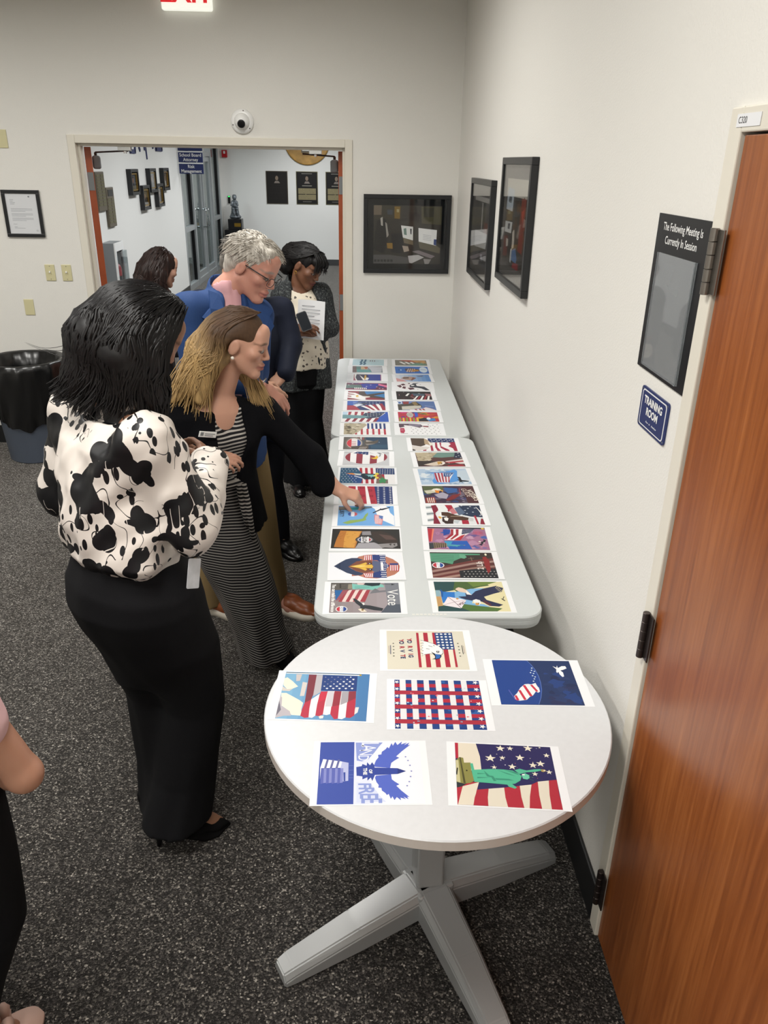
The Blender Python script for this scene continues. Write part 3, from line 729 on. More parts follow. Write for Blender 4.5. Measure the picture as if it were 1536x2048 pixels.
def A_land(a):
    q = [(210, 55), (1385, 55), (1475, 780), (160, 780)]
    a.H = homography(q, [(0, 0), (1, 0), (1, 1), (0, 1)])
    a.bg('#eeeff6'); a.P([(612, 55), (800, 55), (800, 780), (603, 780)], '#dfe3f4'); a.P([(205, 55), (612, 55), (603, 780), (155, 780)], '#3b4fa3')
    a.P([(628, 62), (950, 62), (905, 110), (850, 180), (780, 255), (700, 280), (640, 270)], '#8d9cd6')
    a.P([(640, 520), (820, 545), (870, 610), (920, 680), (1000, 755), (640, 760)], '#d5dbf1')
    for (t, x, y, sz, sx_) in (('L', 790, 85, .30, .6), ('A', 770, 125, .26, .6), ('N', 740, 178, .22, .6), ('D', 715, 240, .18, .7)):
        c = a.m((x, y)); a.text(t, c[0], c[1], sz, '#eef0fa', -90, sx=sx_)
    for (t, x, y, sz, sx_) in (('F', 730, 560, .2, .8), ('R', 750, 620, .24, .7), ('E', 780, 685, .28, .6), ('E', 810, 740, .32, .5)):
        c = a.m((x, y)); a.text(t, c[0], c[1], sz, '#8d9cd6', -90, sx=sx_, bold=0.0012)
    BLUE2 = '#5467c4'
    up = [(850, 320), (870, 270), (900, 235), (895, 205), (935, 200), (940, 170), (985, 140), (1005, 115), (1025, 130), (1055, 70), (1072, 100), (1100, 55), (1125, 92), (1180, 52), (1170, 85), (1240, 65), (1205, 95), (1270, 65), (1250, 95), (1280, 90), (1180, 165), (1112, 225), (1150, 240), (1090, 275), (1055, 300), (1042, 360), (860, 345)]
    a.P(up, BLUE2); a.P([(x+.045*(y-55)*.9, 800-y-8) for x, y in up], BLUE2)
    a.P([(635, 345), (700, 335), (710, 310), (760, 330), (765, 290), (800, 325), (825, 290), (855, 330), (860, 440), (830, 510), (810, 470), (770, 505), (770, 465), (710, 490), (710, 455), (640, 445)], '#33469b')
    a.P([(640, 345), (1130, 362), (1235, 397), (1135, 430), (640, 448)], '#33469b'); a.P([(1130, 362), (1235, 397), (1135, 430)], '#27367e')
    c = a.m((740, 397)); a.text('THE', c[0], c[1], .06, WHT, -90, bold=.0005); c = a.m((806, 397)); a.text('OF', c[0], c[1], .05, WHT, -90, bold=.0005)
    for x, y in [(1225, 230), (1255, 273), (1280, 330), (1298, 397), (1290, 461), (1275, 520), (1250, 568)]:
        c = a.m((x, y)); a.star(c[0], c[1], .013, '#5a66b4')
    a.P([(240, 250), (465, 280), (450, 352), (215, 355), (200, 490), (205, 350)], '#f1f2f8'); a.P([(465, 280), (543, 295), (540, 505), (445, 515), (445, 355)], '#b8bde0')
    for x in (262, 330, 398): a.P([(x+20, 255), (x+45, 258), (x+15, 355), (x-12, 355)], '#5f649a')
    for i, x in enumerate((215, 280, 350, 415)): a.P([(x, 358), (x+34, 358), (x+26, 530), (x-8, 540)], '#5a63b0'); a.P([(x+34, 358), (x+66, 358), (x+60, 525), (x+26, 530)], '#8288c6')
    a.P([(482, 405), (505, 405), (505, 508), (485, 508)], '#33469b')
    for y in (330, 380, 435, 470): a.L([(550, y), (600, y)], .004, '#6f80c0')
def A_statue(a):
    q = [(135, 60), (1218, 120), (1380, 835), (180, 770)]
    a.H = homography(q, [(0, 0), (1, 0), (1, 1), (0, 1)])
    a.bg('#2a2458')
    a.P([(135, 60), (172, 60), (185, 235), (150, 240)], '#b3263c'); a.P([(172, 60), (375, 72), (425, 220), (445, 370), (330, 380), (180, 240)], '#e4dac6')
    a.P([(150, 520), (420, 510), (400, 605), (360, 775), (180, 770)], '#b32c3c'); a.P([(235, 560), (420, 515), (395, 610), (362, 778), (185, 770)], '#e4dac6'); a.P([(150, 500), (330, 500), (230, 560), (170, 575)], '#2a3136')
    S = [(402, 600, 362, 778, '#b02b3b'), (532, 590, 533, 788, '#e2dac8'), (708, 578, 758, 803, '#b02b3b'), (885, 558, 943, 812, '#e2dac8'), (1018, 545, 1003, 816, '#b02b3b'), (1088, 512, 1145, 824, '#e2dac8'), (1212, 500, 1255, 830, '#b02b3b'), (1302, 492, 1385, 838, '')]
    for A, B in zip(S, S[1:]): a.P([(A[0], A[1]), (B[0], B[1]), ((B[0]+B[2])/2-8, (B[1]+B[3])/2), (B[2], B[3]), (A[2], A[3]), ((A[0]+A[2])/2-8, (A[1]+A[3])/2)], A[4])
    for x, y, r in [(655, 130, .05), (765, 132, .036), (968, 132, .052), (545, 240, .058), (680, 238, .034), (880, 238, .05), (1180, 215, .036), (1030, 325, .045), (1115, 308, .048), (795, 340, .045), (590, 345, .03), (1215, 405, .034), (1055, 425, .034), (1100, 125, .014)]:
        c = a.m((x, y)); a.star(c[0], c[1], r, '#ece4cf', -12)
    a.blobs(.3, .02, .9, .55, ['#e8dcd0', '#c06a78', '#d9d3e4'], 26, .002, .007, 5)
    a.P([(150, 265), (190, 225), (235, 235), (245, 290), (320, 290), (330, 380), (365, 500), (320, 525), (250, 530), (165, 510)], '#8b8748'); a.P([(190, 230), (205, 228), (270, 525), (245, 525)], '#4f4c28'); a.P([(150, 260), (180, 260), (210, 520), (165, 505)], '#c9c295')
    a.P([(165, 345), (178, 350), (170, 430), (155, 420)], '#1c1b12'); c = a.m((278, 380)); a.ell(c[0], c[1], .008, .012, '#24230f')
    G, GD = '#54b893', '#3a8f74'
    a.P([(315, 300), (345, 298), (365, 375), (400, 510), (370, 515), (345, 430)], G)
    a.P([(365, 372), (560, 365), (700, 372), (800, 385), (870, 420), (905, 450), (890, 500), (830, 535), (740, 545), (590, 530), (480, 520), (370, 512)], G)
    a.P([(735, 535), (800, 540), (855, 580), (830, 592), (760, 568)], G)
    a.P([(820, 380), (880, 365), (960, 385), (1040, 372), (1110, 370), (1130, 385), (1060, 400), (960, 405), (880, 425)], G)
    a.P([(905, 440), (940, 415), (990, 440), (995, 470), (970, 488), (920, 478)], '#6cc8a6')
    for p_ in ([(470, 380), (540, 440), (580, 445), (620, 500), (590, 505), (560, 460), (510, 450)], [(400, 410), (520, 418), (400, 424)], [(400, 455), (560, 462), (400, 470)], [(620, 375), (760, 420), (840, 450), (740, 425)], [(700, 375), (830, 400), (880, 440), (800, 410)], [(600, 470), (760, 480), (820, 500), (620, 490)]): a.P(p_, GD)
    for y0 in (430, 455, 478): a.L([(985, y0), (1040, y0+(y0-455)*.6+10)], .005, '#2d6e58')
    a.P([(1120, 372), (1165, 375), (1180, 392), (1150, 405), (1125, 398)], '#a8935a'); c = a.m((1160, 387)); a.star(c[0], c[1], .014, '#f4ecd8')
    a.P([(910, 425), (935, 425), (940, 440), (905, 438)], WHT)

def A_vote(a):
    q = [(185, 565), (1270, 565), (1300, 1075), (140, 1070)]
    a.H = homography(q, [(0, 0), (1, 0), (1, 1), (0, 1)])
    a.grad(0, 0, 1, 1, '#8f8384', '#a89fa4', 6)
    a.P([(1040, 560), (1270, 560), (1300, 1075), (970, 1075), (1090, 930)], '#7c7f88'); a.P([(1090, 930), (1290, 930), (1300, 1075), (970, 1075)], '#535a66')
    a.P([(185, 565), (520, 565), (520, 690), (400, 720), (180, 700)], '#5d5a55'); a.P([(320, 580), (425, 590), (425, 660), (320, 660)], '#3c3a37'); a.P([(240, 690), (370, 690), (400, 760), (330, 830), (250, 860)], '#28639f')
    for y in (600, 622, 645): a.L([(345, y), (420, y)], .012, '#8c877e')
    a.P([(460, 590), (520, 585), (520, 670), (450, 670)], '#8f8877')
    for i in range(7):
        x0 = 400+i*58; a.P([(x0, 690), (x0+62, 683), (x0-90+62, 890), (x0-110, 885)], '#a3404a' if i % 2 == 0 else '#e5d3cc')
    a.P([(370, 690), (470, 690), (290, 860), (250, 870)], '#9b5560')
    a.P([(520, 580), (640, 600), (760, 610), (900, 570), (1020, 600), (1040, 640), (960, 640), (880, 690), (700, 670), (620, 665), (560, 675), (525, 670)], '#7fc2b6')
    a.P([(690, 565), (980, 565), (960, 610), (840, 625), (720, 600)], '#23343a'); a.P([(600, 570), (730, 570), (700, 600), (610, 600)], '#d9c4c0')
    for y in (625, 645, 660): a.L([(560, y), (800, y-8)], .008, '#4e8f88')
    a.L([(1010, 590), (1160, 594)], .009, '#2b2d30'); a.P([(1155, 580), (1212, 594), (1155, 608)], '#2b2d30')
    a.P([(890, 660), (960, 700), (1065, 690), (1060, 720), (960, 730), (800, 750), (850, 690)], '#76767c')
    a.P([(525, 835), (560, 830), (640, 890), (690, 940), (800, 950), (1015, 1000), (990, 1045), (860, 1030), (720, 1000), (690, 1015), (640, 1000), (640, 965), (570, 910)], '#30343a')
    a.P([(670, 910), (700, 905), (718, 930), (690, 945)], '#f0eeea'); a.P([(605, 1015), (650, 1000), (690, 1010), (750, 1055), (660, 1060)], '#eadfcb'); a.P([(660, 1005), (700, 1010), (690, 1040), (660, 1035)], '#8a6c3c')
    c = a.m((340, 1010)); badge(a, c[0], c[1], .082)
    c = a.m((1165, 815)); a.text('Vote', c[0], c[1], .27, WHT, -90); c = a.m((213, 815)); a.text('You can make the difference', c[0], c[1], .088, WHT, -90, bold=.0006, shear=.25, sx=.9)
def A_eagleface(a):
    q = [(140, 70), (1345, 70), (1375, 535), (95, 530)]
    a.H = homography(q, [(0, 0), (1, 0), (1, 1), (0, 1)])
    a.bg('#eef0f5')
    a.P([(480, 480), (520, 230), (620, 130), (760, 100), (900, 95), (1080, 130), (1200, 180), (1290, 250), (1310, 310), (1290, 400), (1210, 460), (1085, 500), (900, 525), (720, 515), (590, 470)], '#b97a63')
    a.P([(190, 300), (290, 240), (400, 180), (500, 155), (600, 155), (700, 190), (560, 230), (430, 310), (560, 390), (690, 430), (640, 465), (540, 465), (400, 420), (290, 355)], '#33405c')
    for y0, y1 in ((225, 245), (245, 262), (265, 280), (300, 300), (320, 335), (340, 352), (365, 385)): a.P([(300, (y0+y1)/2-7), (215+abs(y0-300)*1.2, y1+3), (300, (y0+y1)/2+9)], '#1d2638')
    a.P([(430, 310), (580, 215), (830, 195), (870, 300), (830, 400), (700, 430), (570, 390)], '#7c4a38')
    a.P([(710, 105), (850, 110), (860, 200), (705, 190)], '#b53a48'); a.P([(680, 425), (840, 420), (820, 510), (690, 500)], '#b53a48')
    for i in range(5): a.L([(730+i*30, 110), (715+i*34, 192)], .012, WHT); a.L([(690+i*34, 430), (725+i*26, 500)], .012, WHT)
    a.P([(850, 100), (1075, 100), (1075, 515), (960, 515), (840, 510), (850, 420), (940, 400), (1000, 370), (990, 240), (930, 200), (850, 195)], '#2c3f7a')
    for i in range(4):
        for j in range(12):
            x = 985+i*24+(j % 2)*10; y = 115+j*34
            if 230 < y < 380 and x < 1040: continue
            c = a.m((x, y)); a.ell(c[0], c[1], .009, .016, WHT, 6)
    a.P([(1075, 245), (1135, 300), (1075, 360)], '#2c3f7a')
    for y in (275, 302, 330): c = a.m((1095, y)); a.ell(c[0], c[1], .009, .018, WHT, 6)
    a.P([(850, 200), (985, 225), (985, 380), (880, 420), (830, 380), (860, 320), (840, 270)], '#5a6280'); a.P([(985, 232), (1030, 235), (1028, 380), (985, 375)], '#f0eef2')
    a.P([(455, 305), (620, 275), (740, 235), (755, 265), (720, 285), (830, 275), (858, 310), (830, 345), (720, 335), (750, 360), (720, 385), (620, 340)], '#e2b74c'); a.P([(470, 305), (650, 292), (760, 300), (650, 312)], '#f3dc8a')
    for y in (258, 362): c = a.m((805, y)); a.ell(c[0], c[1], .022, .04, '#15161c', 10); a.ell(c[0]-.004, c[1], .01, .02, '#c9cdd6', 8)
    a.P([(1135, 255), (1285, 255), (1290, 400), (1135, 385)], '#b53a48'); a.P([(1140, 255), (1285, 255), (1280, 290), (1145, 285)], '#39457f')
    for i in range(4): a.L([(1158+i*36, 290), (1150+i*38, 388)], .013, WHT)
def A_voteman(a):
    q = [(130, 530), (1340, 535), (1370, 885), (105, 872)]
    a.H = homography(q, [(0, 0), (1, 0), (1, 1), (0, 1)])
    a.bg('#2e2d2c')
    a.P([(270, 560), (660, 570), (600, 680), (540, 870), (160, 850), (200, 720)], '#b9783a'); a.P([(380, 570), (640, 575), (560, 720), (520, 860), (330, 860), (340, 700)], '#d39a4a')
    g = random.Random(4)
    for i in range(26):
        x, y = g.uniform(220, 560), g.uniform(580, 850); a.L([(x, y), (x+g.uniform(-20, 60), y+g.uniform(-14, 14))], .006, '#8a5524')
    a.P([(660, 575), (810, 570), (830, 640), (660, 640)], '#8d8a8e'); a.P([(600, 780), (880, 770), (1030, 830), (1030, 880), (540, 870)], '#a3a1a6')
    a.P([(820, 590), (1000, 560), (1240, 650), (1310, 720), (1300, 800), (1100, 790), (960, 760), (860, 700)], '#3a302c'); a.P([(960, 620), (1180, 650), (1290, 720), (1100, 720)], '#5a4742')
    a.P([(950, 800), (1100, 790), (1300, 780), (1310, 830), (1220, 870), (1080, 860), (1030, 870)], '#8f8c8c'); a.P([(1150, 800), (1200, 790), (1190, 830)], '#3a3634'); a.P([(1230, 800), (1270, 795), (1260, 835)], '#3a3634')
    c = a.m((712, 720)); k = a.w/a.h
    for r, cc in ((.145, '#2c2c30'), (.125, '#77787c'), (.105, '#dcdcde'), (.095, '#2c3d72')): a.ell(c[0], c[1], r*.95, r*k*.78, cc)
    a.ell(c[0], c[1], .09, .09*k*.78, '#a53442', 16, -80, 80); a.rect(c[0]-.055, c[1]-.15, c[0]+.06, c[1]+.15, '#dfdfe0'); a.text('VOTE', c[0], c[1], .13, '#2a2a2d', 90, bold=.0008)
def A_liberty(a):
    q = [(250, 105), (1245, 115), (1265, 485), (220, 465)]
    a.H = homography(q, [(0, 0), (1, 0), (1, 1), (0, 1)])
    a.bg('#74aae0')
    a.P([(830, 120), (1110, 110), (1200, 160), (1250, 300), (1260, 480), (1040, 380), (930, 260), (900, 170)], '#f0f2f6'); a.P([(1100, 112), (1245, 115), (1250, 300), (1180, 240), (1150, 150)], '#74aae0'); a.P([(1040, 380), (1150, 430), (1262, 482), (1000, 480)], '#74aae0')
    a.P([(250, 118), (400, 120), (400, 180), (250, 185)], '#74706a'); a.P([(400, 135), (640, 135), (640, 180), (400, 182)], '#2f9aa4'); a.P([(640, 120), (840, 120), (850, 145), (640, 180)], '#5d6f7c')
    c = a.m((495, 258)); a.ell(c[0], c[1], .082, .12, '#e8ebf4', 20); a.ell(c[0]-.01, c[1], .075, .105, '#3a5a9e', 12, 100, 260); a.ell(c[0]+.01, c[1], .075, .105, '#c25a62', 12, -80, 80); a.rect(c[0]-.03, c[1]-.09, c[0]+.035, c[1]+.09, '#d9dde8')
    a.P([(310, 415), (450, 370), (600, 360), (680, 340), (720, 270), (775, 230), (770, 280), (730, 330), (740, 370), (680, 390), (560, 410), (400, 440)], '#8fae63')
    a.P([(890, 270), (975, 280), (965, 345), (1045, 355), (1025, 465), (900, 440), (885, 360)], '#d98a92'); a.P([(975, 285), (1048, 300), (1040, 355), (965, 345)], '#5a78b4')
    for i in range(6): a.L([(915+i*20, 290+max(0, i-2)*24), (900+i*20, 440)], .007, WHT)
    a.P([(855, 235), (990, 170), (1000, 155), (1020, 165), (1185, 130), (1180, 145), (1040, 190), (1000, 190), (870, 245)], '#1e2430')
    c = a.m((300, 240)); a.text('LIBERTY', c[0], c[1], .125, '#20242c', -90, bold=.0006, sx=.8)
def A_redstars(a):
    a.bg('#f2f0f0')
    for x0, x1, s_ in ((.0, .08, 0), (.16, .30, .02), (.335, .48, .04), (.52, .68, .075)): a.p([(x0, 0), (x1, 0), (x1+s_, 1), (x0+s_, 1)], '#b23546')
    a.p([(.66, 0), (1, 0), (1, 1), (.71, 1)], '#23376e')
    for i in range(3):
        for j in range(10): a.star(.73+i*.115, .05+j*.1+(i % 2)*.04, .028, WHT, 0)
    for x, y in ((.42, .09), (.44, .55), (.58, .24), (.60, .56), (.63, .86)): a.rect(x-.035, y-.05, x+.035, y+.05, '#7d1f2e'); a.rect(x-.024, y-.025, x+.024, y+.025, '#b23546')
    a.rect(0, .45, .3, 1, '#dfe9ec')
def A_bottle(a):
    q = [(130, 835), (1395, 845), (1435, 1225), (110, 1205)]
    a.H = homography(q, [(0, 0), (1, 0), (1, 1), (0, 1)])
    a.bg('#eceaea')
    for i in range(6): a.P([(440+i*127, 836), (500+i*127, 838), (530+i*132, 1220), (460+i*132, 1218)], RED)
    a.P([(945, 848), (1392, 850), (1412, 1000), (960, 995)], '#24406f')
    for i in range(7):
        for j in range(6): c = a.m((995+i*60, 868+j*24+(i % 2)*12)); a.star(c[0], c[1], .014, WHT, 0)
    a.P([(130, 838), (500, 838), (560, 900), (650, 1000), (640, 1130), (560, 1215), (112, 1205)], '#2c5878'); a.P([(260, 960), (640, 980), (650, 1090), (620, 1210), (480, 1215), (350, 1100)], '#2a4f86')
    for i in range(5):
        for j in range(8):
            x, y = 165+i*75+(j % 2)*30, 870+j*44
            if y > 940 and y < 1000 and x > 240: continue
            c = a.m((x, y)); a.star(c[0], c[1], .017, WHT, 0)
    a.P([(250, 970), (400, 965), (620, 990), (560, 1020), (380, 1000)], '#d98a4c'); a.P([(430, 970), (630, 985), (600, 1020), (480, 1010)], '#c9d3cf'); a.P([(440, 1020), (650, 1080), (640, 1100), (480, 1050)], '#d9dce4')
    a.P([(600, 1000), (660, 975), (940, 985), (960, 1050), (930, 1115), (700, 1120), (640, 1080)], '#1d2f3c'); a.P([(690, 1010), (900, 1005), (930, 1050), (860, 1060), (850, 1085), (820, 1040), (790, 1060), (760, 1020)], '#7fb9bd')
    for x, y in ((985, 985), (990, 1080), (945, 1030)): c = a.m((x, y)); a.ell(c[0], c[1], .036, .06, '#e9d64f', 12)
    a.P([(1020, 990), (1090, 1000), (1130, 1060), (1100, 1110), (1030, 1100)], '#7b564c'); a.P([(980, 1120), (1250, 1120), (1260, 1220), (970, 1218)], '#7a6a62'); a.P([(1040, 1130), (1090, 1090), (1130, 1060), (1160, 1100), (1235, 1130), (1190, 1170), (1200, 1215), (1130, 1190), (1060, 1215)], '#3f8a57')
def A_oval(a):
    q = [(200, 450), (1280, 460), (1310, 790), (180, 775)]
    a.H = homography(q, [(0, 0), (1, 0), (1, 1), (0, 1)])
    a.bg('#c9cacd'); a.grad(0, 0, 1, .25, '#b4b6ba', '#d0d1d4', 3, False)
    N = 40; ov = [(740+505*math.cos(2*math.pi*i/N), 585+160*math.sin(2*math.pi*i/N)) for i in range(N)]
    a.P(ov, '#eeeded')
    def band(x0, x1, c):
        pts = [(x, 585-160*math.sqrt(max(0, 1-((x-740)/505)**2))) for x in np.linspace(x0, x1, 8)]+[(x, 585+160*math.sqrt(max(0, 1-((x-740)/505)**2))) for x in np.linspace(x1, x0, 8)]
        a.P(pts, c)
    for x0, x1 in ((236, 355), (500, 650), (828, 1000), (1165, 1244)): band(x0, x1, '#8f3644')
    a.P([(415, 490), (500, 460), (640, 440), (790, 455), (800, 500), (770, 530), (520, 500)], '#27406f')
    for x, y in ((525, 483), (630, 500), (720, 488), (640, 462), (705, 515)): c = a.m((x, y)); a.star(c[0], c[1], .02, WHT)
    a.P([(780, 455), (960, 440), (1060, 460), (1135, 515), (1100, 600), (1020, 590), (940, 560), (780, 520)], '#e9e9ea'); a.P([(980, 470), (1060, 475), (1130, 515), (1080, 505), (1085, 555), (1030, 585), (1060, 520)], '#8a8c90'); a.P([(800, 470), (930, 500), (820, 485)], '#8a8c90')
    a.P([(835, 600), (930, 595), (990, 540), (1030, 590), (1000, 625), (920, 630)], '#e8bf3f')
    a.L([(220, 750), (480, 715)], .01, '#a9abb0')
def A_badgestatue(a):
    q = [(210, 105), (1240, 115), (1255, 412), (190, 405)]
    a.H = homography(q, [(0, 0), (1, 0), (1, 1), (0, 1)])
    a.grad(0, 0, 1, 1, '#6a645f', '#273a52', 8); a.P([(730, 115), (1240, 115), (1255, 412), (790, 410), (770, 330)], '#24405a'); a.P([(840, 300), (1250, 290), (1255, 380), (860, 390)], '#2f5069')
    for x in (490, 545, 600, 655): a.P([(x, 110), (x+40, 110), (x+35, 180), (x-5, 180)], '#8b4a4e' if x in (545, 655) else '#c9c2bf')
    a.P([(700, 200), (930, 210), (1040, 170), (1010, 250), (880, 290), (700, 300)], '#574f47'); a.P([(740, 180), (900, 210), (740, 230)], '#a39c95'); a.P([(720, 270), (960, 270), (760, 310)], '#8e8780')
    c = a.m((450, 255)); a.ell(c[0], c[1], .2, .5, '#7a736d', 24); a.ell(c[0]+.01, c[1], .175, .42, '#aaa29b', 24); a.ell(c[0], c[1], .165, .38, '#eae6e6', 24); a.ell(c[0], c[1], .16, .36, '#d0404c', 14, 110, 250); a.ell(c[0], c[1], .16, .36, '#2d4a94', 14, -60, 60)
    for y in (-.12, .02, .14): a.rect(c[0]-.06, c[1]+y, c[0]+.05, c[1]+y+.05, '#c98088')
    c = a.m((1050, 235)); a.star(c[0], c[1], .02, '#d9e6ea')
    a.P([(380, 330), (800, 310), (790, 400), (390, 400)], '#554c46')
    for i in range(6): a.L([(560+i*30, 395), (610+i*30, 345)], .012, '#b9b1aa')
def A_envelope(a):
    q = [(207, 553), (1225, 560), (1370, 1040), (275, 1030)]
    a.H = homography(q, [(0, 0), (1, 0), (1, 1), (0, 1)])
    a.bg('#e6dcae')
    a.P([(207, 553), (1160, 558), (1010, 600), (1040, 620), (900, 640), (760, 680), (560, 720), (520, 690), (360, 720), (300, 680), (230, 690)], '#4d6538'); a.P([(207, 553), (520, 555), (500, 690), (360, 720), (230, 690)], '#2b4c4e'); a.P([(700, 553), (1160, 558), (1010, 605), (800, 640)], '#6d8440')
    a.P([(275, 960), (380, 920), (760, 900), (1000, 960), (1240, 990), (1160, 1038), (275, 1030)], '#53723a'); a.P([(275, 940), (560, 950), (760, 1032), (275, 1030)], '#2b4c4e')
    a.P([(520, 720), (760, 670), (960, 660), (880, 720), (820, 800), (780, 900), (960, 920), (1060, 965), (900, 950), (700, 920), (520, 900)], '#7fb2dd')
    a.P([(232, 690), (300, 690), (320, 800), (345, 940), (270, 950)], '#c49a66'); a.P([(232, 690), (300, 690), (315, 790), (245, 790)], '#8fb0bc')
    a.P([(305, 670), (350, 715), (520, 720), (525, 810), (345, 900), (320, 790)], '#2f78c8'); a.P([(305, 670), (350, 715), (345, 800), (320, 790)], '#225a9e')
    a.P([(345, 930), (420, 795), (695, 850), (620, 985)], '#efe6ea'); a.L([(345, 930), (520, 880), (695, 850)], .006, '#8c5a68'); a.L([(420, 795), (520, 880), (620, 985)], .008, '#5c3442')
    c = a.m((625, 905)); a.text('USA', c[0], c[1], .08, '#6a3848', -140, bold=.0005)
    a.P([(575, 795), (690, 790), (680, 740), (770, 770), (830, 710), (960, 665), (1140, 625), (1250, 660), (1230, 720), (1110, 750), (960, 800), (1000, 850), (1120, 890), (1250, 930), (1190, 960), (1060, 950), (930, 880), (820, 860), (770, 860), (680, 840), (620, 820)], '#2a2f4e')
    for i in range(6): a.L([(1130+i*16, 660+i*16), (1170+i*16, 625+i*18)], .006, '#e6dcae')
    a.P([(940, 850), (1010, 880), (1080, 930), (1050, 950), (980, 910)], '#5c2f3a')
    a.P([(545, 660), (580, 645), (640, 660), (700, 690), (775, 770), (700, 760), (690, 735), (600, 720), (530, 680)], '#e4cbb6'); a.P([(690, 700), (775, 768), (700, 758)], WHT)
    a.P([(790, 855), (840, 838), (900, 855), (915, 890), (890, 935), (830, 915)], '#f1efee'); a.P([(830, 895), (885, 900), (885, 935), (835, 935)], '#d59a50'); c = a.m((880, 905)); a.ell(c[0], c[1], .008, .016, '#1d1a18', 8)
    c = a.m((560, 828)); a.ell(c[0], c[1], .02, .03, '#cf9a56', 8)
    a.P([(1210, 825), (1240, 835), (1258, 795), (1268, 800), (1250, 840), (1285, 865), (1270, 870), (1235, 848)], '#23262e')
def A_darkliberty(a):
    q = [(150, 112), (1100, 120), (1212, 522), (200, 508)]
    a.H = homography(q, [(0, 0), (1, 0), (1, 1), (0, 1)])
    a.bg('#3b3230')
    S = ['#6e3836', '#a08078', '#5c2f2e', '#957268', '#6b3634', '#a58478', '#5e302f']
    for i in range(7):
        y0 = 300+i*34; a.P([(190, y0+60), (450, y0+10), (800, y0-60+i*3), (1150, y0-100+i*5), (1160, y0-68+i*5), (800, y0-28+i*3), (450, y0+46), (195, y0+96)], S[i])
    a.P([(600, 400), (880, 370), (1175, 370), (1212, 522), (620, 515)], '#25272c')
    for i in range(9):
        for j in range(3): c = a.m((680+i*58+(j % 2)*25, 415+j*38)); a.star(c[0], c[1], .017, '#cfc9c4', 10)
    a.P([(155, 130), (400, 130), (640, 130), (920, 140), (925, 158), (700, 160), (640, 200), (520, 250), (500, 300), (400, 280), (170, 255)], '#5a9a7c')
    for y in (155, 180, 205, 230): a.L([(180, y), (520, y+20)], .009, '#2f6350')
    a.P([(600, 140), (680, 150), (720, 190), (680, 215), (610, 200)], '#6aa88a'); a.L([(740, 215), (830, 205)], .01, '#8d7a66'); a.L([(780, 190), (800, 250)], .01, '#8d7a66')
    c = a.m((1010, 150)); a.ell(c[0], c[1], .018, .045, '#f0ead0', 10); c = a.m((280, 315)); badge(a, c[0], c[1], .095, -80)
    a.P([(960, 190), (1010, 180), (1070, 250), (1090, 400), (1050, 450), (1000, 330)], '#8c2c2e')
    c = a.m((925, 320)); a.text('2 Lib', c[0], c[1], .16, '#e6dcd6', 90, bold=.0006); 
def A_fireworks(a):
    q = [(140, 525), (1255, 540), (1355, 970), (170, 945)]
    a.H = homography(q, [(0, 0), (1, 0), (1, 1), (0, 1)])
    a.bg('#a47090'); a.blobs(.1, .05, .95, .95, ['#8c6aa2', '#b98aa8', '#4a62a8', '#6a5a92', '#c49ab4'], 34, .03, .1, 2)
    a.P([(140, 525), (1255, 540), (1250, 565), (145, 545)], '#2c2c38')
    a.P([(150, 555), (270, 560), (230, 700), (220, 800), (165, 800)], '#b8323e'); a.P([(240, 560), (275, 560), (240, 720), (228, 800), (205, 800)], '#e8836a')
    a.P([(440, 570), (600, 575), (560, 660), (450, 690)], '#2c4ca0'); a.P([(450, 790), (900, 790), (1000, 950), (560, 950)], '#2a5eb4'); a.P([(460, 790), (620, 800), (560, 900), (500, 900)], '#3f9ac4')
    a.P([(580, 565), (820, 565), (960, 640), (880, 680), (760, 780), (470, 770), (590, 660)], '#f0ecec')
    for x in (590, 690): a.P([(x, 568), (x+55, 568), (x+50, 680), (x-80, 765), (x-120, 760), (x, 660)], '#a32f3c')
    a.P([(880, 665), (770, 780), (640, 775), (790, 690)], '#b8323e'); a.P([(820, 568), (1060, 560), (960, 640), (800, 665)], '#27305a')
    for i in range(7):
        for j in range(3): c = a.m((845+i*30-j*8, 580+j*26)); a.star(c[0], c[1], .011, WHT)
    for (cx, cy, r, c1) in ((1120, 640, .1, '#d0607e'), (1190, 880, .11, '#e0a0b4'), (340, 650, .07, '#c08ab0')):
        c = a.m((cx, cy)); k = a.w/a.h
        for i in range(26):
            t = i*2*math.pi/26; a.line([(c[0]+.2*r*math.cos(t), c[1]+.2*r*k*math.sin(t)), (c[0]+r*math.cos(t), c[1]+r*k*math.sin(t))], .005, c1)
    a.P([(165, 830), (250, 825), (260, 930), (170, 945)], '#3a4046'); a.P([(250, 820), (500, 835), (520, 900), (260, 935)], '#8c7a64')
    for i in range(6): a.L([(275+i*40, 830), (280+i*40, 920)], .014, '#3a3028')
    T = place(*a.m((660, 880)), .2, 4, 1.25); statue(a, T, '#5aa6b4', '#2f7690', None)
    c = a.m((1190, 820)); eagle_fly(a, place(c[0], c[1], .11, 30), '#2c2a34'); c = a.m((1215, 560)); a.ell(c[0], c[1], .03, .04, '#e0b850', 10)
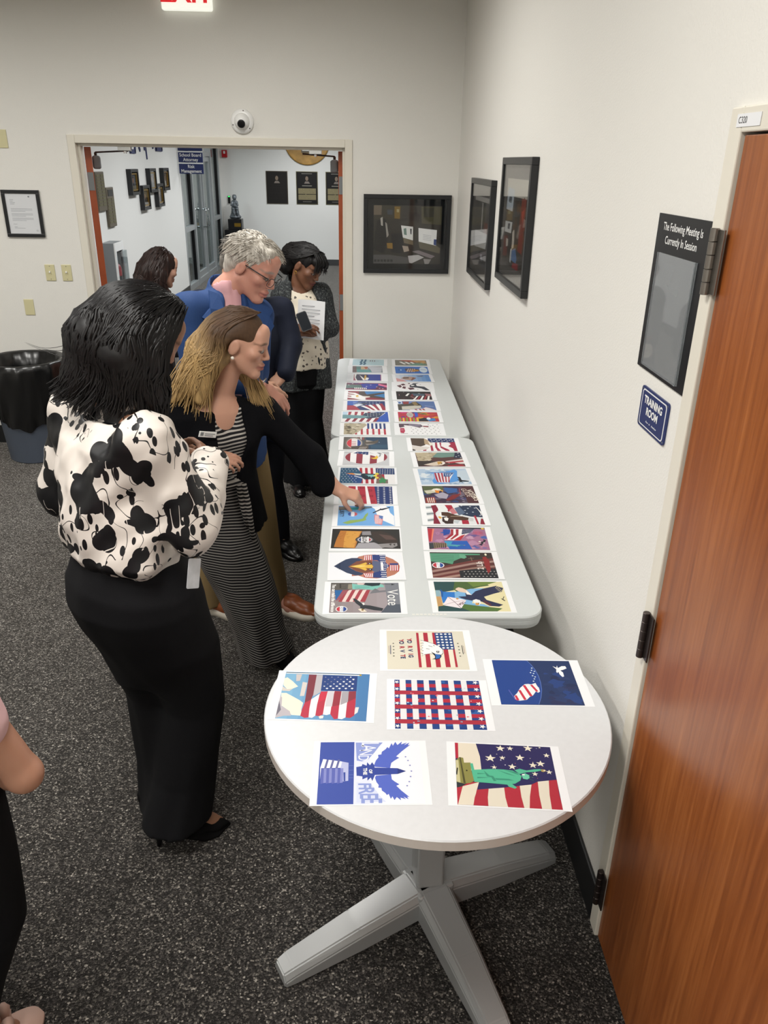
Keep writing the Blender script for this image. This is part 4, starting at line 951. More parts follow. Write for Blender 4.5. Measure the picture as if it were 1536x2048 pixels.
def A_eagleflag(a):
    q = [(95, 95), (1130, 105), (1228, 488), (130, 465)]
    a.H = homography(q, [(0, 0), (1, 0), (1, 1), (0, 1)])
    a.bg('#e4e6e8')
    for i in range(6): a.P([(100, 130+i*62), (250, 120+i*60), (300, 150+i*60), (110, 165+i*62)], '#8a9498' if i % 2 == 0 else '#f4f4f4')
    a.P([(200, 110), (290, 95), (345, 190), (270, 260), (365, 465), (230, 460), (245, 260)], '#84243a'); a.P([(440, 100), (590, 98), (640, 200), (520, 230), (490, 140)], '#a8283e'); a.P([(320, 120), (460, 100), (520, 190), (400, 240), (340, 230)], '#e9ecec')
    a.P([(540, 200), (620, 150), (700, 260), (600, 280)], '#c67a80'); a.P([(640, 160), (740, 130), (880, 260), (720, 300)], '#5a6a84')
    a.P([(720, 110), (1130, 108), (1190, 345), (960, 330), (780, 290), (850, 250)], '#26344e')
    for x, y in ((780, 115), (950, 130), (905, 165), (845, 205), (1040, 160), (880, 265), (1000, 240), (1140, 305)): c = a.m((x, y)); a.star(c[0], c[1], .026, '#cfd6de', 8)
    for i in range(4): a.L([(1060+i*26, 140+i*24), (1165, 250+i*18)], .012, WHT)
    a.P([(1010, 310), (1050, 310), (1110, 480), (1070, 478)], '#a8283e'); a.P([(1150, 370), (1190, 370), (1228, 488), (1130, 480)], '#8c2238'); a.P([(770, 390), (900, 400), (915, 475), (780, 472)], '#a8283e')
    a.P([(390, 235), (520, 240), (640, 285), (780, 320), (910, 350), (900, 395), (760, 400), (620, 385), (600, 465), (450, 460), (390, 390), (500, 320), (390, 300)], '#4d3326'); a.P([(400, 330), (470, 320), (600, 390), (610, 460), (480, 465), (400, 420)], '#3a2a28')
    a.P([(430, 350), (480, 335), (520, 360), (500, 410), (450, 400)], '#efefec'); a.P([(320, 330), (350, 315), (400, 345), (360, 365)], '#e0a63c'); a.P([(350, 255), (380, 250), (395, 305), (360, 320)], WHT); a.P([(620, 400), (740, 400), (690, 465), (620, 440)], '#c3ccd0'); a.L([(560, 320), (800, 320)], .012, '#c9b8a4')
    for i in range(4): a.L([(910, 350+i*18), (1000, 375+i*14)], .007, '#3a3026')
def A_guide(a):
    q = [(330, 1030), (1305, 1032), (1412, 1368), (380, 1362)]
    a.H = homography(q, [(0, 0), (1, 0), (1, 1), (0, 1)])
    a.bg('#3c2e44'); a.blobs(0, 0, 1, 1, ['#4a4068', '#2e4676', '#55506e', '#5a3c50', '#3a3a5c', '#6a6070'], 40, .04, .11, 6)
    a.P([(340, 1035), (720, 1035), (740, 1100), (560, 1130), (480, 1200), (370, 1170)], '#55603f'); a.P([(370, 1120), (560, 1100), (640, 1150), (420, 1180)], '#c9c6b0')
    c = a.m((630, 1110)); eagle_head(a, place(c[0], c[1], .11, 20, 1.4), '#e9e4d4'); a.P([(570, 1110), (660, 1120), (650, 1170), (590, 1160)], '#e08a2e')
    a.P([(560, 1200), (720, 1150), (830, 1200), (790, 1280), (640, 1260)], '#a9a4b4'); a.P([(750, 1060), (1000, 1080), (1000, 1150), (820, 1180), (760, 1120)], '#3a5f9a'); a.P([(770, 1300), (900, 1210), (1050, 1180), (1060, 1200), (950, 1280), (820, 1320)], '#7c2c30')
    a.P([(380, 1260), (560, 1240), (590, 1355), (390, 1360)], '#8c3a34')
    for i in range(4): a.L([(420+i*40, 1260), (440+i*36, 1350)], .016, '#e6dcd0')
    a.L([(1040, 1080), (1070, 1200)], .012, '#b24a4c'); a.L([(1000, 1140), (1080, 1135)], .008, '#b24a4c'); a.P([(1080, 1035), (1305, 1034), (1412, 1366), (1200, 1366)], '#4e2a30')
    c = a.m((1295, 1210)); a.text("VOTER'S", c[0], c[1], .17, '#efe8d8', -80, bold=.0006); c = a.m((1170, 1160)); a.text('GUIDE', c[0], c[1], .17, '#c8b8ac', -78, bold=.0004)
    for i in range(4): a.L([(1050+i*14, 1235+i*32), (1100+i*14, 1228+i*32)], .014, '#b9b2c0')
def A_skyflag(a):
    q = [(230, 705), (1165, 695), (1290, 995), (320, 1005)]
    a.H = homography(q, [(0, 0), (1, 0), (1, 1), (0, 1)])
    a.bg('#b4c9de'); a.blobs(0, 0, 1, 1, ['#dbe4ea', '#c6d6e4', '#9cb9d6', '#e6ebee', '#8aa8c6'], 60, .03, .09, 8)
    a.P([(430, 765), (760, 760), (950, 710), (1000, 740), (1000, 830), (1040, 930), (900, 960), (700, 990), (560, 985), (520, 930), (560, 880), (540, 800)], '#5a9ade')
    a.P([(1000, 740), (1160, 720), (1250, 900), (1100, 940), (1010, 830)], '#c3d2de')
    a.P([(550, 780), (740, 780), (940, 775), (870, 890), (840, 965), (700, 965), (630, 960), (580, 900)], '#e9e4e8')
    for i in range(5): a.P([(555+i*65, 780), (590+i*65, 780), (650+i*52, 962), (622+i*52, 955), (585+i*62, 890)], '#a8354a')
    a.P([(740, 778), (940, 775), (860, 850), (740, 850)], '#33568f')
    for x in (770, 805, 840, 870): a.L([(x, 785), (x+20, 840)], .01, '#dfe6ee')
    a.P([(420, 768), (945, 768), (945, 778), (420, 776)], '#7a8fb0')
    a.P([(1000, 850), (1060, 860), (1090, 915), (1230, 930), (1225, 945), (1090, 945), (1130, 975), (1070, 950), (1040, 965), (1050, 935), (1000, 905), (1040, 905)], '#232930')
def A_sepia(a):
    q = [(185, 388), (1060, 388), (1170, 662), (260, 665)]
    a.H = homography(q, [(0, 0), (1, 0), (1, 1), (0, 1)])
    a.bg('#5a3c3c'); a.P([(190, 388), (620, 390), (640, 450), (500, 500), (490, 560), (250, 550)], '#b8ab90'); a.blobs(.0, .0, .38, .6, ['#8f8268', '#d3c9b4', '#6f634e', '#c4b69a'], 22, .02, .05, 3)
    a.P([(620, 390), (960, 390), (960, 470), (700, 490), (520, 480)], '#6f8f86'); a.P([(960, 390), (1060, 390), (1100, 500), (940, 500)], '#252f48')
    for x, y in ((1020, 405), (1035, 450), (985, 470), (1075, 490)): c = a.m((x, y)); a.star(c[0], c[1], .025, WHT)
    a.P([(770, 560), (1130, 510), (1140, 560), (980, 580), (850, 600)], '#d8ccc8'); a.P([(760, 580), (1130, 545), (1140, 565), (900, 600)], '#b23844'); a.P([(820, 640), (1100, 620), (1165, 660), (830, 662)], '#9c2f3a'); a.P([(960, 590), (1140, 570), (1150, 610), (1060, 610)], '#e6dfdc')
    a.P([(240, 560), (500, 550), (640, 570), (400, 640), (260, 662)], '#3a3432'); a.P([(360, 630), (640, 560), (740, 560), (780, 600), (720, 640), (560, 655)], '#d6c8b8'); a.P([(620, 570), (700, 565), (720, 600), (640, 630)], '#c89a4c'); a.P([(720, 590), (770, 580), (770, 610), (730, 620)], '#f0eeea'); c = a.m((705, 605)); a.ell(c[0], c[1], .014, .03, '#1c1614', 8)
def A_headflag(a):
    q = [(105, 120), (940, 122), (1015, 362), (140, 355)]
    a.H = homography(q, [(0, 0), (1, 0), (1, 1), (0, 1)])
    a.bg('#eeecec'); a.P([(430, 122), (940, 122), (960, 195), (450, 198)], '#22386a')
    for i in range(5):
        for j in range(2): c = a.m((490+i*100+j*20, 140+j*32)); a.star(c[0], c[1], .028, WHT)
        c = a.m((555+i*100, 155)); a.star(c[0], c[1], .026, WHT)
    for p_ in ([(480, 260), (520, 250), (545, 360), (495, 360)], [(570, 200), (610, 200), (620, 290), (690, 360), (620, 360), (575, 290)], [(655, 200), (690, 200), (690, 270), (850, 340), (855, 362), (780, 355), (680, 300)], [(830, 200), (960, 190), (1015, 362), (950, 362), (920, 310), (830, 270), (880, 230)], [(360, 310), (410, 310), (400, 358), (335, 358)]): a.P(p_, '#a2304a')
    a.P([(105, 120), (360, 122), (430, 160), (380, 250), (300, 275), (130, 250)], '#54463c'); a.P([(360, 124), (440, 160), (530, 230), (500, 265), (430, 240), (370, 230)], '#b39c80'); a.P([(430, 170), (520, 225), (530, 240), (480, 260)], '#ece4d8'); a.P([(130, 260), (300, 275), (480, 285), (420, 330), (260, 355), (140, 350)], '#d6cfc9'); a.P([(140, 320), (200, 340), (190, 355), (142, 355)], '#38322e')
    for y in (150, 180, 210): a.L([(140, y), (340, y+25)], .012, '#3c312a')

def F_faces(a, c1=('#b8ad94', '#8a7f68', '#d6cdb8', '#5c5344')):
    a.bg(WHT); a.rect(.42, 0, 1, .55, '#f2f2f4')
    for i in range(5): a.rect(.55+i*.097, 0, .6+i*.097, .5, '#24407c')
    for i in range(6): a.rect(.26+i*.135, .5, .31+i*.135, 1, '#b83a4a')
    a.p([(0, 0), (.5, 0), (.55, .15), (.48, .35), (.35, .75), (.22, 1), (0, 1)], c1[0]); a.blobs(.0, .0, .4, .7, c1[1:], 30, .02, .06, 5); a.blobs(0, .7, .2, 1, c1[1:], 10, .02, .05, 6)
    a.line([(.42, .78), (.95, .8)], .008, '#6a6a6e')
def F_flagblue(a):
    a.bg('#2f58b4'); a.p([(0, 0), (.6, 0), (.95, .1), (.75, .7), (.65, 1), (0, 1)], '#efeded')
    for i in range(4): a.p([(.13+i*.14, 0), (.2+i*.14, 0), (.17+i*.14, .36), (.12+i*.14, .36)], '#a03648')
    for i in range(5): a.p([(.12+i*.15, .62), (.2+i*.15, .62), (.12+i*.15, 1), (.05+i*.15, 1)], '#8c3040')
    a.p([(.5, .1), (.95, .02), (.8, .55), (.55, .7), (.4, .5)], '#33405a')
    for i in range(16): a.star(.55+(i % 6)*.065, .12+(i//6)*.14+(i % 2)*.04, .02, WHT)
    a.p([(0, .3), (.45, .38), (.6, .5), (.45, .65), (0, .7)], '#6f9aa0'); a.p([(0, 0), (.12, 0), (.1, .3), (0, .32)], '#bcd6ea')
def F_wave(a):
    a.bg('#22376c'); a.p([(0, .5), (.2, .5), (.35, 1), (0, 1)], '#a83a4c'); a.p([(0, 0), (.3, 0), (.15, .5), (0, .45)], '#2d5cb4')
    for i in range(6): a.p([(.35+i*.1, .55-.05*i), (.42+i*.1, .5-.05*i), (.75+i*.06, 1), (.62+i*.06, 1)], WHT if i % 2 == 0 else '#9a3244')
    for i in range(14): a.star(.5+(i % 5)*.09, .12+(i//5)*.13, .022, '#e4e8f0')
    a.p([(.15, .45), (.3, .3), (.45, .35), (.35, .5), (.25, .65)], '#dfe6ee'); a.p([(.3, .3), (.6, .15), (.45, .4)], '#3a3f4c')
    for i in range(3): a.line([(.15, .1+i*.1), (.38, .22+i*.08)], .02, '#a9c4e6')
def F_eagledive(a):
    a.bg('#3f7fb8'); a.p([(0, 0), (.4, 0), (.55, .5), (1, .85), (1, 1), (0, 1)], '#8c2f3e')
    for i in range(3): a.p([(0, .15+i*.25), (.2, .2+i*.25), (.5, .75+i*.1), (.45, .85+i*.1), (.15, .35+i*.25), (0, .27+i*.25)], WHT)
    a.p([(.3, .05), (.45, 0), (.5, .4), (1, .1), (1, .25), (.7, .5), (1, .75), (1, .88), (.6, .72), (.45, .65), (.3, .4)], '#4a3f3a'); a.p([(.1, .5), (.2, .45), (.28, .65), (.2, .85), (.1, .75)], WHT); a.p([(.22, .5), (.28, .45), (.3, .65), (.23, .7)], '#e3b23c'); a.p([(.4, .58), (.6, .6), (.6, .7), (.5, .78)], '#e6dcd0')
def F_collage(a):
    a.bg('#6a2f4c'); a.blobs(0, 0, 1, 1, ['#8c3a58', '#4a3a6c', '#b0506a', '#33407c'], 30, .04, .1, 4)
    a.p([(0, .3), (.35, .3), (.4, .65), (.3, .75), (0, .8)], '#52706a'); a.p([(.35, .15), (.8, .1), (.72, .85), (.5, .9), (.4, .6)], '#3340a0'); a.p([(.8, .1), (1, .35), (1, .6), (.78, .3)], '#e87aa0')
    for i in range(7): a.p([(.2+i*.045, .72), (.23+i*.045, .7), (.24+i*.045, .9), (.22+i*.045, .9)], WHT)
    for x, y in ((.06, .35), (.15, .15), (.6, .3), (.75, .55), (.9, .8), (.5, .5), (.82, .75)): a.star(x, y, .03, WHT)
def F_small(a):
    a.bg('#2c3f94'); a.p([(0, 0), (.5, 0), (.55, .6), (.3, 1), (0, 1)], '#36314e'); a.p([(0, 0), (.08, 0), (.05, .5), (.15, 1), (0, 1)], '#a8566a')
    a.p([(.02, 0), (.1, 0), (.07, .5), (.14, 1), (.09, 1), (.03, .5)], WHT); a.p([(.2, .1), (.45, .9), (.35, .95)], WHT); a.p([(.4, .1), (.46, .2), (.44, .95), (.38, .8)], '#d0a44c'); a.p([(.46, .5), (.56, .6), (.5, .95), (.42, .85)], WHT); a.rect(.97, 0, 1, 1, '#9c5a74')
def F_teal(a):
    a.bg('#8a9298'); a.rect(0, 0, .13, 1, '#6c5a5a'); a.line([(.03, .5), (.11, .5)], .02, '#a09090'); a.line([(.03, .2), (.11, .2)], .02, '#a09090'); a.line([(.03, .8), (.11, .8)], .02, '#a09090')
    a.rect(.13, .05, .28, .55, '#5f827e'); a.rect(.28, .05, .5, .5, '#c2a988'); a.p([(.38, .1), (.55, .1), (.45, .5)], '#a85a4a'); a.p([(.14, .5), (.6, .6), (.63, .95), (.15, .95)], '#5f9c9c'); a.p([(.5, .05), (1, .1), (.95, .95), (.64, .9), (.6, .55)], '#c9ccd4')
    for i in range(5): a.line([(.55, .15+i*.14), (.97, .12+i*.17)], .02, '#5c5f68')
def F_cyan(a):
    a.bg('#b8d3dc'); 
    for dx in (0, .11): a.p([(.26+dx, .05), (.33+dx, .02), (.32+dx, .35), (.29+dx, .5), (.33+dx, .7), (.28+dx, .95), (.22+dx, .9), (.25+dx, .65), (.21+dx, .5), (.26+dx, .3)], '#4a6e86')
    for x in (.56, .63, .7): a.ell(x, .25, .018, .1, '#7c4a58', 8)
    a.line([(.73, .25), (.84, .25)], .012, '#7c4a58')
    for i in range(4): a.line([(.6+i*.05, .55), (.6+i*.05, .75)], .004, '#8fb0bc')
def F_whitestars(a):
    a.bg('#f3f3f4'); g = random.Random(2)
    for i in range(7):
        for j in range(6):
            x, y = .3+i*.11+(j % 2)*.04, .08+j*.16+(i % 2)*.05
            if y < .4 and x < .72: continue
            a.star(x, y, .026, '#2c3040', g.uniform(0, 70))
    a.p([(0, .02), (.3, .02), (.55, .08), (.6, .25), (.5, .38), (.3, .22), (.12, .15), (.14, .3), (.02, .4), (0, .3)], '#5c4a56'); a.p([(.25, .05), (.52, .1), (.56, .25), (.45, .3), (.25, .18)], '#8a8294'); a.p([(.6, .2), (.75, .22), (.72, .34), (.6, .3)], '#8c4450')
    a.p([(.02, .45), (.12, .42), (.14, .7), (.1, .9), (.02, .85)], '#b83c58'); a.line([(.04, .6), (.1, .6)], .02, WHT); a.line([(.02, .92), (.2, .92)], .02, '#3a2c3c')
def F_pop(a):
    a.bg('#b83a4c'); a.blobs(0, 0, .5, 1, ['#5a3a8c', '#c0302c', '#2f3a6c', '#c84a8a'], 14, .04, .1, 3); a.blobs(.5, 0, 1, 1, ['#d08a34', '#4a6a48', '#c0503c', '#e0a03c', '#b04a7c'], 18, .05, .12, 4)
    for i in range(6): a.rect(.02+i*.085, .62, .06+i*.085, 1, '#e8c13c' if i % 2 else '#7ba63c')
    a.rect(.42, .05, .5, .5, '#3a5ec0'); a.ell(.3, .3, .09, .28, '#d8d4cc', 14)
    for i in range(5): a.line([(.23+i*.035, .1), (.23+i*.035, .5)], .012, '#2c2c34')
    a.p([(.48, .75), (.65, .6), (.75, .7), (.72, .98), (.5, .98)], '#2a2c34'); a.p([(.68, .7), (.9, .65), (.92, .9), (.75, .98)], '#3f86c4'); a.ell(.75, .68, .05, .12, WHT, 10); a.rect(.46, .6, .5, 1, '#e8b83c')
def F_arrowhead(a):
    a.bg('#6c82b4'); a.p([(.5, 0), (1, 0), (1, 1), (.6, .7)], '#5a74a8'); a.p([(0, .35), (.3, .3), (.5, .02), (.62, .4), (.65, .6), (.5, .85), (.2, .95), (0, 1)], '#4c4840'); a.p([(.1, .6), (.45, .5), (.62, .5), (.6, .75), (.3, .95), (.1, .95)], '#c6c2b6'); a.p([(.38, .1), (.5, .05), (.55, .4), (.45, .5)], '#8a7650')
    a.p([(0, .05), (.12, .0), (.12, .3), (0, .35)], '#e4e8ee'); a.p([(.02, .1), (.1, .08), (.1, .26), (.03, .28)], '#2f5c9c'); a.p([(.14, .05), (.32, .02), (.3, .3), (.16, .35)], '#8c4040'); a.p([(.3, .95), (.65, .8), (.75, .65), (.9, .85), (1, 1), (.3, 1)], '#e0d8da')
    for x in (.42, .53, .62): a.p([(x, .9-.2*(x-.4)), (x+.05, .88-.3*(x-.4)), (x+.09, 1), (x+.04, 1)], '#9c3444')
    a.line([(.72, .5), (.95, .6)], .025, '#aab8d4'); a.line([(.7, .62), (.95, .85)], .02, '#8c5a74')
def F_black(a):
    a.bg('#241c20'); a.blobs(0, 0, 1, 1, ['#3a2428', '#2c2c38', '#4a2a2c'], 16, .04, .1, 3)
    for i in range(3): a.p([(.25+i*.15, .55), (.33+i*.15, .25), (.39+i*.15, .25), (.31+i*.15, .58)], WHT if i % 2 == 0 else '#8c2f38')
    a.p([(.45, .25), (.82, .3), (.78, .6), (.5, .55)], '#4a5c6c'); a.p([(.82, .25), (1, .3), (1, .6), (.85, .55)], '#9c6c70')
    for i in range(5): a.p([(.45+i*.1, 1), (.58+i*.08, .55), (.63+i*.08, .55), (.51+i*.1, 1)], WHT if i % 2 == 0 else '#96303c')
    a.ell(.45, .7, .08, .2, '#54242a', 12); a.line([(.4, .65), (.5, .75)], .02, '#c9b0ac'); a.line([(.3, .1), (.7, .14)], .012, '#4a7a72'); a.star(.22, .1, .02, WHT); a.ell(.08, .45, .012, .06, '#b8848a', 8)
def F_whiteeagle(a):
    a.bg('#f2f2f3'); a.p([(0, .4), (.1, .2), (.3, .05), (.42, .1), (.5, .35), (.45, .75), (.3, .95), (.1, .7)], '#efe9ea')
    for p_ in ([(0, .42), (.12, .3), (.16, .55), (.1, .7)], [(.12, .2), (.22, .1), (.28, .3), (.18, .4)], [(.2, .5), (.28, .55), (.26, .85), (.16, .75)], [(.34, .05), (.42, .02), (.4, .2)], [(.33, .7), (.5, .65), (.55, .85), (.4, .98)]): a.p(p_, '#5c3440')
    a.p([(.4, .35), (.52, .05), (.7, .0), (.6, .15), (.62, .42), (.85, .5), (1, .98), (.88, 1), (.75, .75), (.6, .65), (.4, .6)], '#3a3f4a'); a.p([(.46, .25), (.56, .3), (.52, .42), (.44, .42)], WHT); a.star(.74, .2, .03, '#2c3040'); a.star(.64, .9, .03, '#2c3040')
def F_hand(a):
    a.grad(0, 0, 1, 1, '#dfe4ec', '#5a8ed0', 8); a.p([(0, .5), (.2, .75), (.3, 1), (0, 1)], '#d9a0a0'); a.p([(.14, .55), (.25, .3), (.48, .32), (.6, .5), (.45, .85), (.25, .75)], '#b89a8c'); a.p([(.22, .42), (.38, .38), (.38, .55), (.2, .58)], '#5a4c4c'); a.p([(.5, .4), (.6, .5), (.45, .85), (.42, .8)], '#8a5a48'); a.p([(.62, .2), (.85, .15), (.78, .28), (.68, .3)], '#6a6470')
def F_medal(a):
    a.bg('#3f76c8'); a.p([(.3, .3), (.5, .2), (.72, .4), (.78, .6), (.6, .75), (.4, .85), (.3, .6)], '#5a5260'); 
    for i in range(4): a.p([(.32+i*.07, .75), (.4+i*.06, .3), (.43+i*.06, .3), (.36+i*.07, .8)], '#d8bcae')
    a.p([(.5, .5), (.7, .45), (.7, .65), (.52, .7)], '#c08a3c'); a.ell(.85, .45, .125, .42, '#c3d8ee', 22); a.ell(.85, .45, .11, .37, '#dbe8f4', 22); a.line([(.77, .42), (.93, .46)], .03, '#4a6ca4'); a.ell(.17, .5, .025, .12, '#a9c8ec', 10); a.rect(.1, .35, .13, .6, '#2f5c9c')
def F_paint(a):
    a.bg('#7c7a72'); a.p([(.1, .05), (.45, 0), (.7, .2), (.65, .45), (.4, .3)], '#a8503c'); a.p([(.5, .05), (.95, .05), (1, .6), (.7, .5)], '#c89a68')
    for i in range(3): a.p([(.12+i*.17, .35), (.2+i*.17, .32), (.35+i*.15, .75), (.28+i*.15, .8)], WHT)
    a.p([(.42, .75), (.85, .5), (1, .7), (.9, .95), (.45, .98)], '#6f9a8c'); a.blobs(.75, .1, 1, .9, ['#8a7a50', '#b0a070', '#5c6a5c'], 10, .03, .06, 5)

PW, PH = 0.2794, 0.2159
def sheet(center, ang, z, fn, iw, ih, label, group, quad=None):
    """one printed letter-size page; artwork iw x ih metres"""
    e = empty('printed_picture', (center[0], center[1], z), ang); tag(e, label, 'print', group)
    bm = BM()
    nx, ny = 8, 6; g = random.Random(int(center[0]*1000)+int(center[1]*7000))
    cu = g.uniform(0.0, 0.0016)
    VV = [[bm.verts.new((-PW/2+PW*i/nx, -PH/2+PH*j/ny, 0.0003)) for j in range(ny+1)] for i in range(nx+1)]
    for i in range(nx):
        for j in range(ny): bm.faces.new((VV[i][j], VV[i+1][j], VV[i+1][j+1], VV[i][j+1]))
    r = bmesh.ops.extrude_face_region(bm, geom=bm.faces[:])
    for v in r['geom']:
        if isinstance(v, bmesh.types.BMVert): v.co.z -= 0.0002
    bmesh.ops.recalc_face_normals(bm, faces=bm.faces)
    obj('paper_sheet', bm, 'paper', e)
    a = Art(iw, ih); fn(a)
    o = link('printed_image', a.mesh('print'), 'ink', e); o.location = (0, 0, 0.0004)
    return e
def quad_pose(q, z):
    W = [bp(u, v, z=z) for u, v in q]
    c = sum(W, Vector((0, 0, 0)))/4
    d = (W[1]-W[0])+(W[2]-W[3]); ang = math.atan2(d.y, d.x)
    w = ((W[1]-W[0]).length+(W[2]-W[3]).length)/2; h = ((W[3]-W[0]).length+(W[2]-W[1]).length)/2
    return c, ang, min(w, 0.27), min(h, 0.208)
G1 = 'prints on the folding tables'
LONG = [
 ([(663, 1164), (798, 1164), (801, 1228), (657, 1228)], A_vote, 'print reading Vote with green statue, striped flag and gliding eagle on grey'),
 ([(661, 1107), (805, 1105), (807, 1160), (655, 1160)], A_eagleface, 'print of an eagle face with dark feathers and yellow beak in a tan oval'),
 ([(664.7, 1058), (799, 1059), (801, 1098), (661.6, 1097)], A_voteman, 'print with vote badge between orange parchment and a dark portrait'),
 ([(678, 1012), (788, 1012), (789, 1053.5), (674, 1052)], A_liberty, 'light blue print reading LIBERTY with green landmass and small flag'),
 ([(680, 973), (783.5, 973), (786.6, 1009), (677, 1007)], A_redstars, 'print of red stripes and rows of white stars on navy, under the reaching hand'),
 ([(680.6, 936), (787.8, 936.6), (791.4, 968.4), (679.4, 966.7)], A_bottle, 'print of a starred teal figure over red stripes with a green leaf'),
 ([(687.8, 903), (775.8, 904.6), (781, 931.8), (685.4, 930.6)], A_oval, 'print of a striped oval with white eagle head on pale grey'),
 ([(687.8, 874.5), (774.5, 875), (776, 900), (686, 899)], A_badgestatue, 'dark slate print with red white and blue round badge'),
 ([(867.5, 1162), (1007.5, 1162.5), (1017.5, 1225), (876, 1225)], A_envelope, 'print of an eagle carrying a white envelope over green and blue'),
 ([(859, 1105), (982.5, 1105.6), (997.5, 1158), (866, 1156)], A_darkliberty, 'dark print of a green statue beside a dim flag and red ribbon'),
 ([(855, 1054), (968.4, 1055.6), (981, 1101), (858, 1098.8)], A_fireworks, 'print of fireworks, waving flag and blue statue on purple sky'),
 ([(850.4, 1010.6), (958.8, 1011), (969.7, 1050), (856.4, 1048.6)], A_eagleflag, 'print of a brown eagle across a folded flag with silver shading'),
 ([(844.4, 972.5), (946.8, 972), (956.4, 1007), (849.7, 1006.5)], A_guide, "dark print reading VOTER'S GUIDE with an eagle and purple haze"),
 ([(834.8, 938.3), (930.6, 937.6), (944.4, 969.6), (843.2, 970.3)], A_skyflag, 'print of a flag and black bird against bright cloudy blue sky'),
 ([(830, 905.3), (920.3, 905.3), (931, 933), (836.7, 933.5)], A_sepia, 'sepia print of carved stone faces above a white eagle head'),
 ([(821, 876.9), (907.5, 877.3), (915.5, 902.9), (825, 902)], A_headflag, 'print of a brown eagle head before red stripes and navy stars'),
 ([(688.3, 846.9), (771.9, 846.9), (773.3, 869.8), (687.5, 868.7)], F_faces, 'print of stone faces beside upright blue and red bars'),
 ([(685.4, 823.9), (776.4, 824.4), (776.9, 844.4), (684.4, 843.7)], F_flagblue, 'print of a flag slanting across a solid blue corner'),
 ([(694.6, 802), (769.6, 802.7), (771.2, 820.8), (694, 820.2)], F_wave, 'print of a swirling flag on navy with one red corner'),
 ([(696.2, 782.7), (769, 783.3), (769.6, 800.6), (694.8, 799.4)], F_eagledive, 'print of a diving eagle over red stripes and blue sky'),
 ([(693, 765.6), (773.7, 766.7), (774, 780.6), (691.7, 779)], F_collage, 'purple and pink collage print with white lettering strokes and stars'),
 ([(707.7, 749.6), (761.9, 750.6), (762.9, 760.8), (707, 760.4)], F_small, 'small centred print with solid royal blue right half'),
 ([(705.6, 732.7), (764.6, 732.7), (765, 745.8), (704.6, 744.8)], F_teal, 'print of a teal bar over grey and tan blocks'),
 ([(706, 718.7), (767, 719.7), (768.5, 731.7), (705, 730.6)], F_cyan, 'pale cyan print with two dark blue wavy shapes'),
 ([(797, 847), (877.5, 848), (881.6, 869.8), (800, 869)], F_whitestars, 'white print scattered with small dark stars'),
 ([(796, 824.4), (874.3, 825), (878.5, 844), (797, 843)], F_pop, 'bright multicoloured print with orange, purple and yellow blocks'),
 ([(795, 802.5), (869, 803), (872, 821), (796, 820.4)], F_arrowhead, 'print of a pale eagle head before a hazy blue background'),
 ([(792.7, 783.3), (860.8, 783.7), (864.6, 800), (793, 799)], F_black, 'black print with slanted white and red stripes'),
 ([(793, 765.6), (855.6, 766.7), (860.8, 781), (794, 780)], F_whiteeagle, 'white print with a dark eagle and maroon patches'),
 ([(791.7, 750), (858.7, 749.4), (860.8, 764), (792, 763)], F_hand, 'pale print of a tan box shape fading into blue'),
 ([(790, 733.3), (855.6, 733.7), (857.7, 747.9), (791, 747)], F_medal, 'blue print with a pale round medallion'),
 ([(790, 720.8), (851.5, 721.4), (855, 731.7), (790.4, 730.6)], F_paint, 'grey and tan print with white slanted strokes'),
]
for k_, (q, fn, lab) in enumerate(LONG):
    c, ang, iw, ih = quad_pose(q, ZT)
    cx = c.x
    sheet((cx, c.y), ang, ZT+0.0002+(k_ % 2)*0.0008, fn, min(iw, .268), min(max(ih, .17), .2), lab, G1)
S5 = 0.46875
def z5(pts): return [(520+x*S5, 1220+y*S5) for x, y in pts]
ROUND = [
 ([(545, 88), (868, 92), (897, 255), (545, 252)], [(513, 88), (890, 90), (928, 258), (512, 255)], A_you, 'cream print of an eagle head with blue beak over a striped flag'),
 ([(117, 265), (473, 277), (455, 478), (65, 465)], [(85, 258), (500, 270), (487, 485), (25, 468)], A_flagsky, 'print of a draped flag against blue sky with cream clouds'),
 ([(980, 213), (1300, 218), (1398, 407), (1032, 403)], [(948, 210), (1350, 217), (1430, 412), (995, 408)], A_globe, 'navy print of a striped landmass on a globe and a white bird'),
 ([(577, 300), (935, 308), (972, 522), (575, 515)], [(543, 293), (968, 297), (1000, 522), (540, 512)], A_grid, 'print of a woven red, white and blue grid edged with stars'),
 ([(268, 563), (690, 563), (712, 830), (250, 830)], [(228, 560), (712, 557), (737, 833), (207, 838)], A_land, 'blue print reading LAND OF THE FREE with a spread-winged eagle'),
 ([(830, 568), (1237, 587), (1295, 858), (845, 832)], [(790, 560), (1275, 580), (1337, 866), (803, 835)], A_statue, 'print of the green statue lying across a starred and striped flag'),
]
for q, pq, fn, lab in ROUND:
    c, ang, iw, ih = quad_pose(z5(q), ZR); c2, ang2, _, _ = quad_pose(z5(pq), ZR)
    sheet((c2.x, c2.y), ang2, ZR+0.0002, fn, iw, ih, lab, 'prints on the round table')
# ================================================================== things on the walls of the room
def art_on(e, y, cx, cz, w_, h_, fn, name='printed_image', crop=None):
    a = Art(w_, h_, crop); fn(a)
    o = link(name, a.mesh(name), 'ink', e); o.rotation_euler = (math.pi/2, 0, 0); o.location = (cx, y, cz); return o

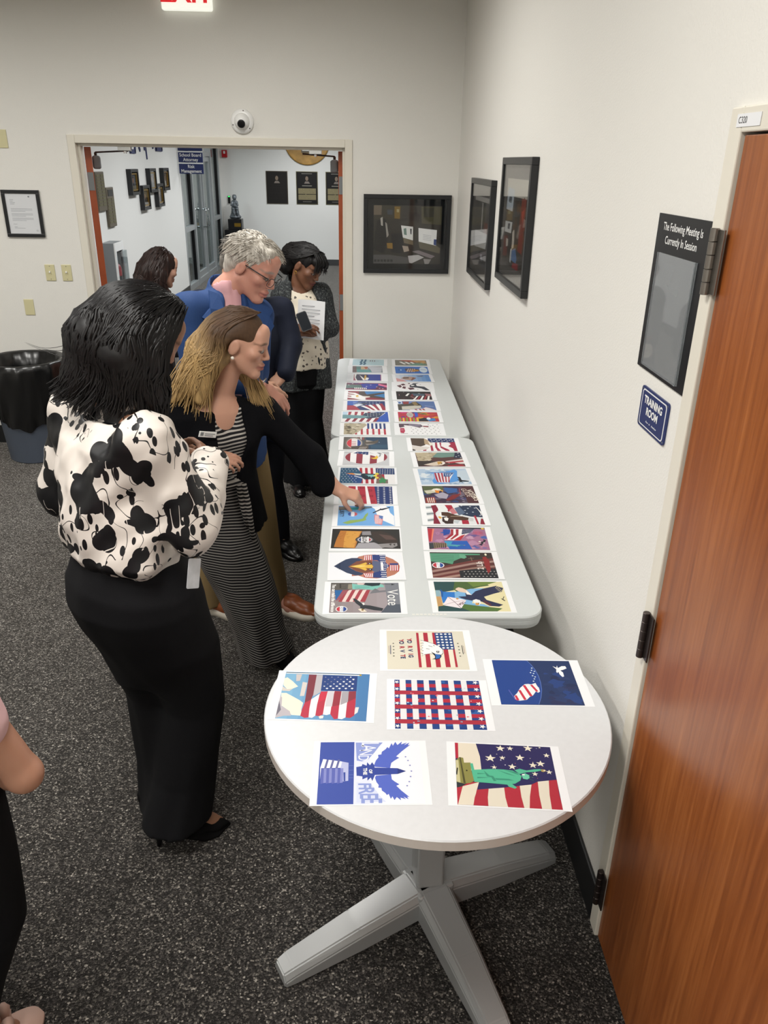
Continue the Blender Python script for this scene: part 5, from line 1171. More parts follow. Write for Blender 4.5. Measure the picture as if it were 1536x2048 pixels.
# framed photograph on the back wall
def P_office(a):
    q = [(173, 190), (703, 195), (688, 642), (173, 637)]
    a.H = homography(q, [(0, 0), (1, 0), (1, 1), (0, 1)])
    a.bg('#2c2823'); a.P([(173, 190), (390, 192), (390, 300), (173, 300)], '#353126'); a.P([(173, 192), (235, 192), (232, 265), (173, 265)], '#6a5f50'); a.P([(275, 225), (320, 225), (318, 265), (278, 262)], '#3c434a'); a.P([(333, 200), (378, 200), (375, 295), (333, 292)], '#7a6124'); a.P([(350, 220), (370, 222), (368, 245), (350, 243)], '#a39a70')
    a.P([(540, 200), (700, 200), (698, 340), (545, 330)], '#4a4732'); a.P([(445, 250), (530, 250), (520, 320), (450, 310)], '#1f1a18'); a.P([(560, 210), (640, 210), (640, 280), (560, 280)], '#3b3a30')
    a.P([(200, 310), (260, 290), (290, 380), (280, 480), (250, 560), (173, 530), (185, 400)], '#141313'); a.P([(225, 290), (242, 280), (245, 350), (230, 345)], '#b0aca4'); a.P([(262, 320), (275, 330), (290, 420), (275, 440)], '#9a968f'); a.P([(310, 410), (390, 400), (405, 500), (380, 560), (310, 550)], '#121316'); a.P([(275, 480), (320, 480), (322, 525), (280, 520)], '#8a6a24')
    a.P([(385, 345), (478, 355), (478, 460), (400, 438)], '#e4e6e4'); a.P([(402, 440), (478, 462), (480, 495), (410, 480)], '#6e6550'); a.P([(405, 370), (425, 365), (430, 420), (408, 415)], '#6f8a80'); a.P([(455, 370), (468, 370), (466, 415), (458, 410)], '#3c4048')
    a.P([(520, 364), (663, 380), (658, 500), (522, 468)], '#eceeee'); a.P([(520, 468), (660, 500), (690, 520), (685, 560), (530, 520)], '#5f5a49'); a.P([(640, 450), (660, 452), (658, 498), (638, 492)], '#26407c')
    for i in range(4): a.L([(555, 415+i*12), (620, 425+i*12)], .006, '#b4b8c0')
    a.P([(395, 500), (440, 505), (450, 540), (410, 550)], '#a79a8c'); a.P([(470, 545), (520, 535), (650, 580), (620, 598)], '#7d7478'); a.P([(440, 578), (520, 570), (565, 590), (470, 635), (450, 630)], '#b9b7b8'); a.P([(560, 600), (620, 605), (600, 640), (570, 640)], '#8d8a88'); a.P([(173, 570), (300, 570), (440, 590), (450, 637), (173, 637)], '#4d4c4c')
    for i in range(6): a.P([(180+i*25, 605), (198+i*25, 607), (196+i*25, 625), (178+i*25, 623)], '#232325')
cx0, cz0 = (-0.6705-0.044)/2, 1.603
e, yb = frame_on_wall('picture_frame', 'black framed photograph of a dim office on the back wall', 'picture', (cx0, BACK-0.0005, cz0), 0.627, 0.538, '-y', 0.028, 0.024)
art_on(e, yb-0.0005, 0.004, -0.003, 0.49, 0.40, P_office)
# two on the right wall
def P_cables(a):
    a.bg('#3c3a37'); a.rect(0, 0, 1, .07, '#b9b7b2'); a.grad(0, .07, 1, .5, '#5c5a56', '#2c2b2a', 6, False)
    for x, w_, c in ((.12, .08, '#1c1c1d'), (.3, .06, '#17181a'), (.52, .05, '#c9c8c4'), (.62, .1, '#141416'), (.78, .05, '#6e6d6a')): a.rect(x, .08, x+w_, .48, c)
    a.rect(.7, .35, .95, .52, '#6e3a2e'); a.p([(.1, .52), (.95, .5), (.9, .72), (.12, .78)], '#c4c6c8'); a.rect(0, .78, 1, 1, '#4a4b50'); a.p([(.5, .8), (.62, .78), (.9, .95), (.6, .98), (.3, .99)], '#24262c'); a.p([(.55, .84), (.7, .82), (.72, .93), (.6, .92)], '#9a9ca4')
def P_shop(a):
    a.bg('#3a3630'); a.rect(0, 0, 1, .2, '#b4b0a4'); a.p([(.06, .1), (.38, .12), (.34, .37), (.02, .36)], '#a9b4be'); a.p([(.14, .2), (.28, .21), (.26, .28), (.12, .27)], '#4a5258'); a.p([(.02, .5), (.38, .49), (.35, .62), (.02, .63)], '#c6c8c6'); a.p([(.16, .52), (.28, .51), (.26, .58), (.16, .58)], '#52565a')
    a.blobs(.45, .2, 1, .75, ['#5a4634', '#3c3226', '#6a4a32', '#4a3a2c'], 18, .04, .1, 2); a.p([(.75, .2), (.95, .2), (.92, .8), (.72, .78)], '#7a3524'); a.p([(.78, .35), (.9, .3), (.86, .48)], '#a8432c'); a.p([(.0, .68), (.2, .66), (.22, .9), (.0, .93)], '#6a3a30'); a.p([(.12, .7), (.24, .7), (.24, .78), (.14, .8)], '#b9b2a8')
    a.p([(.42, .6), (.5, .56), (.54, .68), (.52, .78), (.44, .78)], '#c3bcb0'); a.p([(.4, .82), (.62, .76), (.72, .88), (.68, .93), (.44, .92)], '#4a6a94'); a.p([(.38, .8), (.46, .78), (.44, .96), (.38, .95)], '#b4b8b8'); a.p([(.55, .94), (.8, .92), (.8, 1), (.5, 1)], '#7c2a2c')
e, yb = frame_on_wall('picture_frame', 'dark framed photograph on the right wall, nearer the room corner', 'picture', (-0.0005, 4.42, 1.732), 0.775, 0.545, '-x', 0.03, 0.03, matm='grey_mat')
art_on(e, yb-0.0005, 0.005, 0.0, 0.55, 0.36, P_cables)
e, yb = frame_on_wall('picture_frame', 'dark framed photograph on the right wall, nearer the session sign', 'picture', (-0.0005, 3.405, 1.838), 0.685, 0.545, '-x', 0.03, 0.03, matm='grey_mat')
art_on(e, yb-0.0005, 0.0, 0.0, 0.49, 0.37, P_shop)
# framed letter on the back wall
def P_letter(a):
    a.bg('#e9ebee')
    for i in range(4): a.line([(.13, .16+i*.035), (.13+(.12, .1, .16, .14)[i], .16+i*.035)], .012, '#9a9fa6')
    for blk, (y0, n) in enumerate(((.38, 3), (.5, 3), (.61, 3))):
        for i in range(n): a.line([(.13, y0+i*.03), (.13+(.68 if i < n-1 else .45), y0+i*.03)], .011, '#a4a8ae')
    a.line([(.14, .76), (.26, .76)], .01, '#9a9fa6'); a.line([(.16, .83), (.26, .83)], .01, '#9a9fa6'); a.line([(.16, .86), (.5, .86)], .01, '#a4a8ae'); a.ell(.75, .08, .03, .02, '#8a8f96', 10); a.ell(.88, .92, .04, .03, '#d2d5d8', 10)
e, yb = frame_on_wall('letter_frame', 'black framed typed letter above the light switches', 'frame', (-3.078, BACK-0.0005, 1.706), 0.262, 0.312, '-y', 0.023, 0.018)
art_on(e, yb-0.0005, 0, 0, 0.218, 0.268, P_letter)

# switches and blank plates
def plate(x, z, switch, label, w_=0.07, h_=0.115):
    e = empty('light_switch' if switch else 'wall_plate', (x, BACK-0.0005, z)); tag(e, label, 'switch' if switch else 'wall plate')
    bm = BM(); box(bm, (-w_/2, -0.006, -h_/2), (w_/2, 0, h_/2), 0.003, 2); obj('cover_plate', bm, 'ivory_plastic', e)
    if switch:
        bm = BM(); box(bm, (-0.006, -0.008, -0.014), (0.006, -0.006, 0.014)); obj('switch_slot', bm, 'ivory_plastic', e)
        bm = BM(); box(bm, (-0.0045, -0.02, 0.0), (0.0045, -0.006, 0.012), 0.002); obj('toggle', bm, 'white_plastic', e)
        for zz in (0.045, -0.045): bm = BM(); cyl(bm, (0, -0.0068, zz), (0, -0.006, zz), 0.003); obj('screw', bm, 'steel', e)
plate(-2.953, 1.305, True, 'ivory toggle light switch, the one farther from the doorway'); plate(-2.834, 1.305, True, 'ivory toggle light switch, the one next to the doorway')
plate(-3.145, 1.056, False, 'blank ivory wall plate below the light switches'); plate(-3.165, 2.184, False, 'blank ivory wall plate high on the wall above the framed letter', 0.115, 0.115)

# dome camera above the doorway
e = empty('security_camera', (-1.502, BACK-0.0005, 2.318)); tag(e, 'white turret security camera above the doorway', 'camera')
bm = BM(); lathe(bm, [(0.078, 0.0), (0.078, 0.012), (0.072, 0.022), (0.055, 0.028)], 40); o = obj('base_ring', bm, 'white_plastic', e, True); o.rotation_euler = (math.pi/2, 0, 0)
bm = BM(); bmesh.ops.create_uvsphere(bm, u_segments=32, v_segments=20, radius=0.052); o = obj('camera_ball', bm, 'white_plastic', e, True); o.location = (0, -0.03, 0)
bm = BM(); lathe(bm, [(0.026, 0.0), (0.026, 0.008), (0.02, 0.01)], 28); o = obj('lens_ring', bm, 'black_plastic', e, True)
dv = Vector((0.03, -1, -0.35)).normalized(); o.location = Vector((0, -0.03, 0))+dv*0.047; o.rotation_euler = dv.to_track_quat('Z', 'Y').to_euler()
bm = BM(); bmesh.ops.create_uvsphere(bm, u_segments=16, v_segments=10, radius=0.012); o = obj('lens', bm, 'chrome', e, True); o.location = Vector((0, -0.03, 0))+dv*0.05; o.scale = (1, 0.5, 1)
for i in range(3):
    t = math.radians(80+120*i); bm = BM(); cyl(bm, (0.066*math.cos(t), -0.026, 0.066*math.sin(t)), (0.066*math.cos(t), -0.022, 0.066*math.sin(t)), 0.004, n=8)
    obj('screw', bm, 'dark_steel', e)

# exit sign
e = empty('exit_sign', (-1.815, BACK-0.0005, 3.05)); tag(e, 'white illuminated EXIT sign with red letters high over the doorway', 'sign')
bm = BM(); box(bm, (-0.162, -0.05, -0.098), (0.162, 0, 0.1), 0.012, 3); obj('sign_housing', bm, 'exit_face', e)
o = wall_text('EXIT', 0.185, e, (0, -0.052, 0.003), 'exit_red', '-y', bold=0.004, extrude=0.001, sx=0.9)
o.rotation_euler = (math.pi/2, 0, 0)

# session sign by the door
e = empty('session_sign', (-0.0005, 1.508, 1.804)); e.rotation_euler = (0, 0, -math.pi/2); tag(e, 'black wall sign with clear pocket reading The Following Meeting Is Currently In Session', 'sign')
bm = BM(); box(bm, (-0.153, -0.004, -0.18), (0.153, 0, 0.18)); obj('sign_panel', bm, 'black_plastic', e)
for t, zz in (('The Following Meeting Is', 0.153), ('Currently In Session', 0.124)):
    me = text_mesh(t, 0.0245, sx=0.92, bold=0.0002); o = link('lettering', me, 'white_plastic', e); o.rotation_euler = (math.pi/2, 0, 0); o.location = (0.0, -0.0046, zz)
bm = BM(); box(bm, (-0.108, -0.009, -0.165), (0.108, -0.0045, 0.096), 0.001); obj('document_pocket', bm, 'sheen_tint_plastic', e)
bm = BM()
for lo, hi in (((-0.11, -0.011, -0.168), (0.11, -0.0045, -0.165)), ((-0.111, -0.011, -0.168), (-0.108, -0.0045, 0.096)), ((0.108, -0.011, -0.168), (0.111, -0.0045, 0.096))): box(bm, lo, hi)
obj('pocket_edge', bm, 'acrylic', e)
bm = BM()
for pts in ([(-0.03, 0.075), (-0.006, 0.078), (-0.02, 0.035), (-0.026, 0.034)], [(-0.05, 0.03), (0.03, 0.03), (0.03, 0.012), (0.0, 0.02)]):
    A = [bm.verts.new((x, -0.0048, z)) for x, z in pts]; bm.faces.new(A)
obj('tape_scrap', bm, 'grey_plastic', e)
# training room plaque
e = empty('training_room_sign', (-0.0005, 1.51, 1.537)); e.rotation_euler = (0, 0, -math.pi/2); tag(e, 'small navy plaque reading TRAINING ROOM below the session sign', 'sign')
def rr_plate(w_, h_, r, y0, y1):
    bm = BM(); prism(bm, rrect(w_, h_, r, 5), y0, y1)
    for v in bm.verts: v.co = Vector((v.co.x, -v.co.z, v.co.y))
    bmesh.ops.recalc_face_normals(bm, faces=bm.faces); return bm
obj('plaque_base', rr_plate(0.182, 0.101, 0.010, 0, 0.004), 'navy', e)
obj('white_border', rr_plate(0.162, 0.089, 0.010, 0.004, 0.0044), 'white_plastic', e)
obj('plaque_face', rr_plate(0.154, 0.0835, 0.008, 0.0044, 0.0048), 'navy', e)
for t, zz, sz in (('TRAINING', 0.022, 0.026), ('ROOM', -0.004, 0.026)):
    me = text_mesh(t, sz, bold=0.0009, sx=1.0); o = link('lettering', me, 'white_plastic', e); o.rotation_euler = (math.pi/2, 0, 0); o.location = (0, -0.0056, zz)
bm = BM()
for x, g in ((-0.03, 0.004), (-0.022, 0.002), (-0.008, 0.003), (0.01, 0.004), (0.018, 0.003), (0.026, 0.004), (0.034, 0.003)):
    tube(bm, [(x-0.003, -0.0052, -0.03), (x, -0.0052, -0.03+g), (x+0.002, -0.0052, -0.03), (x+0.005, -0.0052, -0.028)], 0.0005, 5)
obj('braille_line', bm, 'white_plastic', e)
for sx_ in (-1, 1):
    for sz_ in (-1, 1): bm = BM(); cyl(bm, (sx_*0.083, -0.0048, sz_*0.043), (sx_*0.083, -0.004, sz_*0.043), 0.0028, n=8); obj('screw', bm, 'chrome', e)

# waste bin with a black liner
bx, by = -3.13, 5.42
e = empty('waste_bin', (bx, by, 0)); tag(e, 'blue grey waste bin with a black bag folded over its rim', 'bin')
bm = BM(); lathe(bm, [(0.195, 0.0), (0.205, 0.01), (0.262, 0.70), (0.27, 0.705), (0.27, 0.725), (0.255, 0.725), (0.198, 0.02)], 48); obj('bin_body', bm, 'bin_plastic', e, True)
bm = BM(); n = 140; g = random.Random(3); rings = []
ph = [g.uniform(0, 6.28) for _ in range(8)]
prof = [(0.268, 0.30, 1.0), (0.275, 0.38, .9), (0.283, 0.50, .7), (0.29, 0.62, .55), (0.293, 0.70, .35), (0.287, 0.738, .15), (0.272, 0.745, .1), (0.245, 0.735, .15), (0.222, 0.64, .4), (0.205, 0.5, .5), (0.175, 0.3, .6), (0.13, 0.14, .3), (0.02, 0.12, .05)]
for r_, z_, am in prof:
    ring = []
    for i in range(n):
        t = 2*math.pi*i/n
        d = am*(0.010*math.sin(9*t+ph[0]+z_*9)+0.009*math.sin(17*t+ph[1]-z_*15)+0.007*math.sin(31*t+ph[2]+z_*25)+0.012*math.sin(5*t+ph[3]))
        d = max(d, 0.31*z_*0+(-0.006 if r_ > 0.27 else -0.05)); zz = z_+am*(0.03*math.sin(4*t+ph[4])+0.014*math.sin(11*t+ph[5]))*(1 if z_ < 0.6 else .3)
        ring.append(bm.verts.new(((r_+d)*math.cos(t), (r_+d)*math.sin(t), zz)))
    rings.append(ring)
for A, B in zip(rings, rings[1:]):
    for i in range(n): bm.faces.new((A[i], A[(i+1) % n], B[(i+1) % n], B[i]))
bm.faces.new(rings[-1])
obj('bin_liner', bm, 'bin_bag', e, True)

# ================================================================== corridor things
mat('statue_bronze', '#6e7378', 0.45, metal=0.4); mat('seal_wood', '#a9813f', 0.5, noise=(9, .25))
mat('plaque_wood', '#5c5344', 0.4); mat('dull_brass', '#6f6a4c', 0.4, metal=0.5)
def hall_portrait(y, z, wd, hg, label, k):
    e, yb = frame_on_wall('portrait_frame', label, 'portrait', (HALL_X+0.0005, y, z), wd, hg, '+x', 0.035, 0.06, matm='black_mat', group='portraits on the corridor wall')
    bm = BM()
    W, H = wd/2-0.05, hg/2-0.05
    for lo, hi in (((-W, -0.05, -H), (W, -0.03, -H+0.014)), ((-W, -0.05, H-0.014), (W, -0.03, H)), ((-W, -0.05, -H+0.014), (-W+0.02, -0.03, H-0.014)), ((W-0.02, -0.05, -H+0.014), (W, -0.03, H-0.014))): box(bm, lo, hi)
    obj('gilt_slip', bm, 'gold', e)
    def pic(a):
        a.bg(('#6a7078', '#5c5a60', '#8a7a68', '#4f463c', '#74706c')[k]); a.p([(.15, 1), (.25, .65), (.5, .55), (.75, .65), (.85, 1)], ('#3a3c44', '#2e3038', '#d6d2c8', '#2c2a2c', '#4a4650')[k]); a.ell(.5, .38, .17, .2, '#9c7864', 16); a.ell(.5, .26, .18, .12, '#3a2c24', 14, 180, 360)
    art_on(e, yb-0.001, 0, 0, 2*W-0.02, 2*H-0.02, pic)
for k, (y, z, lab) in enumerate(((10.42, 1.80, 'black framed portrait in the upper row, the one nearest the plaques'), (11.38, 1.80, 'black framed portrait in the middle of the upper row'), (12.18, 1.80, 'black framed portrait in the upper row, the one nearest the glass doors'),
                             (10.93, 1.60, 'black framed portrait in the lower row, the one nearest the plaques'), (11.75, 1.60, 'black framed portrait in the lower row, the one nearest the glass doors'))):
    hall_portrait(y, z, 0.36, 0.30, lab, k)
def roll_plaque(y, z, wd, hg, label, header):
    e = empty('name_plaque', (HALL_X+0.0005, y, z)); e.rotation_euler = (0, 0, math.pi/2); tag(e, label, 'plaque')
    bm = BM(); box(bm, (-wd/2, -0.03, -hg/2), (wd/2, 0, hg/2), 0.006); obj('plaque_board', bm, 'plaque_wood', e)
    if header:
        bm = BM(); box(bm, (-wd*.32, -0.034, hg*.28), (wd*.32, -0.03, hg*.44)); obj('header_panel', bm, 'black_plastic', e)
    for j in range(10 if not header else 8):
        for i in range(2):
            bm = BM(); zz = hg*(.40 if not header else .2)-j*hg*.082; xx = (-.24, .24)[i]*wd; box(bm, (xx-wd*.19, -0.033, zz-hg*.03), (xx+wd*.19, -0.03, zz+hg*.03)); obj('name_plate', bm, 'dull_brass', e)
roll_plaque(9.06, 1.735, 0.3, 0.40, 'dark award plaque with rows of name plates, half behind the door', False); roll_plaque(9.37, 1.56, 0.28, 0.42, 'wooden award plaque with black header panel beside the portraits', True)
# navy wall lettering, only its lower strokes show under the door head
e = empty('wall_lettering', (HALL_X+0.001, 11.3, 2.2)); tag(e, 'navy cut-out lettering high on the corridor wall', 'lettering')
def stroke(pts, w_):
    bm = BM()
    for a_, b_ in zip(pts, pts[1:]):
        a_ = Vector((a_[0], a_[1])); b_ = Vector((b_[0], b_[1])); d_ = (b_-a_).normalized(); n_ = Vector((-d_.y, d_.x))*w_/2
        P4 = [a_-d_*w_*.3+n_, b_+d_*w_*.3+n_, b_+d_*w_*.3-n_, a_-d_*w_*.3-n_]
        A = [bm.verts.new((0.0, p.x, p.y)) for p in P4]; B = [bm.verts.new((0.012, p.x, p.y)) for p in P4]
        bm.faces.new(B); bm.faces.new(A[::-1])
        for i in range(4): bm.faces.new((A[i], A[(i+1) % 4], B[(i+1) % 4], B[i]))
    bmesh.ops.recalc_face_normals(bm, faces=bm.faces)
    obj('letter', bm, 'navy', e)
stroke([(-0.98, .25), (-0.95, 0.02), (-0.9, -0.03), (-0.86, 0.05), (-0.84, .2)], 0.05); stroke([(-0.78, .2), (-0.78, -0.05), (-0.55, -0.05), (-0.5, .1), (-0.6, .22)], 0.05); stroke([(-0.72, .1), (-0.58, .1)], .09); stroke([(-0.35, .2), (-0.33, .0), (-0.3, -0.03)], .04)
stroke([(-0.02, .2), (-0.02, 0.0)], .1); stroke([(0.02, 0.0), (0.04, -0.13)], .03)
stroke([(0.4, .2), (0.42, .02), (0.5, .06)], .05); stroke([(0.6, .2), (0.6, 0.0), (0.95, 0.0), (0.95, .2)], .07); stroke([(0.68, .1), (0.9, .1)], .1)
# hanging department signs: projecting from the left wall
def hang_sign(z, lines, label):
    e = empty('department_sign', (HALL_X+0.21, 13.3, z)); tag(e, label, 'sign', 'navy department signs')
    bm = BM(); box(bm, (-0.19, -0.008, -0.072), (0.19, 0.008, 0.072), 0.003); obj('sign_panel', bm, 'navy', e)
    bm = BM(); box(bm, (-0.21, -0.006, 0.072), (0.19, 0.006, 0.09)); obj('sign_bracket', bm, 'white_plastic', e)
    for i, t in enumerate(lines):
        me = text_mesh(t, 0.066, bold=0.001, sx=.95); o = link('lettering', me, 'white_plastic', e); o.rotation_euler = (math.pi/2, 0, 0); o.location = (0, -0.0095, 0.032-i*0.066)
hang_sign(2.095, ('School Board', 'Attorney'), 'navy hanging sign reading School Board Attorney'); hang_sign(1.93, ('Risk', 'Management'), 'navy hanging sign reading Risk Management')
hang_sign(2.26, (), 'navy hanging sign, topmost of three, mostly above the door head')
# fire extinguisher cabinet
e = empty('extinguisher_cabinet', (HALL_X+0.0005, 9.05, 0.87)); e.rotation_euler = (0, 0, math.pi/2); tag(e, 'white framed fire extinguisher cabinet with clear cover on the corridor wall', 'cabinet')
bm = BM(); box(bm, (-0.17, -0.14, -0.34), (-0.155, 0, 0.34)); box(bm, (0.155, -0.14, -0.34), (0.17, 0, 0.34)); box(bm, (-0.155, -0.14, 0.325), (0.155, 0, 0.34)); box(bm, (-0.155, -0.14, -0.34), (0.155, 0, -0.325)); box(bm, (-0.155, -0.01, -0.325), (0.155, 0, 0.325)); obj('cabinet_box', bm, 'grey_plastic', e)
bm = BM()
for lo, hi in (((-0.17, -0.155, -0.34), (-0.12, -0.14, 0.34)), ((0.12, -0.155, -0.34), (0.17, -0.14, 0.34)), ((-0.12, -0.155, 0.25), (0.12, -0.14, 0.34)), ((-0.12, -0.155, -0.34), (0.12, -0.14, -0.29))): box(bm, lo, hi, 0.002)
obj('door_frame', bm, 'white_plastic', e)
bm = BM(); box(bm, (-0.12, -0.20, -0.29), (0.12, -0.197, 0.25)); box(bm, (-0.12, -0.197, -0.29), (-0.117, -0.15, 0.25)); box(bm, (0.117, -0.197, -0.29), (0.12, -0.15, 0.25)); obj('clear_cover', bm, 'clear_plastic', e)
e2 = empty('fire_extinguisher', (HALL_X+0.09, 9.05, 0.545)); tag(e2, 'red fire extinguisher inside the corridor cabinet', 'extinguisher')
bm = BM(); lathe(bm, [(0.055, 0.0), (0.062, 0.01), (0.062, 0.38), (0.05, 0.42), (0.02, 0.44), (0.018, 0.46)], 28); obj('cylinder', bm, 'red_plastic', e2, True)
bm = BM(); lathe(bm, [(0.0625, 0.12), (0.0632, 0.125), (0.0632, 0.3), (0.0625, 0.305)], 28, cap=False); obj('label_band', bm, 'black_plastic', e2, True)
bm = BM(); box(bm, (-0.012, -0.06, 0.46), (0.012, 0.03, 0.475), 0.003); box(bm, (-0.012, -0.05, 0.495), (0.012, 0.03, 0.507), 0.003); obj('lever', bm, 'black_plastic', e2)
bm = BM(); tube(bm, [(0, 0.02, 0.455), (0.03, 0.055, 0.42), (0.035, 0.06, 0.2)], 0.008); obj('hose', bm, 'black_plastic', e2, True)
# end wall: statue on plinths, plaques, seal, alarm, card reader
py_ = 17.2
e = empty('plinth', (-3.26, py_, 0)); tag(e, 'black stepped plinth with brass plate in the corridor corner', 'plinth')
bm = BM(); box(bm, (-0.2, -0.2, 0), (0.2, 0.2, 0.74), 0.006); obj('lower_block', bm, 'black_plastic', e)
bm = BM(); box(bm, (-0.13, -0.14, 0.74), (0.15, 0.14, 0.945), 0.006); obj('upper_block', bm, 'black_plastic', e)
bm = BM(); box(bm, (0.0, -0.145, 0.80), (0.13, -0.14, 0.87)); obj('brass_plate', bm, 'gold', e)
for i, (x, t, lab) in enumerate(((-2.39, 'dark', 'plain bronze plaque with a small portrait, beside the statue'), (-1.765, 'tan', 'black memorial plaque with two tan text panels, in the middle'), (-1.15, 'tan', 'black memorial plaque half hidden by the open door leaf'))):
    e = empty('memorial_plaque', (x, HALL_END-0.0005, 1.553)); tag(e, lab, 'plaque')
    bm = BM(); box(bm, (-0.225, -0.012, -0.318), (0.225, 0, 0.318)); obj('plaque_rim', bm, 'dull_brass' if i else 'plaque_wood', e)
    bm = BM(); box(bm, (-0.212, -0.018, -0.305), (0.212, -0.012, 0.305)); obj('plaque_face', bm, 'black_mat', e)
    def pic(a, t=t):
        a.bg('#1d1b1a' if t == 'tan' else '#24211f')
        a.p([(.36, .36), (.42, .29), (.58, .29), (.66, .36)], '#8a8078'); a.ell(.5, .2, .075, .075, '#8f7d6c', 12)
        if t == 'tan':
            a.line([(.24, .045), (.76, .045)], .03, '#8a867c'); a.line([(.26, .43), (.74, .43)], .035, '#9a958a'); a.rect(.06, .51, .94, .69, '#8c8262'); a.rect(.06, .71, .94, .88, '#8c8262'); a.line([(.28, .94), (.72, .94)], .02, '#8a867c')
            a.blobs(.08, .53, .92, .87, ['#756c50', '#9c9272'], 30, .01, .025, 3)
        else:
            a.line([(.2, .42), (.8, .42)], .008, '#3a3632')
            for i_ in range(8): a.line([(.12, .5+i_*.05), (.88, .5+i_*.05)], .008, '#322e2b')
    art_on(e, -0.0185, 0, 0, 0.42, 0.606, pic)
e = empty('wooden_seal', (-1.745, HALL_END-0.0005, 2.46)); tag(e, 'round carved wooden seal above the memorial plaques', 'seal')
bm = BM(); lathe(bm, [(0.467, 0), (0.467, 0.03), (0.45, 0.04), (0.44, 0.034), (0.0001, 0.034)], 64, cap=False); o = obj('seal_disc', bm, 'seal_wood', e, False); o.rotation_euler = (math.pi/2, 0, 0)
bm = BM(); lathe(bm, [(0.30, 0.0345), (0.30, 0.042), (0.285, 0.042), (0.285, 0.0345)], 48, cap=False); o = obj('inner_ring', bm, 'seal_wood', e); o.rotation_euler = (math.pi/2, 0, 0)
bm = BM(); box(bm, (-0.12, -0.045, -0.235), (0.2, -0.0345, -0.14)); obj('seal_plate', bm, 'plaque_wood', e)
bm = BM(); box(bm, (-0.10, -0.047, -0.20), (0.06, -0.045, -0.175)); obj('plate_line', bm, 'white_plastic', e)
e = empty('fire_alarm', (-3.44, HALL_END-0.0005, 2.18)); tag(e, 'small red fire alarm on the far corridor wall', 'alarm')
bm = BM(); box(bm, (-0.055, -0.05, -0.07), (0.055, 0, 0.07), 0.008); obj('alarm_body', bm, 'red_plastic', e)
bm = BM(); box(bm, (-0.02, -0.06, 0.0), (0.02, -0.05, 0.05), 0.004); obj('strobe', bm, 'white_plastic', e)
e = empty('card_reader', (-3.40, HALL_END-0.0005, 1.3)); tag(e, 'black card reader with green light beside the glass doors', 'card reader')
bm = BM(); box(bm, (-0.025, -0.03, -0.07), (0.025, 0, 0.08), 0.006); obj('reader_body', bm, 'black_plastic', e)
bm = BM(); box(bm, (-0.018, -0.034, 0.055), (0.018, -0.03, 0.075)); obj('status_light', bm, 'green_led', e)

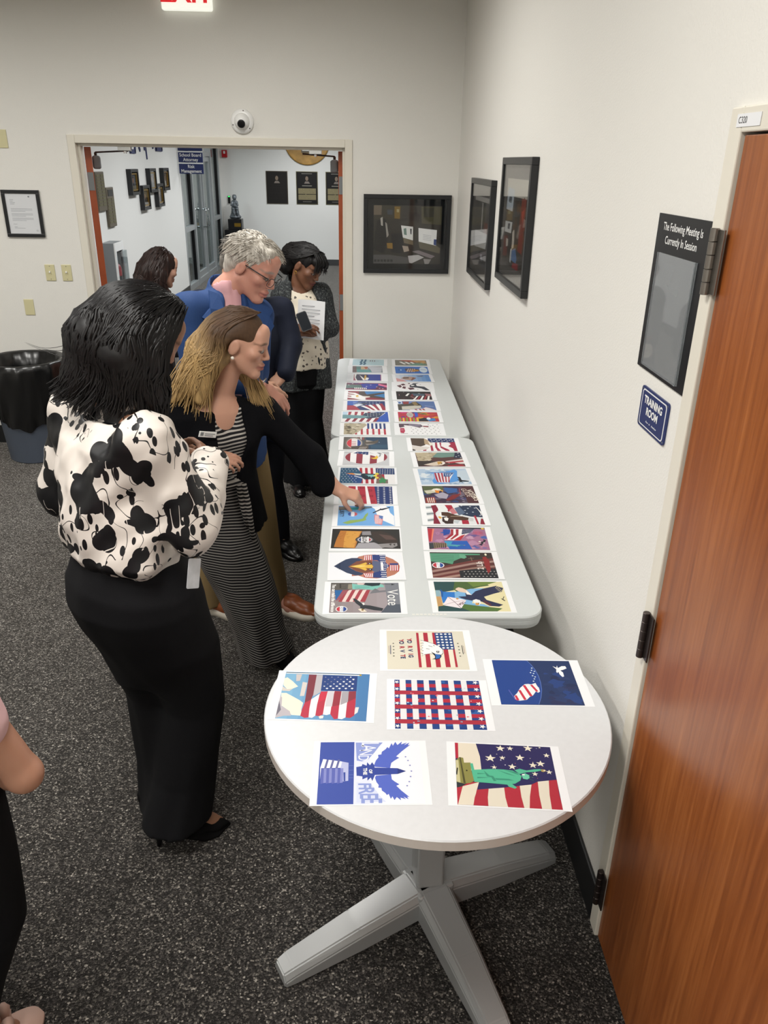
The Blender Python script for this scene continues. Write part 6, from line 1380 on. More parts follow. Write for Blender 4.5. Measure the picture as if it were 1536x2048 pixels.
# ================================================================== people: implicit surfaces meshed with surface nets
def V3(*a): return np.array(a, dtype=np.float64)
def unit(v): v = np.asarray(v, float); return v/np.linalg.norm(v)
class Vol:
    """signed distance volume on a regular grid; smooth unions and cuts; surface() returns verts and quads"""
    def __init__(s, lo, hi, h):
        s.h = h; s.lo = np.array(lo, float)
        s.ax = [np.arange(lo[i], hi[i]+h, h).astype(np.float32) for i in range(3)]
        s.F = np.full([len(a) for a in s.ax], 0.2, np.float32)
    def sub(s, lo, hi):
        sl = []; co = []
        for i in range(3):
            a = max(0, int((lo[i]-s.lo[i])/s.h)-1); b = min(len(s.ax[i]), int((hi[i]-s.lo[i])/s.h)+3)
            if b <= a: return None, None
            sl.append(slice(a, b)); sh = [1, 1, 1]; sh[i] = -1; co.append(s.ax[i][a:b].reshape(sh))
        return tuple(sl), co
    def comb(s, sl, d, k, mode):
        F = s.F[sl]
        if mode == 'u':
            if k > 0:
                hh = np.maximum(k-np.abs(F-d), 0)/k; s.F[sl] = np.minimum(F, d)-hh*hh*k*0.25
            else: s.F[sl] = np.minimum(F, d)
        else:
            if k > 0:
                hh = np.maximum(k-np.abs(F+d), 0)/k; s.F[sl] = np.maximum(F, -d)+hh*hh*k*0.25
            else: s.F[sl] = np.maximum(F, -d)
    def cone(s, a, b, ra, rb, k=0.02, mode='u', flat=None):
        """tapered capsule; flat=(axis, factor) squashes it along a direction"""
        a = np.asarray(a, float); b = np.asarray(b, float); R = max(ra, rb)*(1 if flat is None else max(1, 1/flat[1]))+k+3*s.h
        sl, co = s.sub(np.minimum(a, b)-R, np.maximum(a, b)+R)
        if sl is None: return
        X = [co[i]-np.float32(a[i]) for i in range(3)]; d = (b-a); L2 = float(d@d)
        t = np.clip((X[0]*d[0]+X[1]*d[1]+X[2]*d[2])/max(L2, 1e-9), 0, 1)
        Q = [X[i]-t*d[i] for i in range(3)]
        if flat is None:
            D = np.sqrt(Q[0]**2+Q[1]**2+Q[2]**2)-(ra+(rb-ra)*t)
        else:
            n, f = unit(flat[0]), flat[1]
            q = Q[0]*n[0]+Q[1]*n[1]+Q[2]*n[2]
            l2 = np.maximum(Q[0]**2+Q[1]**2+Q[2]**2-q*q, 0)
            D = (np.sqrt(l2+(q/f)**2)-(ra+(rb-ra)*t))*min(1, f)**0.5
        s.comb(sl, D.astype(np.float32), k, mode)
    def chain(s, pts, rs, k=0.02, kj=0.012, **kw):
        for i in range(len(pts)-1): s.cone(pts[i], pts[i+1], rs[i], rs[i+1], k if i == 0 else kj, **kw)
    def ell(s, c, r, ax=None, k=0.02, mode='u'):
        c = np.asarray(c, float); R = max(r)+k+3*s.h
        sl, co = s.sub(c-R, c+R)
        if sl is None: return
        X = [co[i]-np.float32(c[i]) for i in range(3)]
        ax = np.eye(3) if ax is None else ax
        U = [X[0]*ax[i][0]+X[1]*ax[i][1]+X[2]*ax[i][2] for i in range(3)]
        k0 = np.sqrt((U[0]/r[0])**2+(U[1]/r[1])**2+(U[2]/r[2])**2)
        k1 = np.sqrt((U[0]/r[0]**2)**2+(U[1]/r[1]**2)**2+(U[2]/r[2]**2)**2)+1e-6
        D = k0*(k0-1)/k1
        s.comb(sl, D.astype(np.float32), k, mode)
    def loft(s, keys, k=0.02, mode='u', fold=None, pw=2.0):
        """keys: (z, cx, cy, a, b, deg) elliptical sections stacked in z; fold(theta, z)->relative radius change"""
        K = np.array(sorted(keys), float); z = s.ax[2]
        R = K[:, 3:5].max()*1.25+k+3*s.h
        sl, co = s.sub((K[:, 1].min()-R, K[:, 2].min()-R, K[0, 0]-k-3*s.h), (K[:, 1].max()+R, K[:, 2].max()+R, K[-1, 0]+k+3*s.h))
        if sl is None: return
        zz = co[2].ravel()
        def smooth(col):
            return np.interp(zz, K[:, 0], K[:, col]).astype(np.float32).reshape(1, 1, -1)
        cx, cy, a, b, an = [smooth(i) for i in (1, 2, 3, 4, 5)]
        an = np.radians(an); x = co[0]-cx; y = co[1]-cy
        u = x*np.cos(an)+y*np.sin(an); v = -x*np.sin(an)+y*np.cos(an)
        if fold is not None:
            f = 1+fold(np.arctan2(v/b, u/a), co[2]); a = a*f; b = b*f
        if pw == 2.0: rr = np.sqrt((u/a)**2+(v/b)**2)
        else: rr = ((np.abs(u)/a)**pw+(np.abs(v)/b)**pw)**(1/pw)
        g = np.sqrt((u/a**2)**2+(v/b**2)**2)/np.maximum(rr, 1e-4)
        D = (rr-1)/np.maximum(g, 1e-3)
        D = np.minimum(np.where(rr < 0.3, -0.05, D), 0.2)
        cap = np.maximum(K[0, 0]-co[2], co[2]-K[-1, 0])
        D = np.maximum(D, cap)
        s.comb(sl, D.astype(np.float32), k, mode)
    def cut(s, p, n, k=0.0, lo=None, hi=None):
        """remove everything on the side n points to"""
        n = unit(n)
        sl, co = s.sub(lo if lo is not None else s.lo, hi if hi is not None else [a[-1] for a in s.ax])
        if sl is None: return
        d = -((co[0]-p[0])*n[0]+(co[1]-p[1])*n[1]+(co[2]-p[2])*n[2])
        s.comb(sl, np.broadcast_to(d, s.F[sl].shape).astype(np.float32), k, 's')
    def wrinkle(s, amp, scale, seed=0, stretch=(1, 1, 1), band=0.035):
        g = np.random.RandomState(seed); m = np.abs(s.F) < band
        I = np.nonzero(m)
        P = np.stack([s.ax[i][I[i]]*stretch[i] for i in range(3)], 1)
        n = np.zeros(len(P), np.float32)
        for o in range(7):
            d = g.normal(size=3); d /= np.linalg.norm(d); f = scale*(0.6+1.1*g.rand())
            n += np.sin(P@(d*f)+g.rand()*6.28+1.3*np.sin(P@(g.normal(size=3)*scale*0.5)))
        s.F[m] += (n*(amp/2.6)).astype(np.float32)
    def shape(s, fn, band=0.04):
        m = np.abs(s.F) < band; I = np.nonzero(m)
        s.F[m] += fn(s.ax[0][I[0]], s.ax[1][I[1]], s.ax[2][I[2]]).astype(np.float32)
    def surface(s):
        F = s.F; nx, ny, nz = F.shape
        F[0], F[-1], F[:, 0], F[:, -1], F[:, :, 0], F[:, :, -1] = [0.01]*6
        neg = F < 0
        c = neg[:-1, :-1, :-1].astype(np.int8)
        cnt = np.zeros((nx-1, ny-1, nz-1), np.int8)
        for dx in (0, 1):
            for dy in (0, 1):
                for dz in (0, 1): cnt += neg[dx:nx-1+dx, dy:ny-1+dy, dz:nz-1+dz]
        act = (cnt > 0) & (cnt < 8)
        I = np.argwhere(act); n = len(I)
        idx = np.full(act.shape, -1, np.int32); idx[act] = np.arange(n)
        acc = np.zeros((n, 3)); num = np.zeros(n)
        cor = [(i, j, k) for i in (0, 1) for j in (0, 1) for k in (0, 1)]
        val = {q: F[I[:, 0]+q[0], I[:, 1]+q[1], I[:, 2]+q[2]] for q in cor}
        for a in cor:
            for ax in range(3):
                if a[ax] == 0:
                    b = list(a); b[ax] = 1; b = tuple(b)
                    va, vb = val[a], val[b]; m = (va < 0) != (vb < 0)
                    t = np.where(m, va/np.where(m, va-vb, 1), 0)
                    P = np.array(a, float)[None, :].repeat(n, 0); P[:, ax] = t
                    acc[m] += P[m]; num[m] += 1
        verts = s.lo+(I+acc/num[:, None])*s.h
        quads = []
        for ax in range(3):
            o1, o2 = [(1, 2), (2, 0), (0, 1)][ax]
            sA = [slice(None)]*3; sB = [slice(None)]*3; sA[ax] = slice(0, -1); sB[ax] = slice(1, None)
            ch = neg[tuple(sA)] != neg[tuple(sB)]
            E = np.argwhere(ch)
            E = E[(E[:, o1] > 0) & (E[:, o2] > 0) & (E[:, o1] < F.shape[o1]-1) & (E[:, o2] < F.shape[o2]-1)]
            flip = neg[E[:, 0], E[:, 1], E[:, 2]]
            def cell(d1, d2):
                Q = E.copy(); Q[:, o1] -= d1; Q[:, o2] -= d2; return idx[Q[:, 0], Q[:, 1], Q[:, 2]]
            q = np.stack([cell(1, 1), cell(0, 1), cell(0, 0), cell(1, 0)], 1)
            q[~flip] = q[~flip][:, ::-1]
            quads.append(q)
        q = np.concatenate(quads); q = q[(q >= 0).all(1)]
        return verts, q
def np_mesh(name, verts, quads, smooth_iter=1, color=None):
    if smooth_iter:
        E = np.concatenate([quads[:, [i, (i+1) % 4]] for i in range(4)])
        for _ in range(smooth_iter):
            acc = np.zeros_like(verts); cnt = np.zeros(len(verts))
            for c in range(3): acc[:, c] = np.bincount(E[:, 0], verts[E[:, 1], c], len(verts))+np.bincount(E[:, 1], verts[E[:, 0], c], len(verts))
            cnt = np.bincount(E[:, 0], minlength=len(verts))+np.bincount(E[:, 1], minlength=len(verts))
            verts = 0.5*verts+0.5*acc/np.maximum(cnt, 1)[:, None]
    me = bpy.data.meshes.new(name)
    me.vertices.add(len(verts)); me.vertices.foreach_set('co', verts.astype(np.float32).ravel())
    me.loops.add(len(quads)*4); me.loops.foreach_set('vertex_index', quads.astype(np.int32).ravel())
    me.polygons.add(len(quads)); me.polygons.foreach_set('loop_start', np.arange(0, len(quads)*4, 4, dtype=np.int32))
    try: me.polygons.foreach_set('loop_total', np.full(len(quads), 4, np.int32))
    except Exception: pass
    me.update(calc_edges=True)
    me.polygons.foreach_set('use_smooth', np.ones(len(quads), bool)); me.update()
    if color is not None:
        at = me.color_attributes.new('col', 'FLOAT_COLOR', 'POINT')
        c = np.ones((len(verts), 4), np.float32); c[:, :3] = color(verts); at.data.foreach_set('color', c.ravel())
    return me
def vol_obj(name, vol, material, parent, smooth=1, color=None):
    v, q = vol.surface()
    return link(name, np_mesh(name, v, q, smooth, color), material, parent)

# skin: colour attribute with a little gloss
def skin_mat(name):
    m, nt, b = node_mat(name)
    a = nt.nodes.new('ShaderNodeVertexColor'); a.layer_name = 'col'
    nt.links.new(a.outputs['Color'], b.inputs['Base Color']); b.inputs['Roughness'].default_value = 0.5
    b.inputs['Subsurface Weight'].default_value = 0.12; b.inputs['Subsurface Radius'].default_value = (0.01, 0.004, 0.002); b.inputs['Specular IOR Level'].default_value = 0.4
skin_mat('skin')
def hair_mat(name, c0, c1, rough=0.35, sc=90):
    m, nt, b = node_mat(name)
    v = texco(nt, (1, 1, 0.06)); n = noise_node(nt, v, sc, 3)
    r = ramp(nt, [(0.3, c0), (0.7, c1)]); nt.links.new(n.outputs['Fac'], r.inputs['Fac'])
    nt.links.new(r.outputs['Color'], b.inputs['Base Color']); b.inputs['Roughness'].default_value = rough
    b.inputs['Specular IOR Level'].default_value = 0.35
hair_mat('hair_black', '#070607', '#131011', 0.46); hair_mat('hair_brown', '#1a100e', '#2e1d19', 0.45)
hair_mat('hair_grey', '#8e877c', '#cfc9bf', 0.55); hair_mat('hair_darkgrey', '#5e5a55', '#8a857e', 0.55)
# dark blonde: roots darker than the lengths (height on the strand)
m, nt, b = node_mat('hair_blonde')
a = nt.nodes.new('ShaderNodeVertexColor'); a.layer_name = 'col'; nt.links.new(a.outputs['Color'], b.inputs['Base Color']); b.inputs['Roughness'].default_value = 0.5; b.inputs['Specular IOR Level'].default_value = 0.3

class Head:
    """frame of a head: c centre, f forward, u up, r = right; s overall scale"""
    def __init__(s, c, f, u, sc=1.0):
        s.c = np.asarray(c, float); s.f = unit(f); u = np.asarray(u, float); s.u = unit(u-s.f*(u@s.f)); s.r = np.cross(s.f, s.u); s.s = sc
    def p(s, r, f, u): return s.c+s.s*(r*s.r+f*s.f+u*s.u)
    def ax(s): return np.array([s.r, s.f, s.u])
    def loc(s, P): d = (P-s.c)/s.s; return d@s.r, d@s.f, d@s.u
def add_head(v, H, neck, rn=0.055, male=False):
    S = H.s; A = H.ax()
    v.ell(H.p(0, -.014, .032), (.073*S, .093*S, .082*S), A, 0.01)
    v.ell(H.p(0, .028, -.035), (.060*S, .062*S, .078*S), A, 0.03)
    for q in (-1, 1):
        v.cone(H.p(q*.05, -.005, -.052), H.p(q*.02, .066, -.102), .021*S if male else .018*S, .016*S, 0.02)
        v.ell(H.p(q*.042, .062, -.018), (.026*S, .022*S, .022*S), A, 0.02)
        v.cone(H.p(q*.042, .076, .022), H.p(q*.012, .089, .018), .010*S, .009*S, 0.014)
    v.ell(H.p(0, .074, -.104), (.022*S, .018*S, .018*S), A, 0.02)
    v.ell(H.p(0, .07, .05), (.05*S, .028*S, .04*S), A, 0.02)
    for q in (-1, 1):
        v.ell(H.p(q*.033, .104, .002), (.018*S, .018*S, .012*S), A, 0.010, 's')
        v.ell(H.p(q*.032, .079, .001), (.0155*S, .0135*S, .012*S), A, 0.004)
    v.cone(H.p(0, .086, .014), H.p(0, .107, -.030), .0075*S, .0102*S, 0.010)
    for q in (-1, 1): v.ell(H.p(q*.0115, .097, -.035), (.0075*S, .010*S, .007*S), A, 0.006)
    v.ell(H.p(0, .088, -.062), (.026*S, .016*S, .0075*S), A, 0.008)
    v.ell(H.p(0, .086, -.076), (.022*S, .016*S, .0085*S), A, 0.006)
    v.cone(H.p(-.026, .103, -.0685), H.p(.026, .103, -.0685), .0035*S, .0035*S, 0.004, 's')
    for q in (-1, 1):
        v.ell(H.p(q*.076, -.012, -.008), (.010*S, .020*S, .033*S), np.array([H.r, unit(H.f*.95-H.u*.25), unit(H.u*.95+H.f*.25)]), 0.006)
        v.ell(H.p(q*.087, -.006, -.004), (.006*S, .010*S, .018*S), A, 0.005, 's')
    v.cone(H.p(0, -.028, -.06), neck, rn, rn*1.08, 0.02)
def skin_color(H, base, lip, brow, scalp=None, blush=0.06):
    base = np.array(srgb(base)); lip = np.array(srgb(lip)); brow = np.array(srgb(brow))
    def f(P):
        r, q, u = H.loc(P); C = np.repeat(base[None, :], len(P), 0).astype(np.float32)
        g = np.exp(-(((np.abs(r)-.045)/.022)**2+((u+.03)/.022)**2))*(q > .03)
        C *= (1-blush*g[:, None]*np.array([0.2, 1.4, 1.4])).astype(np.float32)
        gl = np.clip(1.3-((r/.027)**2+((u+.069)/.015)**2), 0, 1)*(q > .074); C = C*(1-gl[:, None])+lip*gl[:, None]
        gl = np.clip(1-((r/.026)**2+((u+.0685)/.003)**2), 0, 1)*(q > .08); C *= (1-.6*gl[:, None])
        ar = np.abs(r)
        gb = np.clip(1.4-(((ar-.034)/.022)**2+((u-.026+.25*np.maximum(ar-.035, 0))/.0055)**2), 0, 1)*(q > .05)*0.85; C = C*(1-gb[:, None])+brow*gb[:, None]
        ge = np.clip(1.6-(((ar-.033)/.018)**2+((u+.005-.12*(ar-.033))/.0048)**2), 0, 1)*(q > .05); C = C*(1-ge[:, None])+brow*.3*ge[:, None]
        gs = np.clip(1.2-(((ar-.033)/.02)**2+((u-.004)/.012)**2), 0, 1)*(q > .06); C *= (1-.18*gs[:, None])
        gn = np.clip(1-(((ar-.008)/.006)**2+((u+.043)/.004)**2), 0, 1)*(q > .09); C *= (1-.6*gn[:, None])
        return C
    return f
def eyes(H, parent, iris='#2a1a12', lid=0.0):
    for q in (-1, 1):
        c = H.p(q*.032, .0822, -.0025)
        bm = BM(); bmesh.ops.create_uvsphere(bm, u_segments=16, v_segments=10, radius=.0118*H.s)
        o = obj('eye', bm, ['eye_white', 'eye_dark'], parent, True); o.location = Vector(c)
        o.rotation_euler = Vector(unit(H.f*1.0-H.u*.45)).to_track_quat('Z', 'Y').to_euler()
        for p_ in o.data.polygons:
            if p_.center.z > .0088*H.s: p_.material_index = 1
mat('eye_white', '#7f756e', 0.35); mat('eye_dark', '#1a110d', 0.3)

def hand(v, w, d, n, side=1, curl=(0.5, 0.5, 0.6, 0.65), spread=0.12, thumb=(0.6, 0.5), sc=1.0, thick=1.0):
    """w wrist, d direction of the palm, n back-of-hand normal; side=+1 puts the thumb on d x n; curl in radians per joint towards the palm"""
    w = np.asarray(w, float); d = unit(d); n = np.asarray(n, float); n = unit(n-d*(n@d)); t = np.cross(d, n)*side
    S = sc
    v.cone(w-d*.02*S, w+d*.02*S, .026*S, .027*S, 0.02, flat=(n, .72))
    for o in (-.024, -.008, .008, .024): v.cone(w+d*.025*S+t*o*.7*S, w+d*.082*S+t*o*1.05*S, .0135*S, .0115*S, 0.012, flat=(n, .9))
    L = [(.040, .024, .019), (.045, .028, .021), (.042, .026, .020), (.032, .019, .017)]
    for i, o in enumerate((.027, .0095, -.0085, -.026)):
        p = w+d*(.088-.004*abs(i-1))*S+t*o*S; dd = unit(d+t*spread*(1.5-i)*.6); nn = n
        r = (.0092, .0096, .0092, .0078)[i]*S*thick
        for j, l in enumerate(L[i]):
            a = curl[i]*(1 if j else .8); c, s_ = math.cos(a), math.sin(a)
            dd, nn = unit(dd*c-nn*s_), unit(nn*c+dd*s_)
            q = p+dd*l*S; v.cone(p, q, r, r*.9, 0.006 if j == 0 else 0.002)
            p = q; r *= .9
    p = w+d*.022*S+t*.022*S; td = unit(t*.75+d*.75-n*thumb[0]); q = p+td*.042*S; v.cone(p, q, .0145*S, .0115*S, 0.014)
    td2 = unit(td*.6+d*.8-n*thumb[1]-t*.35); q2 = q+td2*.032*S; v.cone(q, q2, .011*S, .0098*S, 0.003); q3 = q2+unit(td2+d*.3-n*.2)*.024*S; v.cone(q2, q3, .0098*S, .0078*S, 0.003)

def strands(bm, roots, fn, n=10, r=0.004, seg=4, rng=None):
    """hair locks: fn(root, t) -> point; tapered tubes"""
    for R_ in roots:
        pts = [fn(R_, t/(n-1)) for t in range(n)]
        tube(bm, pts, [r*(1.0-0.75*(t/(n-1))**2) for t in range(n)], seg)

def shoe(name, toe_dir, heel, length, width, material, parent, sole=None, heel_h=0.0, sole_h=0.02, pointed=False, toph=0.06, opening=True, h=0.004):
    """shoe along toe_dir from heel (ground point of the heel); returns the upper"""
    d = unit(V3(toe_dir[0], toe_dir[1], 0)); s_ = np.cross(V3(0, 0, 1), d); e = np.asarray(heel, float)
    def q(x, y, z): return e+d*x*length+s_*y*width+V3(0, 0, z)
    hz = lambda x: heel_h*max(0, 1-x/.62)**1.0
    lo = np.min([q(-.1, -1, 0), q(-.1, 1, 0), q(1.15, -1, 0), q(1.15, 1, 0)], 0)-.03; hi = np.max([q(-.1, -1, 0), q(-.1, 1, 0), q(1.15, -1, 0), q(1.15, 1, 0)], 0)+.03
    lo[2] = -.01; hi[2] = toph+heel_h+.09
    v = Vol(lo, hi, h); W = width/2
    zs = sole_h
    v.cone(q(.12, 0, zs+hz(.12)+.03), q(.5, 0, zs+hz(.5)+.024), W*.78, W*.88, .02); v.cone(q(.5, 0, zs+hz(.5)+.024), q(.80, 0, zs+.016), W*.88, W*(.72 if not pointed else .62), .02, flat=(V3(0, 0, 1), .8))
    v.cone(q(.78, 0, zs+.014), q(.96, 0, zs+.008), W*(.74 if not pointed else .6), W*(.45 if not pointed else .15), .02, flat=(V3(0, 0, 1), .6))
    v.cone(q(.1, 0, zs+hz(.1)+.03), q(.12, 0, zs+hz(.1)+toph), W*.72, W*.62, .02)
    v.cut(q(0, 0, zs*.6), V3(0, 0, -1)) if heel_h == 0 else None
    if opening:
        v.cone(q(.08, 0, zs+hz(.1)+toph+.02), q(.5, 0, zs+hz(.5)+toph+.01), W*.6, W*.62, .006, 's')
    v.cut(q(0, 0, toph+heel_h+zs+.01), V3(0, 0, 1))
    o = vol_obj(name, v, material, parent, 1)
    if sole or heel_h:
        bm = BM(); out = []
        for x, y in ((-.03, 0), (.0, .36), (.12, .44), (.35, .40), (.6, .5), (.8, .46), (.93, .3), (1.0, .0)): out.append((x, y*(1 if not (pointed and x > .85) else .5)))
        pr = [(x, y) for x, y in out]+[(x, -y) for x, y in reversed(out[1:-1])]
        A = [bm.verts.new(q(x, y*1.04, 0.0+hz(x))) for x, y in pr]; B = [bm.verts.new(q(x, y*1.0, sole_h*1.2+hz(x))) for x, y in pr]
        bm.faces.new(A[::-1]); bm.faces.new(B); n = len(pr)
        for i in range(n): bm.faces.new((A[i], A[(i+1) % n], B[(i+1) % n], B[i]))
        bmesh.ops.recalc_face_normals(bm, faces=bm.faces); obj('sole', bm, sole or material, parent, True)
    if heel_h:
        bm = BM(); cyl(bm, q(.02, 0, 0), q(.08, 0, heel_h+.01), .006, .02, 12); obj('heel', bm, material, parent, True)
    return o

def spline_pts(C, n):
    C = np.asarray(C); m = len(C)-1; out = []
    for t in np.linspace(0, m-.001, n):
        k_ = int(t); f_ = t-k_; P0, P1, P2, P3 = C[max(k_-1, 0)], C[k_], C[k_+1], C[min(k_+2, m)]
        out.append(.5*((2*P1)+(-P0+P2)*f_+(2*P0-5*P1+4*P2-P3)*f_**2+(-P0+3*P1-3*P2+P3)*f_**3))
    return np.array(out)
def push_out(vol, P, gap=.001):
    """move points that lie inside the volume out to its surface"""
    F = vol.F; P = P.copy()
    for _ in range(4):
        I = np.clip(np.rint((P-vol.lo)/vol.h).astype(int), 1, np.array(F.shape)-2); d = F[I[:, 0], I[:, 1], I[:, 2]]
        g = np.stack([F[I[:, 0]+a, I[:, 1]+b, I[:, 2]+c]-F[I[:, 0]-a, I[:, 1]-b, I[:, 2]-c] for a, b, c in ((1, 0, 0), (0, 1, 0), (0, 0, 1))], 1)
        g /= np.linalg.norm(g, axis=1)[:, None]+1e-6; m = d < gap; P[m] += g[m]*(gap-d[m])[:, None]*.9
    return P
def lock_mesh(name, paths, r, material, parent, n=12, seg=4, color=None, seed=1, vol=None):
    """many tapered hair locks as one mesh, built in numpy"""
    g = np.random.RandomState(seed); VV = []; FF = []; CC = []; base = 0
    ang = np.linspace(0, 2*np.pi, seg, endpoint=False)
    for C in paths:
        P = spline_pts(C, n)
        if vol is not None: P = push_out(vol, P, .0008+.0016*g.rand())
        T = np.gradient(P, axis=0); T /= np.linalg.norm(T, axis=1)[:, None]+1e-9
        up = np.cross(T, V3(.31, .77, .55)); up /= np.linalg.norm(up, axis=1)[:, None]+1e-9; sd = np.cross(T, up)
        t = np.linspace(0, 1, n); rad = r*(.7+.6*g.rand())*(.35+.65*np.minimum(1, t*5))*(1-.85*t**2.5)
        ring = P[:, None, :]+rad[:, None, None]*(np.cos(ang)[None, :, None]*up[:, None, :]*1.5+np.sin(ang)[None, :, None]*sd[:, None, :]*.8)
        VV.append(ring.reshape(-1, 3)); idx = base+np.arange(n*seg).reshape(n, seg)
        FF.append(np.stack([idx[:-1], np.roll(idx[:-1], -1, 1), np.roll(idx[1:], -1, 1), idx[1:]], 2).reshape(-1, 4)); base += n*seg
        CC.append(np.full(n*seg, .7+.6*g.rand()))
    VV = np.concatenate(VV); FF = np.concatenate(FF); k = np.concatenate(CC)
    return link(name, np_mesh(name, VV, FF, 0, (lambda P: color(P)*k[:, None]) if color else None), material, parent)
# ================================================================== bronze of a seated child on the corridor plinth
e = empty('bronze_statue', (-3.25, 17.2, 0.945)); tag(e, 'grey bronze statue of a seated child on the black plinth', 'statue')
v = Vol((-.17, -.16, 0), (.17, .16, .48), .006)
v.ell((0, 0, .04), (.12, .10, .05), None, .02); v.ell((0, .01, .12), (.085, .08, .09), None, .04); v.ell((.0, .0, .2), (.07, .07, .05), None, .03)
v.cone((-.01, .02, .22), (-.005, .015, .34), .055, .045, .03); v.ell((.0, -.01, .415), (.042, .045, .05), None, .01); v.ell((0, .005, .43), (.045, .046, .045), None, .01); v.cone((0, 0, .36), (0, 0, .4), .022, .02, .02)
for q in (-1, 1): v.chain([V3(q*.045, 0, .33), V3(q*.065, -.04, .27), V3(.03, -.085, .255)], [.022, .018, .014], .02, .01); v.chain([V3(q*.03, 0, .22), V3(q*.04+.02, -.09, .2), V3(q*.035+.03, -.1, .09)], [.035, .027, .02], .02, .01)
v.cone((.01, -.1, .26), (.07, -.11, .235), .018, .014, .01)
v.wrinkle(.003, 80, 2); v.cut(V3(0, 0, .002), V3(0, 0, -1)); vol_obj('figure', v, 'statue_bronze', e, 1)
# ------------------------------------------------------------------ fabrics
mat('black_cloth', '#0b0b0e', 0.85, spec=0.2, bump=(500, 0.1)); mat('black_knit', '#0d0d10', 0.95, spec=0.1, bump=(350, 0.3)); mat('navy_suit', '#121829', 0.75, spec=0.25, bump=(900, 0.1))
mat('blue_suit', '#25406f', 0.75, spec=0.25, noise=(220, 0.08), bump=(900, 0.12)); mat('pink_shirt', '#d3a3a8', 0.75, spec=0.2); mat('white_shirt', '#d9dde2', 0.7, spec=0.2); mat('khaki', '#85714f', 0.85, spec=0.15, bump=(600, 0.12)); mat('dark_trouser', '#15171f', 0.85, spec=0.2, bump=(600, 0.1))
mat('brown_leather', '#8a4a26', 0.35, noise=(40, 0.15)); mat('rubber_white', '#ded6c8', 0.6); mat('black_leather', '#0c0b0c', 0.3); mat('black_suede', '#0e0d0e', 0.9, spec=0.1)
mat('pink_blouse', '#d9b3b5', 0.7, spec=0.2); mat('sandal_pink', '#c9a596', 0.55); mat('dark_top', '#16151a', 0.85); mat('pearl', '#e9e2d6', 0.2); mat('lens_clear', '#d8dde0', 0.05, **{'Transmission Weight': 0.9, 'IOR': 1.3})
mat('dark_glass', '#1c2026', 0.08); mat('ink_grey', '#9a9ca0', 0.7); mat('id_plastic', '#b9bcc0', 0.2, noise=(30, .12))
# black flowers on white satin: lobed blossoms, leafy sprays and thin stems
m, nt, b = node_mat('floral_satin')
def mth(op, a_, b_=None):
    x = nt.nodes.new('ShaderNodeMath'); x.operation = op
    for i, q in enumerate((a_, b_)):
        if q is None: continue
        if isinstance(q, (int, float)): x.inputs[i].default_value = q
        else: nt.links.new(q, x.inputs[i])
    return x.outputs[0]
v = texco(nt)
def voro(vec, sc, rnd=1.0):
    q = nt.nodes.new('ShaderNodeTexVoronoi'); q.inputs['Scale'].default_value = sc; q.inputs['Randomness'].default_value = rnd; nt.links.new(vec, q.inputs['Vector']); return q.outputs['Distance']
big = mth('GREATER_THAN', mth('SUBTRACT', mth('MULTIPLY', noise_node(nt, v, 7.5, 1).outputs['Fac'], 1.5), mth('ADD', mth('MULTIPLY', voro(v, 20), .42), mth('MULTIPLY', voro(v, 9), .45))), 0.335)
slit = mth('LESS_THAN', mth('ABSOLUTE', mth('SUBTRACT', noise_node(nt, texco(nt, (1, 1, .35)), 30, 0).outputs['Fac'], 0.5)), 0.012)
zone = noise_node(nt, v, 8, 0)
spray = mth('MULTIPLY', mth('LESS_THAN', voro(texco(nt, (1, 1, .42)), 42), 0.34), mth('GREATER_THAN', zone.outputs['Fac'], 0.5))
stem = mth('MULTIPLY', mth('LESS_THAN', mth('ABSOLUTE', mth('SUBTRACT', noise_node(nt, v, 17, 0).outputs['Fac'], 0.5)), 0.009), mth('GREATER_THAN', zone.outputs['Fac'], 0.47))
blk = mth('MAXIMUM', mth('MAXIMUM', mth('SUBTRACT', big, mth('MULTIPLY', slit, mth('GREATER_THAN', zone.outputs['Fac'], 0.56))), spray), stem)
mx = nt.nodes.new('ShaderNodeMix'); mx.data_type = 'RGBA'; nt.links.new(blk, mx.inputs[0]); mx.inputs[6].default_value = (*srgb('#d6cec6'), 1); mx.inputs[7].default_value = (*srgb('#0f0f12'), 1)
nt.links.new(mx.outputs[2], b.inputs['Base Color']); b.inputs['Roughness'].default_value = 0.42; b.inputs['Specular IOR Level'].default_value = 0.35
